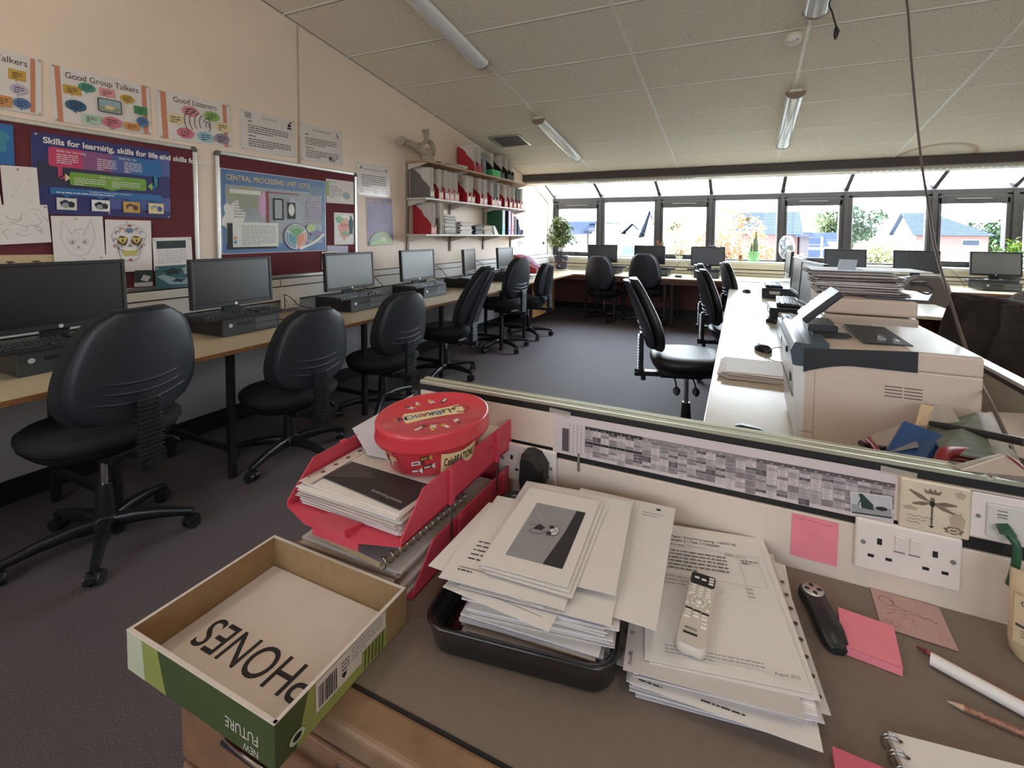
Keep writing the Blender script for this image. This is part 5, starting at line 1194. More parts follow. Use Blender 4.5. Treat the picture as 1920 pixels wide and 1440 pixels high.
sh.ell(W*.12,H*.42,W*.12,H*.05,'tile_fade',16,.2,5); sh.ell(W*.88,H*.88,W*.08,H*.08,'tile_fade',16,.2,5); sh.ell(W*.85,H*.3,W*.12,H*.2,'tile_fade',16,.2,7); sh.ell(W*.8,H*.10,W*.15,H*.08,'tile_sepia',18,.2,7); sh.ring(W*.8,H*.1,W*.09,H*.05,.002,'tile_cream')
for k in range(3): sh.line([(W*(.08+j*.05),H*(.26-k*.07)+.0015*math.sin(j*2.2+k)) for j in range(9-k*2)],.0008,'tile_sepia')
cx = W*.46
sh.poly([(cx-.009,H*.80),(cx+.009,H*.80),(cx+.012,H*.90),(cx+.006,H*.85),(cx+.003,H*.92),(cx,H*.85),(cx-.003,H*.92),(cx-.006,H*.85),(cx-.012,H*.90)],'tile_sepia')
for sx, tip, wd in ((-1,(.030,.018),.0055),(1,(.031,.002),.0055),(-1,(.026,-.004),.005),(1,(.028,-.012),.005)):
    ax = sx*tip[0]; ay = tip[1]; L = math.hypot(ax,ay); nx_, ny_ = -ay/L*wd, ax/L*wd; o = (cx, H*.60)
    sh.poly([(o[0],o[1]),(o[0]+ax*.5+nx_*.8,o[1]+ay*.5+ny_*.8),(o[0]+ax+nx_*.5,o[1]+ay+ny_*.5),(o[0]+ax,o[1]+ay),(o[0]+ax*.5-nx_*.5,o[1]+ay*.5-ny_*.5)],'tile_sepia')
sh.ell(cx,H*.60,.0035,.006,'blackink'); sh.ell(cx,H*.69,.003,.003,'tile_sepia')
for k in range(9): sh.rect(cx-.0011,H*.52-k*.0035,.0022,.0028,'blackink',sh.eps*(sh.lay+1))
sh.lay += 1; sh.poly([(cx-.003,H*.10),(cx,H*.14),(cx+.003,H*.10),(cx,H*.065)],'blackink')
pp = sh.place('picture', (.004,-.0082,.004),(1,0,0),(0,0,1), t)
q = quad((0.0927,0.9155,0.8071),(0.1649,0.9155,0.8066),(0.0959,0.9155,0.7288)); sh = q[0]; sh.names[0] = 'n_pink'
sh.line([(sh.w*.08+k*.004, sh.h*.93-k*.0002+.0012*math.sin(k*2.5)) for k in range(15)], .0012, 'n_pinkd')
hang(q, 'pink_sticky_note', 'bright pink sticky note on the divider left of the double socket', 'sticky note', None)

# ---------------------------------------------------------------- things on the desk
ZD = .7058
# PHONES box: an upturned paper-ream lid
mat('card_brown', s(150,120,84), .75, noise=.08, nscale=60); mat('lid_green', s(72,84,48), .45, noise=.12, nscale=20); mat('lid_lime', s(150,156,84), .45, noise=.15, nscale=14); mat('lid_mist', s(196,198,170), .5, noise=.1, nscale=12); mat('card_white', s(212,200,190), .6, noise=.03)
bx = thing('phones_box', 'open cardboard lid with a sheet reading PHONES and New Future on its green side', 'box', (-.761,.322,.7065)); BW, BL, BH = .298,.214,.055
MB().box(.004,BW-.004,.004,BL-.004,.0,.004).build('floor_panel', MATS['card_brown'], bx)
for nm, a in (('left',(0,.004,0,BL)),('right',(BW-.004,BW,0,BL)),('front',(.004,BW-.004,0,.004)),('back',(.004,BW-.004,BL-.004,BL))):
    MB().box(a[0],a[1],a[2],a[3],0,BH).build('side_wall', MATS['card_brown'], bx)
b = MB(); b.box(-.0006,BW+.0006,-.0012,.0045,BH,BH+.0012); b.box(-.0006,.0045,0,BL,BH,BH+.001); b.box(BW-.0045,BW+.0008,0,BL,BH,BH+.0012); b.box(0,BW,BL-.0045,BL,BH,BH+.0008); b.build('rim', MATS['card_white'], bx, .0005)
sh = Sheet(BW,BH,.0002,('lid_green',),eps=.00012); W, H = BW, BH
sh.poly([(0,0),(W*.30,0),(W*.24,H),(0,H)],'lid_lime'); sh.poly([(0,0),(W*.14,0),(W*.12,H),(0,H)],'lid_mist'); 
sh.text('FUTURE', W*.91, H*.52, H*.34, 'card_white', .9, rot=PI); sh.text('NEW', W*.91, H*.20, H*.24, 'card_white', .9, rot=PI)
ob = sh.place('printed_front', (0,-.0004,0),(1,0,0),(0,0,1), bx)
sh = Sheet(BL,BH,.0002,('lid_green',),eps=.00012); W, H = BL, BH
sh.poly([(W*.12,0),(W,0),(W,H),(W*.2,H)],'lid_lime'); sh.rect(W*.80,0,W*.20,H,'card_brown'); 
for k in range(6): sh.poly([(W*(.60+.03*k),H*.05),(W*(.612+.03*k),H*.05),(W*(.622+.03*k),H*.5),(W*(.61+.03*k),H*.5)],'lid_green')
sh.rect(W*.24,H*.30,W*.34,H*.70,'card_white'); sh.rect(W*.55,H*.55,W*.24,H*.45,'card_white')
R = random.Random(3); x = W*.26
while x < W*.38: w_ = R.uniform(.0006,.0022); sh.rect(x,H*.36,w_,H*.5,'blackink',sh.eps*(sh.lay+1)); x += w_+R.uniform(.0006,.0016)
sh.lay += 1; sh.lines(W*.42,H*.80,W*.06,4,H*.09,'blackink',H*.03,4); sh.poly([(W*.42,H*.50),(W*.44,H*.42),(W*.46,H*.50),(W*.44,H*.56)],'blackink'); sh.lines(W*.50,H*.90,W*.26,4,H*.09,'grey_ink',H*.035,8); sh.ring(W*.12,H*.28,.010,.007,.004,'lid_mist'); sh.ell(W*.12,H*.28,.006,.004,'blackink')
sh.place('printed_side', (BW+.0004,0,0),(0,1,0),(0,0,1), bx)
# sheet reading PHONES inside the lid
sh = Sheet(.286,.200,.0008,('card_white',)); sh.text('PHONES', .256, .092, .066, 'blackink', rot=PI, off=.0004, fit=.226)
tag(sh.place('phones_sheet', (-.755,.329,.7118),(1,0,0),(0,1,0)), 'white sheet reading PHONES in large black capitals, upside down in the lid', 'sheet')

# red letter trays
M_tray = mat('tray_red', s(208,72,90), .35, noise=.04, nscale=20); M_trayin = M_tray
def letter_tray(name, x0, y0, z0, label, W=.262, L=.375, H=.068, rot=0.):
    t = thing(name, label, 'letter tray', (x0,y0,z0), rot); th = .003
    b = MB(); b.box(0,W,.0,L,0,th); b.build('tray_floor', M_tray, t)
    for x in (0, W-th):
        b = MB(); pr = [(0,0),(L,0),(L,H),(.055,H),(0,.012)]; n = 5
        b.add([(x,p,q) for p,q in pr]+[(x+th,p,q) for p,q in pr], [tuple(reversed(range(n))),tuple(range(n,2*n))]+[(i,(i+1)%n,(i+1)%n+n,i+n) for i in range(n)])
        xo = x-.006 if x == 0 else x+th
        for yy in (.13,.30): b.box(xo if x else x-.007, (xo+.007) if x else x, yy-.006, yy+.006, .0, H+.001)
        b.build('tray_side', M_tray, t, .001)
    MB().box(th,W-th,L-th,L,th,H).build('tray_back', M_tray, t)
    b = MB(); b.add([(W*.30,-.012,-.0),(W*.70,-.012,0),(W*.74,.03,0),(W*.26,.03,0),(W*.30,-.012,-.022),(W*.70,-.012,-.022),(W*.70,.0,0),(W*.30,.0,0)], [(0,4,5,1),(0,1,2,3),(3,7,4,0),(1,5,6,2)])
    b.add([(0,0,0),(W,0,0),(W*.72,-.022,0),(W*.28,-.022,0),(0,0,th),(W,0,th),(W*.72,-.022,th),(W*.28,-.022,th)], [(3,2,1,0),(4,5,6,7),(0,1,5,4),(1,2,6,5),(2,3,7,6),(3,0,4,7)])
    b.add([(W*.36,-.022,th),(W*.64,-.022,th),(W*.64,-.026,.018),(W*.36,-.026,.018),(W*.36,.03,th),(W*.64,.03,th)], [(0,1,2,3),(3,2,5,4),(0,3,4),(1,5,2)])
    b.build('front_lip', M_tray, t); return t
letter_tray('letter_tray', -.744, .575, .7065, 'lower red letter tray holding notebooks and loose papers', L=.338)
tt = letter_tray('letter_tray', -.744, .548, .812, 'upper red letter tray holding envelopes and the sweet tub')
for x in (-.745,-.479):
    for y in (.678,.848): MB().tube([(x-tt.location.x,y-tt.location.y,-.105),(x-tt.location.x,y-tt.location.y,.0)], .0022, 8).build('riser', M_chrome, tt)
pile('paper_pile', -.613, .722, .8155, .235, .325, .036, 'thick pile of papers in the upper red tray', 21, [M_paper,MATS['card_white']], 22, jx=.004, jr=.03)
# punched sheets with hole strip at the left of the pile, dark envelope on top
sh = Sheet(.030,.30,.0008,('card_white',)); 
for k in range(8): sh.ell(.015,.04+k*.030,.004,.004,'p_brown',12)
sh.text('Atlantic', .011,.012,.012,'blackink',1,rot=PI/2)
tag(sh.place('punched_sheet', (-.735,.565,.8535),(1,0,.05),(0,1,0)), 'edge of a punched plastic pocket at the left of the upper red tray', 'plastic pocket')
mat('envelope_grey', s(74,66,64), .5, noise=.06, nscale=40); mat('envelope_dark', s(52,46,46), .5, noise=.06)
sh = Sheet(.20,.255,.001,('envelope_dark',)); sh.poly([(0,.0),(.0,.255),(.055,.255),(.055,.06)],'envelope_grey'); sh.poly([(0,0),(.055,.06),(.09,.045)],'envelope_grey'); sh.ring(.10,.085,.03,.012,.002,'grey_ink',PI*1.1,PI*1.9); sh.text('handwriting practice', .115,.012,.010,'lightgrey_ink',.9)
tag(sh.place('dark_brochure', (-.705,.592,.8545),(1,-.10,0),(.10,1,0)), 'dark grey brochure on top of the papers in the upper red tray', 'brochure')
sh = Sheet(.21,.27,.0008,('n_pale',) if 'n_pale' in MATS else ('card_white',)); 
tag(sh.place('pale_sheet', (-.702,.655,.8562),(1,-.02,0),(.02,1,0)), 'pale sheet lying directly under the sweet tub', 'sheet')
b = MB(); P = [Vector(p) for p in ((-0.7655,0.7194,0.885),(-0.6794,0.677,0.864),(-0.6261,0.6862,0.86),(-0.7031,0.7882,0.885),(-0.7498,0.9005,0.905))]
b.add(P+[p-Vector((.0006,.0004,.0004)) for p in P],[(0,1,2,3,4),(9,8,7,6,5)]+[(i,i+5,(i+1)%5+5,(i+1)%5) for i in range(5)])
tag(b.build('standing_sheet', MATS['lilac_paper'] if 'lilac_paper' in MATS else mat('lilac_paper', s(206,200,208), .6)), 'white sheet sticking up over the left side of the upper red tray', 'sheet')
# sweet tub (slightly oval)
M_tub = mat('tub_red', s(208,60,72), .28, noise=.03, nscale=15, coat=.3); mat('ribbon_cream', s(232,212,160), .4); 
tub = thing('sweet_tub', 'round red Celebrations sweet tub standing in the upper red tray', 'tub', (-.567,.742,.8575), 0.)
SX, SY = .96, 1.06
MB().lathe([(.0005,0),(.080,0),(.086,.004),(.098,.058),(.100,.066)], n=56, sx=SX, sy=SY, cap=False).build('tub_body', M_tub, tub)
b = MB().lathe([(.102,.054),(.1125,.056),(.1135,.062),(.1115,.080),(.112,.086),(.110,.0895),(.104,.0895),(.101,.0860),(.0005,.0850)], n=64, sx=SX, sy=SY, cap=False).build('lid', M_tub, tub)
lt = MB(); names = ['ribbon_cream','k_red','c_blue','p_navy','c_orange','p_white','i_cream','p_brown','blackink','i_gold','c_offwhite']
for n in names: MATS[n]
def onlid(pts, c, z): lt.add([(x*SX,y*SY,z) for x,y in pts], [tuple(range(len(pts)))], False, names.index(c))
lt.T = Matrix.Rotation(math.radians(232), 4, 'Z')
N = 20
for k in range(N):
    u0, u1 = -1+2*k/N, -1+2*(k+1)/N; hw = lambda u: .019+.013*abs(u)**2.2; xx = lambda u, v: u*.094 - (0 if abs(u) < .86 else math.copysign((abs(u)-.86)/.14*.014*(1-abs(v)), u))
    for v0, v1 in ((-1,0),(0,1)): onlid([(xx(u0,v0),hw(u0)*v0),(xx(u1,v0),hw(u1)*v0),(xx(u1,v1),hw(u1)*v1),(xx(u0,v1),hw(u0)*v1)],'ribbon_cream',.0856)
def tput(tx, x, y, size, c, z=.0860, rot=0., sx=1.):
    vs_, fs_2 = text_mesh(tx, size, 0, .0004); cc, ss = math.cos(rot), math.sin(rot)
    lt.add([((x+v[0]*sx*cc-v[1]*ss)*SX, (y+v[0]*sx*ss+v[1]*cc)*SY, z) for v in vs_], fs_2, False, names.index(c))
lt.add(*(lambda P: ([(x*SX,y*SY,.0859) for x,y in P], [(2*j,2*j+1,2*j+3,2*j+2) for j in range(16)]))([(-.058+r*math.cos(a), r*1.0*math.sin(a)) for a in [PI*.25+PI*1.5*k/16 for k in range(17)] for r in (.0135,.0185)]), False, names.index('k_red'))
x = -.049
for ch, c, sz, ad in (('e','blackink',.020,.011),('L','blackink',.028,.013),('E','blackink',.020,.010),('B','c_blue',.028,.014),('R','p_navy',.024,.013),('A','k_red',.024,.013),('T','k_red',.020,.009),('I','c_blue',.022,.006),('O','c_blue',.024,.016),('N','p_navy',.026,.016),('S','c_orange',.026,.01)):
    tput(ch, x, -.009, sz, c, rot=.08 if ch in 'BTN' else -.06); x += ad
for k, a in enumerate((50,72,95,118,235,262,285,308)):
    a = math.radians(a); cx, cy = .072*math.cos(a), .072*math.sin(a); T0 = lt.T; lt.T = T0 @ Matrix.Translation((cx*SX,cy*SY,0)) @ Matrix.Rotation(a+.3*(k%3-1), 4, 'Z')
    c1 = ('p_brown','c_offwhite','i_gold','c_offwhite')[k%4]; c2 = ('c_offwhite','i_gold','p_white','p_brown')[k%4]
    lt.add([(q_[0],q_[1],.0857) for q_ in ((-.012,-.006),(.012,-.006),(.012,.006),(-.012,.006))],[(0,1,2,3)],False,names.index(c1))
    lt.add([(q_[0],q_[1],.0858) for q_ in ((-.009,-.003),(.009,-.003),(.009,.003),(-.009,.003))],[(0,1,2,3)],False,names.index(c2))
    for sx in (-1,1): lt.add([(sx*.012,-.003,.0857),(sx*.020,-.007,.0857),(sx*.018,0,.0857),(sx*.020,.007,.0857),(sx*.012,.003,.0857)],[(0,1,2,3,4)] if sx>0 else [(4,3,2,1,0)],False,names.index(c1))
    lt.T = T0
lt.build('lid_print', [MATS[n] for n in names], tub)
# printed ribbons and sweets round the wall
wp = MB()
def onwall(P, c, off=.0006):        # P: (angle, height) points
    wp.add([((.0862+(.012*h/.054)+off)*math.cos(a)*SX, (.0862+(.012*h/.054)+off)*math.sin(a)*SY, h) for a, h in P], [tuple(range(len(P)))], False, names.index(c))
for a0 in (math.radians(-18), math.radians(-18-125), math.radians(-18+120)):
    N = 14
    for k in range(N):
        u0, u1 = k/N, (k+1)/N; f = lambda u: .004+.006*(1-abs(2*u-1))**.7; 
        onwall([(a0-.42+.84*u0, f(u0)+.002),(a0-.42+.84*u1, f(u1)+.002),(a0-.42+.84*u1, .050-f(u1)),(a0-.42+.84*u0, .050-f(u0))],'ribbon_cream')
    vs_, fs_2 = text_mesh('CeleBRATIONS', .017, 0, .0004)
    wp.add([((.0862+(.012*(v[1]+.02)/.054)+.0012)*math.cos(a0-.36+v[0]/.0955*.62)*SX, (.0862+(.012*(v[1]+.02)/.054)+.0012)*math.sin(a0-.36+v[0]/.0955*.62)*SY, v[1]*1.25+.019) for v in vs_], fs_2, False, names.index('blackink'))
for i, (a, h, c, c2) in enumerate(((-1.05,.040,'p_brown','i_gold'),(-1.22,.030,'c_offwhite','p_brown'),(-1.0,.022,'p_brown','c_offwhite'),(-1.25,.014,'k_red','p_white'),(-1.9,.042,'i_gold','p_brown'),(-1.8,.030,'i_cream','c_orange'),(-1.95,.020,'p_brown','c_offwhite'),(.55,.035,'c_offwhite','p_brown'),(.45,.02,'p_brown','c_offwhite'))):
    onwall([(a-.09,h-.004),(a+.09,h-.001),(a+.09,h+.007),(a-.09,h+.004)],c,.0008); onwall([(a-.06,h-.001),(a+.06,h+.001),(a+.06,h+.004),(a-.06,h+.002)],c2,.0012); onwall([(a+.09,h+.001),(a+.15,h-.003),(a+.15,h+.009),(a+.09,h+.005)],c2,.0008)
wp.build('wall_print', [MATS[n] for n in names], tub)
# lower tray contents
pile('paper_pile', -.613, .72, .7100, .225, .32, .046, 'curling papers in the lower red tray', 23, [MATS['card_white'],M_paper], 12, jx=.006, jr=.05)
nb = thing('spiral_notebook', 'hardback spiral notebook in the lower red tray under the upper one', 'notebook', (-.595,.655,.762), -.08)
MB().box(-.08,.075,-.10,.12,0,.012).build('pages', mat('kraft_pages', s(176,150,112), .7), nb, .002); MB().box(-.082,.08,-.102,.122,.012,.014).build('cover', mat('grey_cover', s(150,140,140), .5), nb)
b = MB()
for k in range(14): b.tube([(.076+.008*math.cos(a), -.095+k*.016, .007+.010*math.sin(a)) for a in [2*PI*j/10 for j in range(11)]], .0010, 6)
b.build('wire_binding', M_chrome, nb)

# black tray with marking
M_btray = mat('black_tray', s(22,22,26), .25, noise=.05, coat=.4)
bt = thing('black_tray', 'shiny black plastic tray under the pile with the dog photo', 'tray', (-.298,.700,ZD), math.radians(8.5))
def rr(hw, hl, r, z): 
    out = []
    for cx, cy, a0 in ((hw-r,hl-r,0),(-hw+r,hl-r,PI/2),(-hw+r,-hl+r,PI),(hw-r,-hl+r,1.5*PI)):
        for k in range(6): a = a0+k*PI/10; out.append(Vector((cx+r*math.cos(a), cy+r*math.sin(a), z)))
    return out
b = MB(); b.loft([rr(.128,.163,.03,0), rr(.134,.170,.032,.003), rr(.140,.178,.034,.040), rr(.142,.180,.034,.044), rr(.138,.176,.032,.045), rr(.130,.168,.030,.040), rr(.122,.160,.028,.008), rr(.118,.156,.026,.006)], True); b.build('tray_shell', M_btray, bt)
sh = Sheet(.072,.045,.0004,('i_cream',)); sh.names[0] = 'i_cream'
for k in range(3): sh.line([(.008+j*.004, .034-k*.011+.0018*math.sin(j*2.1+k)) for j in range(14-k*3)], .0012, 'p_brown')
sh.place('handwritten_label', (-.042,-.1665,.010),(1,0,0),(0,-.22,1), bt) if False else sh.place('handwritten_label', (-.030,-.160,.0095),(1,0,0),(0,1,.12), bt)
c8, s8 = math.cos(math.radians(8.5)), math.sin(math.radians(8.5))
pile('paper_pile', -.272, .700, ZD+.007, .212, .297, .076, 'deep pile of papers filling the black tray', 31, [M_paper,mat('lilac_paper', s(206,200,208), .6),MATS['card_white']], 34, jx=.010, jr=.07, rot=math.radians(8.5))
def paper(name, TL, TR, BL, label, fn=None, cat='sheet', bend=0., th=.0007, m='paper'):
    TL, TR, BL = Vector(TL), Vector(TR), Vector(BL); r = TR-TL; u = TL-BL
    sh = Sheet(r.length, u.length, th, (m,)); 
    if fn: fn(sh, sh.w, sh.h)
    ob = sh.place(name, BL, r, u); return tag(ob, label, cat)
def fn_text(sh, w_, h): sh.lines(w_*.12,h*.40,w_*.75,5,h*.045,'ink',h*.012,3); sh.rect(w_*.10,h*.13,w_*.8,h*.004,'ink'); sh.lines(w_*.1,h*.10,w_*.3,1,.01,'ink',h*.01,4)
def fn_top(sh, w_, h): sh.lines(w_*.2,h*.93,w_*.3,1,.02,'ink',h*.010,4); sh.lines(w_*.2,h*.90,w_*.12,1,.02,'ink',h*.010,5)
paper('loose_sheet', (-0.3778,0.8445,0.79), (-0.1902,0.8528,0.79), (-0.2781,0.5773,0.79), 'right-hand loose sheet with a small black square at its top', lambda sh,w_,h: (sh.rect(w_*.82,h*.93,.008,.006,'blackink'), sh.lines(w_*.7,h*.88,w_*.2,2,.008,'grey_ink',.002,2)))
paper('loose_sheet', (-0.4718,0.8187,0.793), (-0.25,0.8438,0.793), (-0.3678,0.5386,0.793), 'loose sheet with two heading lines behind the dog photo', fn_top)
paper('loose_sheet', (-0.4679,0.7299,0.796), (-0.2738,0.7291,0.796), (-0.4328,0.5519,0.796), 'sheet sticking out at the left of the black tray pile', fn_top)
paper('loose_sheet', (-0.455,0.7481,0.8), (-0.263,0.7692,0.8), (-0.4007,0.5344,0.8), 'printed sheet with paragraphs just under the dog photo pages', fn_text)
paper('loose_sheet', (-0.4171,0.7994,0.804), (-0.2327,0.8216,0.804), (-0.3346,0.5819,0.804), 'blank loose sheet right under the dog photo pages', fn_top)
paper('photo_page', (-0.3923,0.7794,0.806), (-0.2556,0.787,0.806), (-0.3402,0.5646,0.806), 'lower page of the thin set below the dog photo', None)
paper('photo_page', (-0.4011,0.7803,0.8088), (-0.2629,0.7897,0.8088), (-0.3471,0.5669,0.8088), 'middle page of the thin set below the dog photo', None)
def fn_dog(sh, w_, h):
    a, c, d, e = w_*.22, h*.14, w_*.66, h*.66
    sh.rect(a,c,d,e,'grey_ink'); sh.poly([(a+d,c),(a+d,c+e),(a+d*.82,c+e),(a+d*.78,c+e*.55),(a+d*.66,c)],'ink'); 
    for k in range(5): sh.line([(a+d*(.05+.1*k),c+e*(.9-.1*k)),(a+d*(.2+.1*k),c+e*(.7-.08*k))],.0007,'lightgrey_ink')
    cx, cy = a+d*.45, c+e*.52
    sh.ell(cx-d*.16,cy-.002,d*.15,e*.085,'grey_ink',20,.1,5); sh.ell(cx-d*.14,cy+.001,d*.10,e*.05,'ink',18,.15,5); sh.ell(cx+d*.10,cy,d*.10,e*.075,'grey_ink',18,.1,5); sh.ell(cx+d*.15,cy-.001,d*.075,e*.07,'paper',18,.08,6); sh.ell(cx+d*.08,cy+e*.05,d*.05,e*.03,'ink'); sh.ell(cx+d*.08,cy-e*.06,d*.05,e*.03,'ink')
    for dx, dy in ((.15,.02),(.15,-.03)): sh.ell(cx+d*dx,cy+e*dy,.0013,.0013,'blackink',8)
    sh.ell(cx+d*.19,cy-.001,.0018,.0014,'blackink',8)
    for dx, dy in ((-.28,.10),(-.30,-.09)): sh.line([(cx-d*.2,cy),(cx+d*dx,cy+e*dy)],.003,'grey_ink')
    sh.line([(cx-d*.28,cy),(cx-d*.36,cy+e*.08)],.0016,'grey_ink')
paper('dog_photo_page', (-0.4101,0.7815,0.8115), (-0.2703,0.7927,0.8115), (-0.3536,0.5697,0.8115), 'white page printed with a grey photo of a small dog on floorboards', fn_dog)
paper('loose_sheet', (-0.4013,0.6604,0.7885), (-0.2287,0.6542,0.7885), (-0.3925,0.5337,0.7885), 'lowest loose sheet at the front of the black tray pile', fn_text)
# assessment papers with the remote
pile('paper_pile', -.030, .735, ZD, .215, .298, .036, 'wide fanned pile of assessment papers right of the black tray', 41, [M_paper,MATS['card_white'],MATS['lilac_paper']], 22, jx=.010, jr=.035, rot=math.radians(8))
def pocket(TL, TR, BL, label, side=0):
    def f(sh, w_, h):
        for k in range(8): sh.ell(w_-.007 if side else .007, h*(.08+.105*k), .0032, .0032, 'p_brown' if side else 'grey_ink', 12)
        sh.text('Atlantic', .010, h*.02, .007, 'ink', 1, rot=PI/2)
    paper('plastic_pocket', TL, TR, BL, label, f, 'plastic pocket', m='pocket_plastic')
mat('pocket_plastic', s(206,198,194), .25, noise=.03, spec=.7)
pocket((-0.1957,0.8815,0.722), (0.0227,0.8929,0.722), (-0.1474,0.5862,0.722), 'lowest plastic pocket at the left of the assessment papers')
pocket((-0.1664,0.878,0.743), (0.0448,0.905,0.743), (-0.1283,0.5617,0.743), 'punched plastic pocket edge along the left of the assessment papers')
pocket((-0.0772,0.8515,0.735), (0.0923,0.8757,0.735), (-0.0563,0.5906,0.735), 'punched plastic pocket edge along the right of the assessment papers', 1)
paper('loose_sheet', (-0.1747,0.8686,0.728), (0.0444,0.8788,0.728), (-0.1197,0.5622,0.728), 'bottom assessment sheet reaching furthest towards the viewer', lambda sh,w_,h: (sh.lines(w_*.05,h*.05,w_*.2,2,.008,'ink',.002,2), sh.lines(w_*.4,h*.03,w_*.3,1,.008,'ink',.002,2)))
def fn_as(sh, w_, h):
    sh.text('Main Paper: Word Processing - H6EW 45', w_*.15,h*.90,.0088,'ink',.88,off=.00008); sh.text('Assessment 2 - Task 2 Checklist', w_*.15,h*.865,.0088,'ink',.88,off=.00008)
    sh.text("Learner's name", w_*.15,h*.825,.007,'ink',.9); sh.line([(w_*(.36+.012*k),h*.835+.0015*math.sin(k*1.9)) for k in range(16)],.0008,'grey_ink'); sh.text('Date', w_*.68,h*.795,.007,'ink',.9); sh.line([(w_*(.76+.012*k),h*.80+.0015*math.sin(k*2.3)) for k in range(9)],.0008,'grey_ink')
    sh.text('Tasks', w_*.16,h*.79,.006,'ink',.9); sh.lines(w_*.16,h*.765,w_*.52,6,h*.030,'ink',h*.0075,4); sh.lines(w_*.80,h*.76,w_*.14,2,h*.02,'ink',h*.007,4)
    for z_ in (.81,.56): sh.rect(w_*.14,h*z_,w_*.80,.0005,'grey_ink')
    for x in (.14,.78,.94): sh.rect(w_*x,h*.56,.0005,h*.25,'grey_ink')
    for k, tx in enumerate(("Learner's signature","Assessor's signature","Internal verifier")): sh.text(tx, w_*.15,h*(.535-.03*k),.0062,'ink',.9); sh.text('Date', w_*.77,h*(.525-.03*k),.0062,'ink',.9)
    sh.lines(w_*.13,h*.075,w_*.62,3,h*.018,'grey_ink',h*.006,7); sh.text('August 2015', w_*.80,h*.035,.0066,'ink',.9)
paper('loose_sheet', (-0.1395,0.8848,0.744), (0.0615,0.9205,0.744), (-0.0979,0.5838,0.744), 'second sheet from the top under the remote control', None)
paper('assessment_sheet', (-0.1448,0.8719,0.746), (0.0544,0.9109,0.746), (-0.1044,0.5844,0.746), 'printed assessment checklist sheet on which the remote lies', fn_as)
# remote control
M_rem = mat('remote_grey', s(206,196,186), .4, noise=.03); M_key = mat('remote_key', s(224,218,210), .4, noise=.02)
rm = thing('remote_control', 'cream Epson projector remote control lying on the assessment sheet', 'remote control', (-.046,.682,.7470), math.radians(-3))
b = MB(); b.loft([rr(.0185,.070,.010,0), rr(.0205,.073,.011,.004), rr(.0205,.073,.011,.012), rr(.0185,.071,.010,.0155)]); b.build('remote_body', M_rem, rm)
b = MB(); b.T = Matrix.Translation((0,.0575,.0157)); b.prism([(p.x,p.y) for p in rr(.0180,.0125,.004,0)], .0006); b.build('top_panel', M_black, rm)
def keyo(x, y, w_=.0075, h=.0035, m=M_key, z=.0155): MB().obox((x,y,z+.0008), (w_,h,.0022)).build('button', m, rm, .0008)
for x, y in ((-.009,.058),(.0015,.057),(.0125,.064),(.0125,.058),(.0125,.052)): keyo(x, y, .0075, .0028, M_key, .0163)
for r in range(4):
    for c in range(3): keyo(-.011+c*.011, .041-r*.0055-.001*c, .0072, .0032)
MB().lathe([(.0052,.0155),(.0050,.0178),(.0005,.0182)], n=18, cap=False).build('button', M_key, rm, loc=(0,.010,0))
ring = MB(); 
for k in range(8):
    a = k*PI/4; ring.obox((.0092*math.cos(a), .010+.0092*math.sin(a), .0164), (.0028,.0052,.002), a)
ring.build('dial_keys', M_key, rm, .0005)
for x, y in ((-.014,.022),(.014,.018),(-.015,.002),(.014,-.002)): keyo(x, y, .0045, .0040)
for c in range(3):
    MB().obox((-.0115+c*.0115,-.0075-.001*c,.0158),(.0105,.0028,.0006)).build('key_header', M_black, rm)
    for r in range(2): keyo(-.0115+c*.0115, -.0125-.001*c-r*.005, .0082, .0038)
keyo(-.0115,-.024,.009,.0034); keyo(.0125,-.028,.0075,.0034); keyo(.0125,-.0345,.0075,.0034)
sh = Sheet(.02,.008,.0001,('remote_grey',),eps=.00015); sh.text('EPSON',.003,.003,.0052,'blackink',1.0,off=.00012); sh.place('maker_mark',(-.0145,-.0480,.0158),(1,0,0),(0,1,0),rm)
MB().obox((-.003,-.0515,.0158),(.019,.0030,.0006)).build('logo_bar', M_black, rm)
# presenter clicker
ck = thing('presenter_clicker', 'black handheld presenter with a silver round keypad', 'clicker', (.131,.807,ZD), math.radians(12))
b = MB(); b.loft([[Vector((x*wd,y,z_)) for x,z_ in ((-1,.004),(-.7,.0),(.7,0),(1,.004),(1,hh*.6),(.75,hh),(-.75,hh),(-1,hh*.6))] for y, wd, hh in ((-.062,.010,.010),(-.055,.017,.016),(-.03,.020,.021),(.0,.018,.022),(.02,.0175,.020),(.045,.020,.018),(.058,.015,.013),(.062,.008,.008))], True, True); b.build('clicker_body', mat('clicker_black', s(34,34,36), .35, noise=.08, bump=.1, bscale=300), ck)
b = MB(); b.lathe([(.0162,.0),(.0158,.0018),(.0005,.0022)], n=24, cap=False); o = b.build('keypad', mat('keypad_silver', s(196,190,182), .25, metal=.6), ck, loc=(0,.038,.0185), rot=(-.05,0,0))
for a in (0,PI/2,PI,1.5*PI): MB().lathe([(.0036,0),(.0034,.0010),(.0005,.0012)], n=12, cap=False, sy=1.3).build('key', M_black, o, loc=(.0092*math.cos(a),.0092*math.sin(a),.0014), rot=(0,0,a-PI/2))
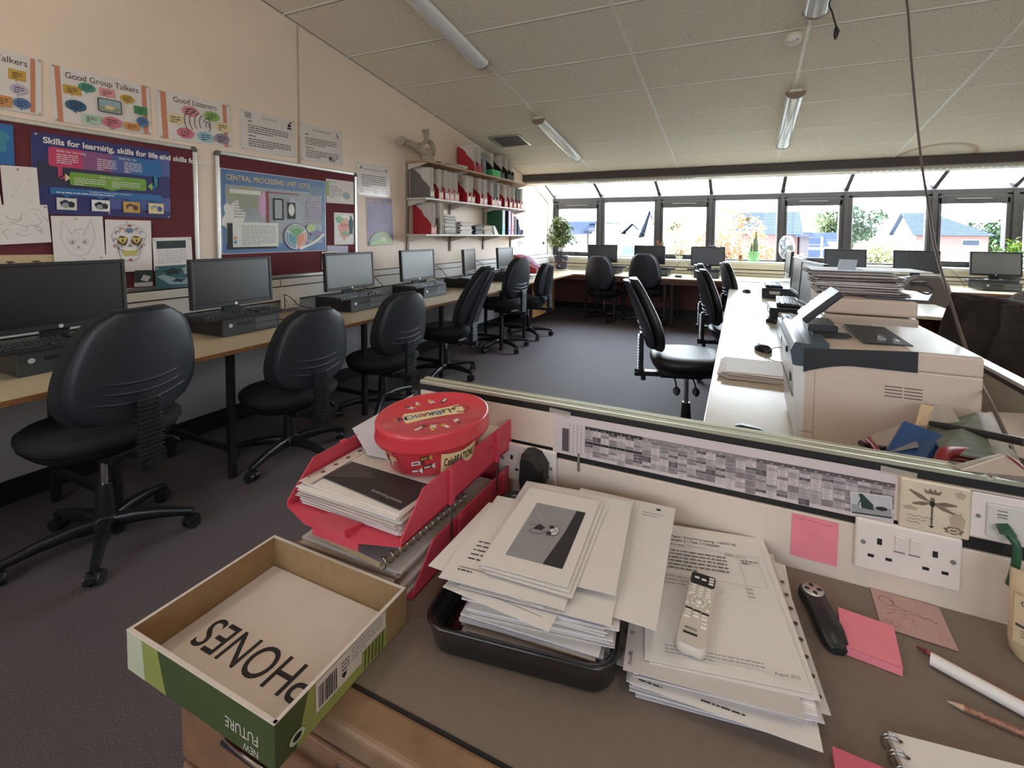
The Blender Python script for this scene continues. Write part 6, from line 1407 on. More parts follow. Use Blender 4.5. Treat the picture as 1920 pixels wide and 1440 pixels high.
# pink pads, card, marker, pencil, notebooks
pad = thing('sticky_note_pad', 'thick pink sticky note pad beside the black presenter', 'sticky note pad', (.187,.785,ZD), math.radians(-6))
MB().obox((0,0,.0055),(.071,.074,.011)).build('pad', MATS['n_pink'], pad, .0006)
sh = Sheet(.071,.074,.0005,('n_pink',)); b2 = sh.place('top_note', (-.0355,-.037,.0125),(1,0,0),(0,1,.03), pad)
t = tag(MB().obox((.148,.555,ZD+.006),(.076,.076,.012),math.radians(-2)).build('sticky_note_pad', MATS['n_pinkd']), 'pink sticky note pad cut off by the bottom edge of the picture', 'sticky note pad')
q_ = Sheet(.093,.088,.0006,('q_pink',)); q_.names[0] = 'q_pink'
R = random.Random(8); 
pts = [(.018+.010*math.cos(a), .064+.010*math.sin(a)) for a in [PI*.3+2*PI*k/14 for k in range(15)]]+[(.030+.0034*k,.056+.0028*math.sin(k*1.7)-.0006*k) for k in range(16)]
q_.line(pts,.0007,'p_brown')
for k in range(40): q_.ell(R.uniform(.01,.085),R.uniform(.006,.05),.0014,.0009,'n_pinkd',7,z=.0004)
tag(q_.place('patterned_card', (.2135,.829,ZD+.0010),(1,-.05,0),(.03,1,0)), 'dusty pink patterned card with handwriting near the divider', 'card')
mk = thing('marker_pen', 'white marker pen with a dark red end at the right edge', 'pen', (.2605,.783,ZD+.0088), math.atan2(-.038,.082))
MB().cyl((0,0,0),.0082,.105,20,'x').build('barrel', M_paper, mk, .001); MB().cyl((.105,0,0),.0086,.03,20,'x').build('cap', mat('dark_red_cap', s(110,24,44), .35), mk, .001)
rp = thing('red_pen', 'thin red pen lying just above the white marker, under the patterned card', 'pen', (.262,.8005,ZD+.0036), math.atan2(-.036,.080))
MB().cyl((.0,0,0),.0034,.11,14,'x').build('barrel', mat('pen_red', s(160,60,56), .35), rp); MB().cyl((-.012,0,0),.0012,.012,10,'x',.0034).build('tip', MATS['dark_red_cap'], rp)
pc_ = thing('pencil', 'patterned copper-coloured pencil at the lower right', 'pencil', (.2595,.723,ZD+.0045), math.atan2(-.012,.075))
MB().loft([[Vector((x,r*math.cos(a),r*math.sin(a))) for a in [2*PI*k/12 for k in range(12)]] for x, r in ((.016,.0040),(.11,.0042))], True, True).build('barrel', mat('copper_pattern', s(150,106,88), .35, noise=.45, nscale=260, metal=.3), pc_)
MB().loft([[Vector((x,r*math.cos(a),r*math.sin(a))) for a in [2*PI*k/12 for k in range(12)]] for x, r in ((0,.0006),(.004,.0014),(.016,.0040))], True, True).build('tip', mat('pale_tip', s(190,160,136), .4), pc_)
nb = thing('spiral_notebook', 'white ring-bound notebook at the bottom right corner of the picture', 'notebook', (.196,.500,ZD), math.radians(8))
MB().box(0,.148,0,.142,0,.010).build('pages', M_paper, nb, .001)
sh = Sheet(.148,.142,.0006,('paper',)); 
for k in range(8): sh.ell(.008,.012+k*.017,.003,.002,'p_brown',10)
sh.lines(.03,.105,.09,4,.016,'lightgrey_ink',.003,4); sh.place('cover_sheet',(0,0,.0115),(1,0,0),(0,1,0),nb)
b = MB()
for k in range(8):
    for dy in (0,.004): b.tube([(.000+.010*math.cos(a), .012+k*.017+dy, .006+.0095*math.sin(a)) for a in [2*PI*j/12 for j in range(13)]], .0009, 6)
b.build('wire_binding', M_chrome, nb)
hc = thing('hand_cream_tube', 'pale tube with dark lettering cut off by the right edge', 'tube', (.405,.845,ZD), math.radians(-35))
b = MB(); b.loft([[Vector((x*.036*w_,y*.020*d_,z_)) for x,y in ((math.cos(a),math.sin(a)) for a in [2*PI*k/24 for k in range(24)])] for z_, w_, d_ in ((.0,.80,.9),(.006,.92,1.0),(.02,1.0,1.0),(.10,1.02,.75),(.122,1.04,.1))]); b.build('tube_body', mat('tube_cream', s(206,184,152), .35, noise=.03), hc)
sh = Sheet(.05,.07,.0002,('tube_cream',),eps=.0001); sh.text('Cotton',.006,.055,.012,'ink'); sh.text('hand',.010,.040,.009,'ink'); sh.text('cream',.010,.031,.009,'ink'); sh.rect(.002,.024,.046,.004,'envelope_grey'); sh.lines(.008,.019,.03,3,.004,'ink',.0009,2)
sh.place('print', (-.026,-.0212,.028),(1,0,0),(0,0,1),hc)

# ================================================================ PRINTERS AND CLUTTER ON THE MIDDLE BENCH
M_prn = mat('printer_beige', s(206,186,172), .45, noise=.02, nscale=8); M_prl = mat('printer_light', s(214,214,214), .35, noise=.02); M_prd = mat('printer_charcoal', s(40,42,48), .38, noise=.05)
pr = thing('laser_printer', 'beige laser printer with a charcoal band and raised control panel, nearest the viewer', 'printer', (.165,1.425,DT))
PW, PD, PH = .385,.39,.315
b = MB(); b.box(.0,PW,0,PD,.004,PH-.052); b.box(.23,PW,0,PD,PH-.052,PH-.004); b.build('body', M_prn, pr, .005, seg=3)
b = MB(); b.add([(.0,0,PH-.052),(.24,0,PH-.052),(.24,PD,PH-.052),(.0,PD,PH-.052),(-.0,0,PH-.016),(.24,0,PH-.002),(.24,PD,PH-.002),(.0,PD,PH-.016)],[(3,2,1,0),(4,5,6,7),(0,1,5,4),(1,2,6,5),(2,3,7,6),(3,0,4,7)]); b.build('top_cover', M_prn, pr, .004)
b = MB(); b.box(.242,PW-.002,.004,PD-.004,PH-.004,PH-.001); b.build('rear_lid', M_prl, pr, .002)
# charcoal band on the near side, swooping down to the front
n_ = 14; up = [(PW*u, PH-.018+.016*min(1,u*1.6)) for u in [k/n_*.66 for k in range(n_+1)]]; dn_ = [(PW*u, PH-.055-.030*max(0,1-u/.30)**1.6) for u in [k/n_*.66 for k in range(n_+1)]]
pts = up+list(reversed(dn_)); b = MB(); N = len(pts); b.add([(x,-.0025,z) for x,z in pts]+[(x,.004,z) for x,z in pts],[tuple(reversed(range(N))),tuple(range(N,2*N))]+[(i,(i+1)%N,(i+1)%N+N,i+N) for i in range(N)]); b.build('side_band', M_prd, pr)
# bulging front (faces -X)
R = []
for y in (0,PD):
    R.append([Vector(p) for p in ((.004,y,.01),(-.010,y,.02),(-.018,y,.12),(-.026,y,.22),(-.024,y,.245),(.004,y,.245))])
b = MB(); b.loft(R, True, False); b.build('front_cover', M_prl, pr, .005, seg=3)
R = []
for y in (-.001,PD+.001):
    R.append([Vector(p) for p in ((.004,y,.246),(-.026,y,.246),(-.034,y,.285),(-.022,y,.312),(.006,y,PH-.006),(.06,y,PH+.001),(.06,y,PH-.03),(.004,y,PH-.06))])
b = MB(); b.loft(R, True, False); b.build('control_front', mat('printer_slate', s(70,78,90), .3, noise=.03), pr, .005, seg=3)
MB().lathe([(.010,0),(.010,.004),(.007,.006)], n=16).build('power_button', M_prd, pr, loc=(-.031,.10,.268), rot=(0,-PI/2,0))
b = MB(); b.box(-.0275,-.024,.05,.075,.185,.21); b.build('tray_latch', M_prd, pr)
b = MB(); b.box(-.024,-.020,.02,PD-.02,.150,.153); b.build('panel_line', M_darkg, pr)
# recess for printed sheets
b = MB(); b.box(.150,.262,.065,PD-.05,PH-.0015,PH+.0012); b.build('output_recess', mat('recess_black', s(20,20,22), .5), pr)
b = MB(); b.box(.035,.135,.12,.17,PH-.002,PH+.0015); b.build('panel_gap', MATS['recess_black'], pr)
b = MB(); b.box(.205,.215,.12,.16,PH+.001,PH+.006); b.box(.235,.24,.09,.13,PH+.001,PH+.005); b.build('output_rib', M_chrome, pr)
MB().tube([(.13,.16,PH+.006),(.10,.19,PH+.022)], .002, 8).build('paper_stop', M_chrome, pr)
# raised tilted control panel
cp = MB(); cp.T = Matrix.Translation((.068,.255,PH+.072)) @ Matrix.Rotation(-math.radians(44),4,'Y'); cp.box(-.068,.068,-.075,.075,-.010,.010); cpo = cp.build('control_panel', M_prd, pr, .004)
cs = MB(); cs.T = cp.T; cs.box(-.064,.040,-.070,.070,.0101,.0115); cs.build('panel_screen', mat('panel_display', s(190,196,200), .12, spec=.8, coat=.5), cpo)  # pale display colour stands in for the light it reflects
MB().box(.03,.11,.18,.33,PH-.004,PH+.018).build('panel_base', M_prd, pr, .004)
# side vents and seam
b = MB()
for k in range(4):
    for a, c in ((.187,.225),(.229,.267)): b.box(a,c,-.0006,.002,.190+k*.0085,.1925+k*.0085)
b.build('side_vents', mat('vent_shadow', s(96,80,74), .7), pr)
b = MB(); b.box(.028,.029,-.0005,.002,.03,.235); b.box(.0,.03,-.0005,.002,.062,.0635); b.build('side_seam', M_darkg, pr)

mf_ = thing('multifunction_printer', 'cream multifunction printer buried under the tall paper pile', 'printer', (.325,2.08,DT))
b = MB(); b.box(0,.27,0,.42,.004,.235); b.build('body', M_prn, mf_, .006, seg=3)
R = [[Vector(p) for p in ((.262,y,.10),(.262,y,.235),(.285,y,.228),(.31,y,.205),(.325,y,.17),(.33,y,.12),(.33,y,.08),(.262,y,.08))] for y in (.01,.41)]
b = MB(); b.loft(R, True, False); b.build('side_tray', M_prn, mf_, .004)
b = MB(); b.box(-.02,.285,-.005,.43,.240,.300); b.build('scanner_unit', mat('printer_stone', s(186,172,160), .45, noise=.02), mf_, .008, seg=3)
b = MB(); b.box(-.015,.282,0,.43,.304,.365); b.build('scanner_lid', M_prn, mf_, .010, seg=3)
R = [[Vector(p) for p in ((-.012,y,.165),(-.085,y,.185),(-.095,y,.205),(-.02,y,.285),(-.012,y,.285))] for y in (.03,.38)]
b = MB(); b.loft(R, True, False); b.build('control_wing', M_prl, mf_, .004)
b = MB(); b.add([(-.079,.10,.2225),(-.079,.24,.2225),(-.045,.24,.2595),(-.045,.10,.2595)],[(3,2,1,0)]); b.build('display', MATS['panel_display'], mf_)
# tall untidy pile on it
R = random.Random(5); z = DT+.367
M_pile = [mat('pile_grey', s(150,136,130), .7, noise=.1), M_paper, mat('pile_brown', s(122,106,100), .7, noise=.1), MATS['card_white']]
b = MB()
for i in range(34):
    th = R.uniform(.0018,.0042); lean = i*.0006
    b.obox((.455-lean*2+R.uniform(-.018,.018), 2.30+R.uniform(-.02,.02), z+th/2), (.297*R.uniform(.93,1.02), .22*R.uniform(.9,1.05), th*.9), R.uniform(-.09,.09), mi=R.choice((0,0,1,2,3)), rx=R.uniform(-.01,.01), ry=R.uniform(-.012,.012)); z += th
pz = z
tag(b.build('paper_pile', M_pile), 'tall untidy pile of papers and wallets on the multifunction printer', 'papers')
fd = MB(); fd.add([(.45,2.13,DT+.368),(.64,2.10,DT+.368),(.69,2.22,DT+.385),(.66,2.42,DT+.372),(.45,2.42,DT+.368),(.45,2.13,DT+.372),(.64,2.10,DT+.372),(.69,2.22,DT+.390),(.66,2.42,DT+.376),(.45,2.42,DT+.372)],[(4,3,2,1,0),(5,6,7,8,9)]+[(i,(i+1)%5,(i+1)%5+5,i+5) for i in range(5)])
tag(fd.build('plastic_folder', mat('folder_slate', s(84,92,110), .3, noise=.05)), 'slate blue plastic folder sticking out to the right under the tall pile', 'folder')
b = MB(); 
for k, (x, w_) in enumerate(((.36,.30),(.50,.22))): b.obox((x+.06,2.28,pz+.002+k*.003),(w_,.22,.003),.05*k)
tag(b.build('pale_papers', mat('sky_paper', s(214,222,232), .5)), 'pale papers topping the tall pile', 'papers')
fc = MB(); fc.add([(.365,2.20,pz+.007),(.425,2.18,pz+.007),(.445,2.25,pz+.045),(.385,2.27,pz+.045),(.365,2.205,pz+.005),(.425,2.185,pz+.005),(.445,2.255,pz+.043),(.385,2.275,pz+.043)],[(0,1,2,3),(7,6,5,4),(0,4,5,1),(1,5,6,2),(2,6,7,3),(3,7,4,0)])
tag(fc.build('folded_card', mat('blue_white_card', s(196,214,232), .4)), 'folded pale blue card standing on the tall pile', 'card')
b = MB(); b.tube(wave([(.60,2.16,pz-.03),(.64,2.13,pz-.04),(.66,2.12,pz-.055),(.64,2.11,pz-.07),(.61,2.12,pz-.06)]), .0035, 8); b.obox((.62,2.14,pz-.035),(.05,.02,.016),.5)
tag(b.build('keys_lanyard', mat('lanyard_dark', s(60,56,60), .5)), 'dark strap with clips hanging from the right of the tall pile', 'strap')
pile('paper_pile', .06, 2.18, DT, .26, .27, .026, 'ragged stack of white papers on the middle bench left of the printer', 61, [M_paper,MATS['card_white'],mat('pinkish_paper', s(214,196,186), .6)], 14, jx=.014, jr=.14)
paper('loose_sheet', (-.055,2.30,DT+.0275), (.185,2.32,DT+.0275), (-.045,2.06,DT+.0275), 'bluish top sheet of the ragged stack left of the printer', None)
# curved black chair arm just beyond the divider
ar = MB(); ar.loft([[Vector((x,yc+dy,.7056+dz)) for dy, dz in ((-.020,0),(.020,0),(.022,.010),(.014,h_),(-.016,h_),(-.022,.010))] for x, yc, h_ in ((-.005,1.47,.030),(.01,1.47,.034),(.06,1.475,.030),(.11,1.45,.026),(.145,1.41,.018),(.15,1.40,.008))], True, True)
ar.build('arm_pad', M_vinyl, tag(thing('wrist_rest', '', ''), 'curved black wrist rest on the bench just beyond the divider trim', 'wrist rest'))
# red tray with wallets, hole punch, ruler, pens between divider and printer
M_wal = mat('clear_wallet', s(206,200,190), .2, noise=.06, nscale=30, alpha=.55, spec=.7); M_cash = mat('green_print', s(112,124,112), .6, noise=.25, nscale=40)
def slab(name, pts, th, m, label, cat):
    P = [Vector(p) for p in pts]; nn = (P[1]-P[0]).cross(P[2]-P[1]).normalized()*th; n = len(P)
    b = MB(); b.add(P+[p-nn for p in P],[tuple(range(n)),tuple(reversed(range(n,2*n)))]+[((i+1)%n,i,i+n,(i+1)%n+n) for i in range(n)])
    return tag(b.build(name, m), label, cat)
rt = thing('red_tray', 'dark red plastic tray behind the divider holding wallets', 'tray', (0,0,0))
M_dred = mat('tray_dark_red', s(138,36,44), .4, noise=.06)
MB().box(.36,.655,1.02,1.38,DT+.001,DT+.006).build('tray_base', M_dred, rt)
b = MB(); b.tube(wave([(0.3328,1,0.9073),(0.3489,1.03,0.9184),(0.3914,1.09,0.9022),(0.4305,1.1,0.8965),(0.4588,1.08,0.9006),(0.4606,1.03,0.8991)]), .011, 12); b.build('tray_rim', M_dred, rt)
b = MB(); b.box(.36,.366,1.02,1.38,DT+.006,DT+.07); b.box(.366,.655,1.374,1.38,DT+.006,DT+.07); b.box(.366,.655,1.02,1.026,DT+.006,DT+.07); b.build('tray_sides', M_dred, rt)
slab('plastic_wallet', [(0.3533,1.06,0.9109),(0.432,1.06,0.9101),(0.5156,1.36,0.9038),(0.4236,1.36,0.8515)], .004, M_cash, 'green printed sheet in a clear wallet behind the divider', 'wallet')
slab('plastic_wallet', [(0.4422,1.1,0.8938),(0.4835,1.1,0.8964),(0.5484,1.38,0.8982),(0.5133,1.38,0.8987)], .006, M_wal, 'stack of clear plastic wallets leaning behind the black ruler', 'wallet')
slab('plastic_wallet', [(0.2688,1.1,0.8705),(0.3366,1.12,0.8919),(0.3835,1.36,0.8576),(0.3118,1.36,0.8107)], .003, M_wal, 'clear wallet behind the blue hole punch', 'wallet')
slab('paper_tag', [(0.383,1.3,0.8716),(0.4038,1.3,0.8753),(0.4473,1.395,0.8931),(0.4207,1.395,0.8955)], .002, mat('tag_cream', s(214,190,156), .6), 'cream paper tag marked 1 leaning on the printer', 'tag')
slab('plastic_wallet', [(0.4037,1.3,0.8778),(0.464,1.3,0.8947),(0.4849,1.405,0.8917),(0.4503,1.405,0.8941)], .002, M_wal, 'clear wallet corner beside the cream tag', 'wallet')
slab('cream_sheet', [(0.5067,1.22,0.8653),(0.544,1.22,0.8619),(0.6639,1.5,0.8738),(0.5876,1.5,0.8651)], .002, MATS['card_white'], 'plain cream sheet at the far right behind the wallets', 'sheet')
rl = MB(); rl.tube([(0.4052,1.28,0.8871),(0.4549,1.2,0.9088),(0.4892,1.1,0.9357)], [.0065,.0075,.008], 10)
tag(rl.build('black_ruler', mat('ruler_black', s(50,46,46), .4)), 'long black rod lying across the wallets', 'rod')
hp = thing('hole_punch', 'blue metal hole punch standing behind the divider', 'hole punch', (0,0,0))
slab('top', [(0.2732,1.1,0.8736),(0.3389,1.08,0.8781),(0.4049,1.2,0.8927),(0.3372,1.22,0.9078)], .034, mat('punch_blue', s(40,78,132), .35, noise=.05), '', ''); 
_o = bpy.data.objects['top']; _o.name = 'punch_handle'; _o.parent = hp; _o.modifiers.new('bevel','BEVEL').width = .004
b = MB(); b.obox((.345,1.16,.80),(.10,.09,.035),.3,ry=.2); b.obox((.345,1.17,.765),(.13,.12,.012),.3); b.obox((.335,1.20,.738),(.03,.03,.052)); b.build('punch_base', M_black, hp, .004)
pn = MB(); pn.tube([(0.2248,1.05,0.9043),(0.2594,1.1,0.8819),(0.292,1.14,0.8664)], .0055, 10); tag(pn.build('brown_pen', mat('pen_brown', s(52,32,28), .3)), 'dark brown pen end poking out left of the hole punch', 'pen')
pn = MB(); pn.tube([(0.248,1.1,0.8953),(0.25,1.06,0.8975),(0.2514,1,0.8958)], .0055, 10); tag(pn.build('red_stick', MATS['tray_dark_red']), 'red stick lying left of the hole punch', 'pen')
# card in a plastic sleeve lying over the divider trim, numbers upside down
cs_ = thing('numbered_card', 'card in a plastic sleeve with an upside-down number, lying over the divider trim', 'card', (0,0,0))
A = Vector((0.326,0.903,0.945)); Bp = Vector((0.3854,0.9218,0.972)); C = Vector((0.3922,0.8644,0.968)); D = Vector((0.403,0.9006,0.945))
b = MB(); P = [A, D, C, Bp]; b.add(P+[p-Vector((0,0,.0015)) for p in P],[(0,1,2,3),(7,6,5,4),(0,4,5,1),(1,5,6,2),(2,6,7,3),(3,7,4,0)]); b.build('card_face', mat('sleeve_card', s(196,182,172), .25, noise=.03), cs_)
sh = Sheet(.034,.010,.0001,('sleeve_card',),eps=.0002); sh.text('40000B',.001,.001,.0095,'ink',1.0,off=.0001)
n_ = (D-A).cross(Bp-A).normalized(); n_ = n_ if n_.z > 0 else -n_
r1 = (A-Bp).normalized(); o1 = A+(D-A)*.36+(Bp-A)*.48+n_*.0006; sh.place('printed_number', o1, r1, n_.cross(r1), cs_)
slab('plastic_wallet', [(0.322,0.9244,0.94),(0.3282,0.9092,0.9425),(0.3889,0.93,0.969),(0.3856,0.9409,0.966)], .001, M_wal, 'clear sleeve edge peeking out left of the numbered card', 'wallet')
slab('grey_pouch', [(.338,.918,.9388),(.55,.890,.9388),(.55,.948,.9388),(.325,.948,.9388)], .001, mat('pouch_grey', s(104,98,94), .6, noise=.1), 'dark grey strip lying on the divider trim under the numbered card', 'strip')

# ================================================================ PLANTS AND SILL THINGS
def leafmat(n, c1, c2, c3=None):
    m = bpy.data.materials.new(n); m.use_nodes = True; nt = m.node_tree; b = nt.nodes['Principled BSDF']; b.inputs['Roughness'].default_value = .45
    oi = nt.nodes.new('ShaderNodeTexCoord'); no = nt.nodes.new('ShaderNodeTexNoise'); no.inputs['Scale'].default_value = 23; nt.links.new(oi.outputs['Object'], no.inputs['Vector'])
    r = nt.nodes.new('ShaderNodeValToRGB'); r.color_ramp.elements[0].position = .38; r.color_ramp.elements[0].color = (*c1,1); r.color_ramp.elements[1].position = .62; r.color_ramp.elements[1].color = (*c2,1)
    if c3: e = r.color_ramp.elements.new(.5); e.color = (*c3,1)
    nt.links.new(no.outputs['Fac'], r.inputs[0]); nt.links.new(r.outputs[0], b.inputs['Base Color'])
    b.inputs['Transmission Weight'].default_value = 0.0
    MATS[n] = m; return m
M_fig = leafmat('variegated_leaf', s(70,92,48), s(206,210,160), s(120,140,84)); M_stem = mat('plant_stem', s(92,74,54), .8, noise=.15)
def leaf(b, p, d, L, W, up=Vector((0,0,1)), mi=None, fold=.25):
    d = d.normalized(); sd = d.cross(up)
    if sd.length < .01: sd = Vector((1,0,0))
    sd.normalize(); nn = sd.cross(d)
    P = [p, p+d*L*.35+sd*W*.5+nn*W*fold, p+d*L*.7+sd*W*.36+nn*W*fold*.6-up*L*.05, p+d*L-up*L*.15, p+d*L*.7-sd*W*.36+nn*W*fold*.6-up*L*.05, p+d*L*.35-sd*W*.5+nn*W*fold, p+d*L*.5-up*L*.02]
    b.add(P, [(0,1,6),(1,2,6),(2,3,6),(3,4,6),(4,5,6),(5,0,6)], True, mi)
def fig_tree():
    t = thing('potted_fig', 'variegated weeping fig in a dark painted pot in the window corner', 'plant', (-2.80,7.10,DT))
    MB().lathe([(.0005,0),(.115,0),(.125,.006),(.125,.014),(.118,.016),(.0005,.016)], n=32, cap=False).build('saucer', mat('saucer_cream', s(196,186,168), .5), t)
    MB().lathe([(.085,.012),(.10,.10),(.112,.20),(.118,.205),(.120,.25),(.112,.252),(.104,.22)], n=36).build('pot', mat('pot_navy', s(52,44,66), .45, noise=.15), t)
    pr_ = MB(); R = random.Random(4)
    for k in range(9):
        a = -PI/2+(k-4)*.30; z = .06+.11*R.random(); 
        for j in range(5):
            a1 = a+j*.05; r = .0855+.027*(z/.2)+.003+.002; 
            pr_.add([(r*math.cos(a1),r*math.sin(a1),z+.012*math.sin(j)+.0),(r*math.cos(a1+.05),r*math.sin(a1+.05),z+.012*math.sin(j+1)),((r+.001)*math.cos(a1+.05),(r+.001)*math.sin(a1+.05),z+.014+.012*math.sin(j+1)),((r+.001)*math.cos(a1),(r+.001)*math.sin(a1),z+.014+.012*math.sin(j))],[(0,1,2,3)],False,k%2)
    pr_.build('painted_pattern', [mat('pot_cream', s(224,204,176), .5), mat('pot_plum', s(120,60,70), .5)], t)
    MB().lathe([(.0005,.235),(.108,.235),(.108,.23)], n=24, cap=False).build('soil', mat('soil', s(58,46,38), .95, noise=.3, nscale=60), t)
    b = MB(); lv = MB(); R = random.Random(11)
    b.tube(wave([(0,0,.22),(.015,.0,.36),(-.005,.01,.50),(.01,0,.66),(0,0,.84)]), .011, 8); b.tube(wave([(.01,0,.24),(-.02,.01,.38),(.02,0,.52),(-.01,0,.70)]), .009, 8)
    for k in range(70):
        z0 = R.uniform(.38,.86); a = R.uniform(0,2*PI); f = (z0-.38)/.48; L = R.uniform(.12,.34)*(1.05-.62*f)
        p0 = Vector((0,0,z0)); d = Vector((math.cos(a)*1.0,math.sin(a)*.75,R.uniform(.25,.9)))
        pts = [p0]; p = p0.copy(); v = d.normalized()
        for j in range(6): p = p+v*L/5; v = (v+Vector((0,0,-.20-.05*j))).normalized(); pts.append(p.copy())
        b.tube(pts, [.004,.0035,.003,.002,.0015,.001,.0008], 5)
        for j in range(1,len(pts)):
            for q in range(6):
                pp = pts[j-1].lerp(pts[j], R.random()); dd = Vector((R.uniform(-1,1),R.uniform(-1,1),R.uniform(-1.1,.35)))
                leaf(lv, pp, dd, R.uniform(.045,.075), R.uniform(.016,.026))
    b.build('stem', M_stem, t); tag(lv.build('foliage', M_fig, t), kind='stuff')
fig_tree()
def small_pot(x, y, z, r0, r1, h, m, name, label, cat='plant'):
    t = thing(name, label, cat, (x,y,z)); MB().lathe([(r0,0),(r1,h*.86),(r1*1.08,h*.88),(r1*1.08,h),(r1*.95,h),(r1*.9,h*.85)], n=24).build('pot', m, t); return t
SZ = .9255
t = small_pot(-2.215+.86, 7.55, SZ, .045, .062, .125, mat('white_pot', s(232,230,224), .35), 'potted_plant', 'small plant in a white pot on the sill left of the webcam monitor')
t.location.x = -1.345+.24-.11
b = MB(); lv = MB(); R = random.Random(2)
for k in range(9):
    a = R.uniform(0,6.3); pts = [Vector((0,0,.11)), Vector((.02*math.cos(a),.02*math.sin(a),.17)), Vector((.06*math.cos(a),.05*math.sin(a),R.uniform(.22,.30)))]; b.tube(pts, .0025, 5)
    for q in range(8): leaf(lv, pts[1].lerp(pts[2], q/7), Vector((R.uniform(-1,1),R.uniform(-1,1),R.uniform(-.2,1))), .04, .024)
b.build('stem', mat('red_stem', s(150,84,60), .6), t); lv.build('foliage', leafmat('rusty_leaf', s(120,128,60), s(206,140,96)), t)
t = small_pot(-.93, 7.56, SZ, .045, .055, .05, M_cream, 'potted_plant', 'low leafy plant in a saucer on the sill left of the webcam monitor')
lv = MB(); 
for q in range(60): leaf(lv, Vector((R.uniform(-.06,.06),R.uniform(-.03,.03),.04+R.uniform(0,.10))), Vector((R.uniform(-1,1),R.uniform(-1,1),R.uniform(0,.8))), .05, .025)
lv.build('foliage', leafmat('soft_leaf', s(140,150,70), s(206,180,120)), t)
t = small_pot(.165, 7.55, SZ, .072, .08, .15, mat('green_pot', s(150,206,140), .35, noise=.05), 'cactus_pot', 'tall spiky succulent in a pale green pot on the window sill')
b = MB()
for x, y, h, w_ in ((-.03,0,.17,.016),(0,.01,.24,.014),(.025,0,.34,.022),(.045,.01,.20,.014),(-.045,.01,.11,.012)): b.loft([[Vector((x+r*math.cos(a),y+r*.5*math.sin(a),z_)) for a in [2*PI*k/8 for k in range(8)]] for z_, r in ((.12,w_*.8),(.12+h*.5,w_),(.12+h*.9,w_*.5),(.12+h,.002))])
b.build('spikes', mat('succulent', s(112,128,96), .5, noise=.25, nscale=30), t)
t = small_pot(-.02, 7.52, SZ, .03, .034, .05, mat('tan_pot', s(160,120,70), .6), 'small_figure', 'tiny brown ornament on the sill left of the green pot', 'ornament')
MB().lathe([(.02,.05),(.026,.075),(.012,.10)], n=14).build('top', mat('ornament_brown', s(120,84,50), .6), t)
tag(MB().box(-1.96,-1.72,7.50,7.60,SZ,SZ+.045).build('white_carton', M_white, bevel=.004), 'flat white carton on the window sill between the two left window monitors', 'box')
# round glass roundel hanging in the window
t = thing('glass_roundel', 'round glass ornament with a yellow flower hanging in the window', 'ornament', (0.0377,7.6,1.576))
b = MB(); b.tube([(.088*math.cos(a),0,.088*math.sin(a)) for a in [2*PI*k/32 for k in range(33)]], .006, 8); b.build('rim', mat('amber_rim', s(232,190,110), .3), t)
MB().tube([(0,0,.094),(0,0,.30)], .0012, 6).build('thread', M_white, t)
b = MB(); b.T = Matrix.Rotation(PI/2,4,'X'); b.add([(.03+.03*math.cos(a)*(1+.2*math.sin(5*a)),-.01+.03*math.sin(a),0) for a in [2*PI*k/20 for k in range(20)]],[tuple(range(20))]); b.add([(-.03+.02*math.cos(a),-.03+.012*math.sin(a),.001) for a in [2*PI*k/12 for k in range(12)]],[tuple(range(12))]); b.build('flower', mat('amber_flower', s(240,180,60), .3), t)
MB().lathe([(.0005,-.001),(.086,-.001),(.086,.001),(.0005,.001)], n=32, cap=False).build('glass_disc', M_glass, t, rot=(PI/2,0,0))
# desk fan
t = thing('desk_fan', 'small wire-cage desk fan beyond the side-on monitors', 'fan', (.545,6.75,DT))
b = MB(); b.lathe([(.11,0),(.115,.01),(.06,.03),(.016,.05)], n=24); b.build('base', mat('fan_white', s(206,206,204), .35), t); MB().cyl((0,0,.04), .013, .30, 14).build('stand', MATS['fan_white'], t)
hd_ = bpy.data.objects.new('fan_head', None); COL.objects.link(hd_); hd_.parent = t; hd_.location = (0,0,.46); hd_.rotation_euler = (0,0,math.radians(65))
c = MB()
for r, y in ((.155,.0),(.150,.035),(.120,.06),(.07,.07),(.150,-.035),(.11,-.055)): c.tube([(r*math.cos(a),y,r*math.sin(a)) for a in [2*PI*k/28 for k in range(29)]], .0022, 5)
for k in range(36):
    a = 2*PI*k/36; c.tube([(rr_*math.cos(a),y,rr_*math.sin(a)) for rr_, y in ((.03,.072),(.10,.066),(.148,.038),(.155,0),(.148,-.036),(.09,-.06),(.04,-.06))], .0013, 4)
c.build('cage', M_chrome, hd_)
c = MB()
for k in range(4):
    a = k*PI/2; c.add([(math.cos(a+u)*r,.012*v,math.sin(a+u)*r) for r, u, v in ((.03,-.2,1),(.13,-.25,1.4),(.135,.35,-1.2),(.03,.5,-1))],[(0,1,2,3)],True)
c.build('blades', mat('fan_blade', s(150,154,160), .3), hd_); MB().cyl((0,-.09,0), .045, .08, 18, 'y').build('motor', MATS['fan_white'], hd_)
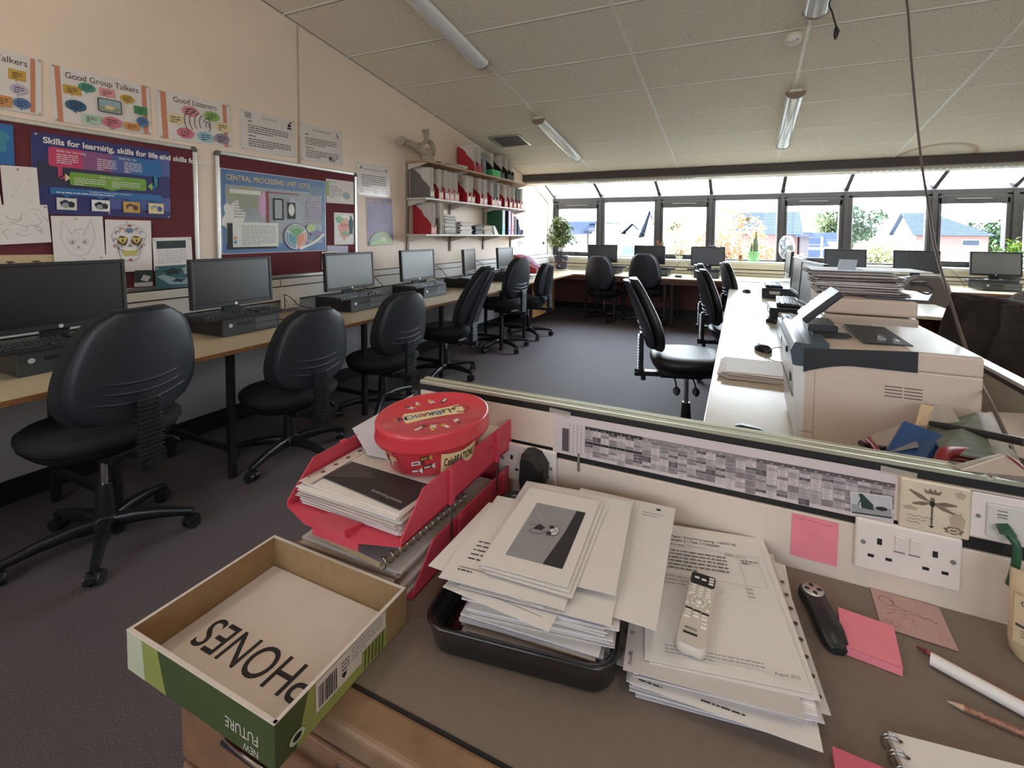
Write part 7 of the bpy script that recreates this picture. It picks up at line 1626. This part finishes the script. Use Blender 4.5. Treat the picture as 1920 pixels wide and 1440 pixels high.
# bright plant at the far right
t = small_pot(2.98, 7.25, DT, .08, .10, .16, mat('dark_pot', s(60,56,54), .5), 'leafy_plant', 'bright green leafy plant at the right edge by the window')
b = MB(); lv = MB(); R = random.Random(9)
for k in range(16):
    a = R.uniform(0,6.3); top = Vector((R.uniform(-.16,.16),R.uniform(-.1,.1),R.uniform(.42,.62))); pts = [Vector((0,0,.14)), Vector((top.x*.4,top.y*.4,.3)), top]; b.tube(pts, .003, 5)
    for q in range(14): leaf(lv, pts[1].lerp(pts[2], q/13)+Vector((0,0,.0)), Vector((R.uniform(-1,1),R.uniform(-1,1),R.uniform(-.1,.9))), .065, .03)
b.build('stem', M_stem, t); tag(lv.build('foliage', leafmat('lime_leaf', s(120,170,50), s(200,224,90)), t), kind='stuff')
# book and papers lying near the window end of the middle bench
tag(MB().box(.75,1.12,6.75,6.95,.925-.22+.001,.925-.22+.02).build('flat_folder', mat('white_folder', s(220,220,220), .5)), 'flat white folder on the window bench beside the fan', 'folder')

# ================================================================ OUTSIDE THE WINDOWS (upper floor, ground about 3.4 m below)
GZ = -3.4
M_grass = mat('ground_outside', s(150,146,136), .9, noise=.15, nscale=1.2)
struct(box_obj('ground_outside', (-60,9.0,GZ-.2), (90,140,GZ), M_grass))
M_brick = mat('pink_brick', s(176,138,132), .9, noise=.08, nscale=9); M_slate = mat('slate_roof', s(86,96,122), .8, noise=.18, nscale=7); M_render = mat('white_render', s(226,222,216), .8, noise=.03); M_dkw = mat('dark_window', s(60,72,92), .3)
def house(x0, x1, y0, y1, eave, ridge, label, hip=False, gable_white=False, wallm=None, name='house', ridge_x=True, slope_r=0.):
    t = thing(name, label, 'house', ((x0+x1)/2,(y0+y1)/2,GZ)); hx, hy = (x1-x0)/2, (y1-y0)/2; e = eave-GZ; r = ridge-GZ; wm = wallm or M_brick
    MB().box(-hx,hx,-hy,hy,0,e).build('walls', wm, t)
    o = .35; th = .12
    if ridge_x:
        a, c = (-hx, hx) if not hip else (-hx, hx-hy*.9)
        b = MB(); P = [(-hx-o,-hy-o,e-.15),(hx+o,-hy-o,e-.15),(hx+o,hy+o,e-.15),(-hx-o,hy+o,e-.15),(a-o,0,r),(c+(0 if hip else o),0,r)]
        b.add(P,[(0,1,5,4),(2,3,4,5),(1,2,5),(0,3,2,1)] if hip else [(0,1,5,4),(2,3,4,5),(0,3,2,1)])
        # slate courses
        for k in range(12):
            f0 = k/12; z0 = e-.15+(r-e+.15)*f0; y0_ = (-hy-o)*(1-f0); sh_ = (hx+o-(c))*f0 if hip else 0
            b.add([(-hx-o,y0_-.03,z0+.0),(hx+o-sh_,y0_-.03,z0),(hx+o-sh_,y0_-.03,z0+.06),(-hx-o,y0_-.03,z0+.06)],[(0,1,2,3)])
        b.build('roof', M_slate, t)
        g = MB(); g.add([(-hx-.01,-hy,e),(-hx-.01,0,r-.12),(-hx-.01,hy,e)],[(2,1,0)]); 
        if not hip: g.add([(hx+.01,-hy,e),(hx+.01,0,r-.12),(hx+.01,hy,e)],[(0,1,2)])
        g.build('gable', M_render if gable_white else wm, t)
    else:
        b = MB(); P = [(-hx-o,-hy-o,e-.15),(hx+o,-hy-o,e-.15),(hx+o,hy+o,e-.15),(-hx-o,hy+o,e-.15),(0,-hy-o,r),(0,hy+o,r)]; b.add(P,[(1,2,5,4),(3,0,4,5),(0,3,2,1)]); b.build('roof', M_slate, t)
        g = MB(); g.add([(-hx,-hy-.01,e),(hx,-hy-.01,e),(0,-hy-.01,r-.12)],[(0,1,2)]); g.build('gable', M_render if gable_white else wm, t)
    return t
def wins(t, rects, hy):
    for x, z, w_, h in rects: 
        f = MB().box(x,x+w_,-hy-.05,-hy+.02,z,z+h).build('window', M_white, t); MB().box(x+.06,x+w_-.06,-hy-.07,-hy-.04,z+.06,z+h-.06).build('pane', M_dkw, f)
t = house(12.8,17.2,45,51,1.65,3.45,'brick house with a slate roof and a pale gable, seen through the right-hand windows', hip=True, gable_white=True); wins(t, ((.6,4.1,1.1,.5),), 3.0)
MB().add([(-2.23,-3.0,0),(-2.23,3.0,0),(-2.23,3.0,5.05),(-2.23,0,6.75),(-2.23,-3.0,5.05)],[(4,3,2,1,0)]).build('pale_side', M_render, t)
t = house(-.4,3.75,38,44,1.6,3.3,'brick house with a dark slate roof behind the autumn bush'); wins(t, ((1.3,3.2,.5,.8),), 3.0)
house(3.85,4.35,37,41,1.45,1.6,'narrow grey brick bay beside the dark slate roof', wallm=mat('grey_brick', s(130,120,124), .9, noise=.1, nscale=9))
for x0,x1,y,e,r,l in ((5.2,7.2,50,.55,1.2,'low grey roof far away behind the lamp post'),(7.4,10.4,60,.95,1.8,'distant grey roof left of the round tree'),(5.0,11.5,44,-.6,.15,'long low roof in the middle distance')):
    house(x0,x1,y,y+6,e,r,l, wallm=M_render)
lp = thing('lamp_post', 'thin pale post standing outside the window near the fan', 'post', (3.62,26,GZ)); MB().cyl((0,0,0),.09,3.7,12).build('post', M_render, lp); MB().cyl((0,0,3.7),.045,1.0,10).build('mast', M_render, lp)
house(-9.8,-8.9,30,34,1.7,2.2,'white flat-fronted building left of the first window mullion', wallm=M_render, name='building')
house(-7.3,-6.35,30.5,34,1.5,2.1,'white cottage with a dark roof outside the second window', wallm=M_render, ridge_x=False, gable_white=True)
house(-5.95,-5.2,30,33,1.2,2.95,'tall pale gable with a steep dark roof edge outside the second window', wallm=mat('lilac_render', s(190,184,196), .8), ridge_x=False)
t = house(-12.2,-9.9,30,34,1.5,2.3,'pale building behind the fig tree', wallm=mat('stripe_render', s(186,184,192), .8), name='building')
for k in range(4): MB().box(-1.0+k*.55,-.88+k*.55,-2.03,-1.99,.3,4.4).build('wall_stripe', MATS['lilac_render'], t)
sb = thing('storage_shed', 'pink and white shed outside the second window', 'shed', (-8.15,29,GZ)); MB().box(-.5,.5,-1,1,0,4.6).build('walls', MATS['pink_brick'], sb); MB().box(-.52,.52,-1.05,1.05,4.6,5.4).build('upper_walls', M_render, sb); MB().box(-.58,.58,-1.1,1.1,5.4,5.5).build('roof', M_slate, sb)
cr = thing('garden_frames', 'jumble of white frames and panels outside behind the first monitors', 'frames', (-5.0,20,GZ)); R = random.Random(3)
for k in range(11): MB().obox((R.uniform(-1.2,1.3),R.uniform(-.5,.5),3.3+R.uniform(0,.9)),(R.uniform(.25,.6),.06,R.uniform(.4,1.0)),R.uniform(-.5,.5),ry=R.uniform(-.3,.3)).build('panel', [M_render,MATS['lilac_render'],mat('teal_panel', s(120,150,150), .5)][k%3], cr)
MB().box(-1.6,1.6,-.6,.6,0,3.0).build('frame_base', M_render, cr)
def tree(x, y, h, r, label, m, name='tree', n=900, base=None, sz=.28, flat=1., seed=1, cat='tree'):
    R = random.Random(seed); t = thing(name, label, cat, (x,y,GZ)); b = MB(); lv = MB(); H = h-GZ; c0 = H-r*flat if base is None else base
    b.tube([(0,0,0),(0,0,H*.35),(0,0,H*.7)], [r*.08,r*.06,r*.03], 8)
    for k in range(9):
        a = R.uniform(0,6.3); b.tube([(0,0,H*R.uniform(.3,.6)),(r*.5*math.cos(a),r*.5*math.sin(a),c0),(r*.8*math.cos(a),r*.8*math.sin(a),c0+r*flat*.3)], [r*.03,r*.02,r*.01], 5)
    lob = [(Vector((R.gauss(0,.42)*r,R.gauss(0,.42)*r,R.gauss(0,.38)*r*flat)), R.uniform(.28,.5)*r) for _ in range(16)]
    for k in range(n):
        o, lr = lob[k%16]; v = Vector((R.gauss(0,1),R.gauss(0,1),R.gauss(0,1))).normalized(); p = Vector((0,0,c0))+o+Vector((v.x*lr,v.y*lr,v.z*lr*.8))
        if p.z < .3: continue
        leaf(lv, p, Vector((R.uniform(-1,1),R.uniform(-1,1),R.uniform(-1,1))), sz*R.uniform(.7,1.4), sz*R.uniform(.4,.8))
    b.build('trunk', M_stem, t); tag(lv.build('crown', m, t), kind='stuff'); return t
L_dk = leafmat('tree_green', s(62,84,58), s(120,144,104)); L_pl = leafmat('tree_pale', s(128,150,96), s(206,214,160)); L_aut = leafmat('autumn_leaf', s(206,130,104), s(232,214,160), s(224,176,140)); L_yel = leafmat('pale_bush', s(150,166,100), s(226,222,180), s(190,176,150)); L_hedge = leafmat('hedge_green', s(90,120,80), s(150,176,120))
tree(13.2,70,4.9,2.6,'dark round tree far outside between the two right windows', L_dk, n=2600, sz=.5, seed=3)
tree(10.2,70,4.9,1.8,'pale leafy tree beyond the lamp post', L_pl, n=1100, sz=.4, seed=5)
tree(21.3,60,4.4,3.6,'green tree behind the right end of the brick house', L_dk, n=3000, sz=.5, seed=7)
tree(-7.9,60,3.5,1.0,'small windswept tree far away outside the third window', L_dk, n=350, sz=.4, seed=9)
tree(-1.95,16,1.50,1.15,'autumn-coloured bush filling the third window', L_aut, 'bush', 2600, None, .13, 1.1, 11, 'bush')
tree(-.15,16,1.95,1.35,'larger autumn bush behind the hanging roundel', L_aut, 'bush', 3600, None, .13, 1.1, 12, 'bush')
tree(.75,15,1.2,.8,'low orange bush below the slate roof', L_aut, 'bush', 1500, None, .12, 1., 15, 'bush')
tree(3.95,18,1.45,.95,'pale green bush outside between the two right-hand monitors', L_yel, 'bush', 2600, None, .13, 1.1, 13, 'bush')
tree(5.2,19,1.35,.95,'cream flowering bush before the pale gable', leafmat('cream_bush', s(196,190,160), s(232,226,206)), 'bush', 2400, None, .13, 1., 14, 'bush')
tree(6.0,18,.55,.8,'pale bush under the brick house wall', MATS['cream_bush'], 'bush', 1400, None, .12, .9, 16, 'bush')
tree(7.7,20,.95,.8,'bush at the right end of the brick house', L_pl, 'bush', 1400, None, .12, .9, 17, 'bush')
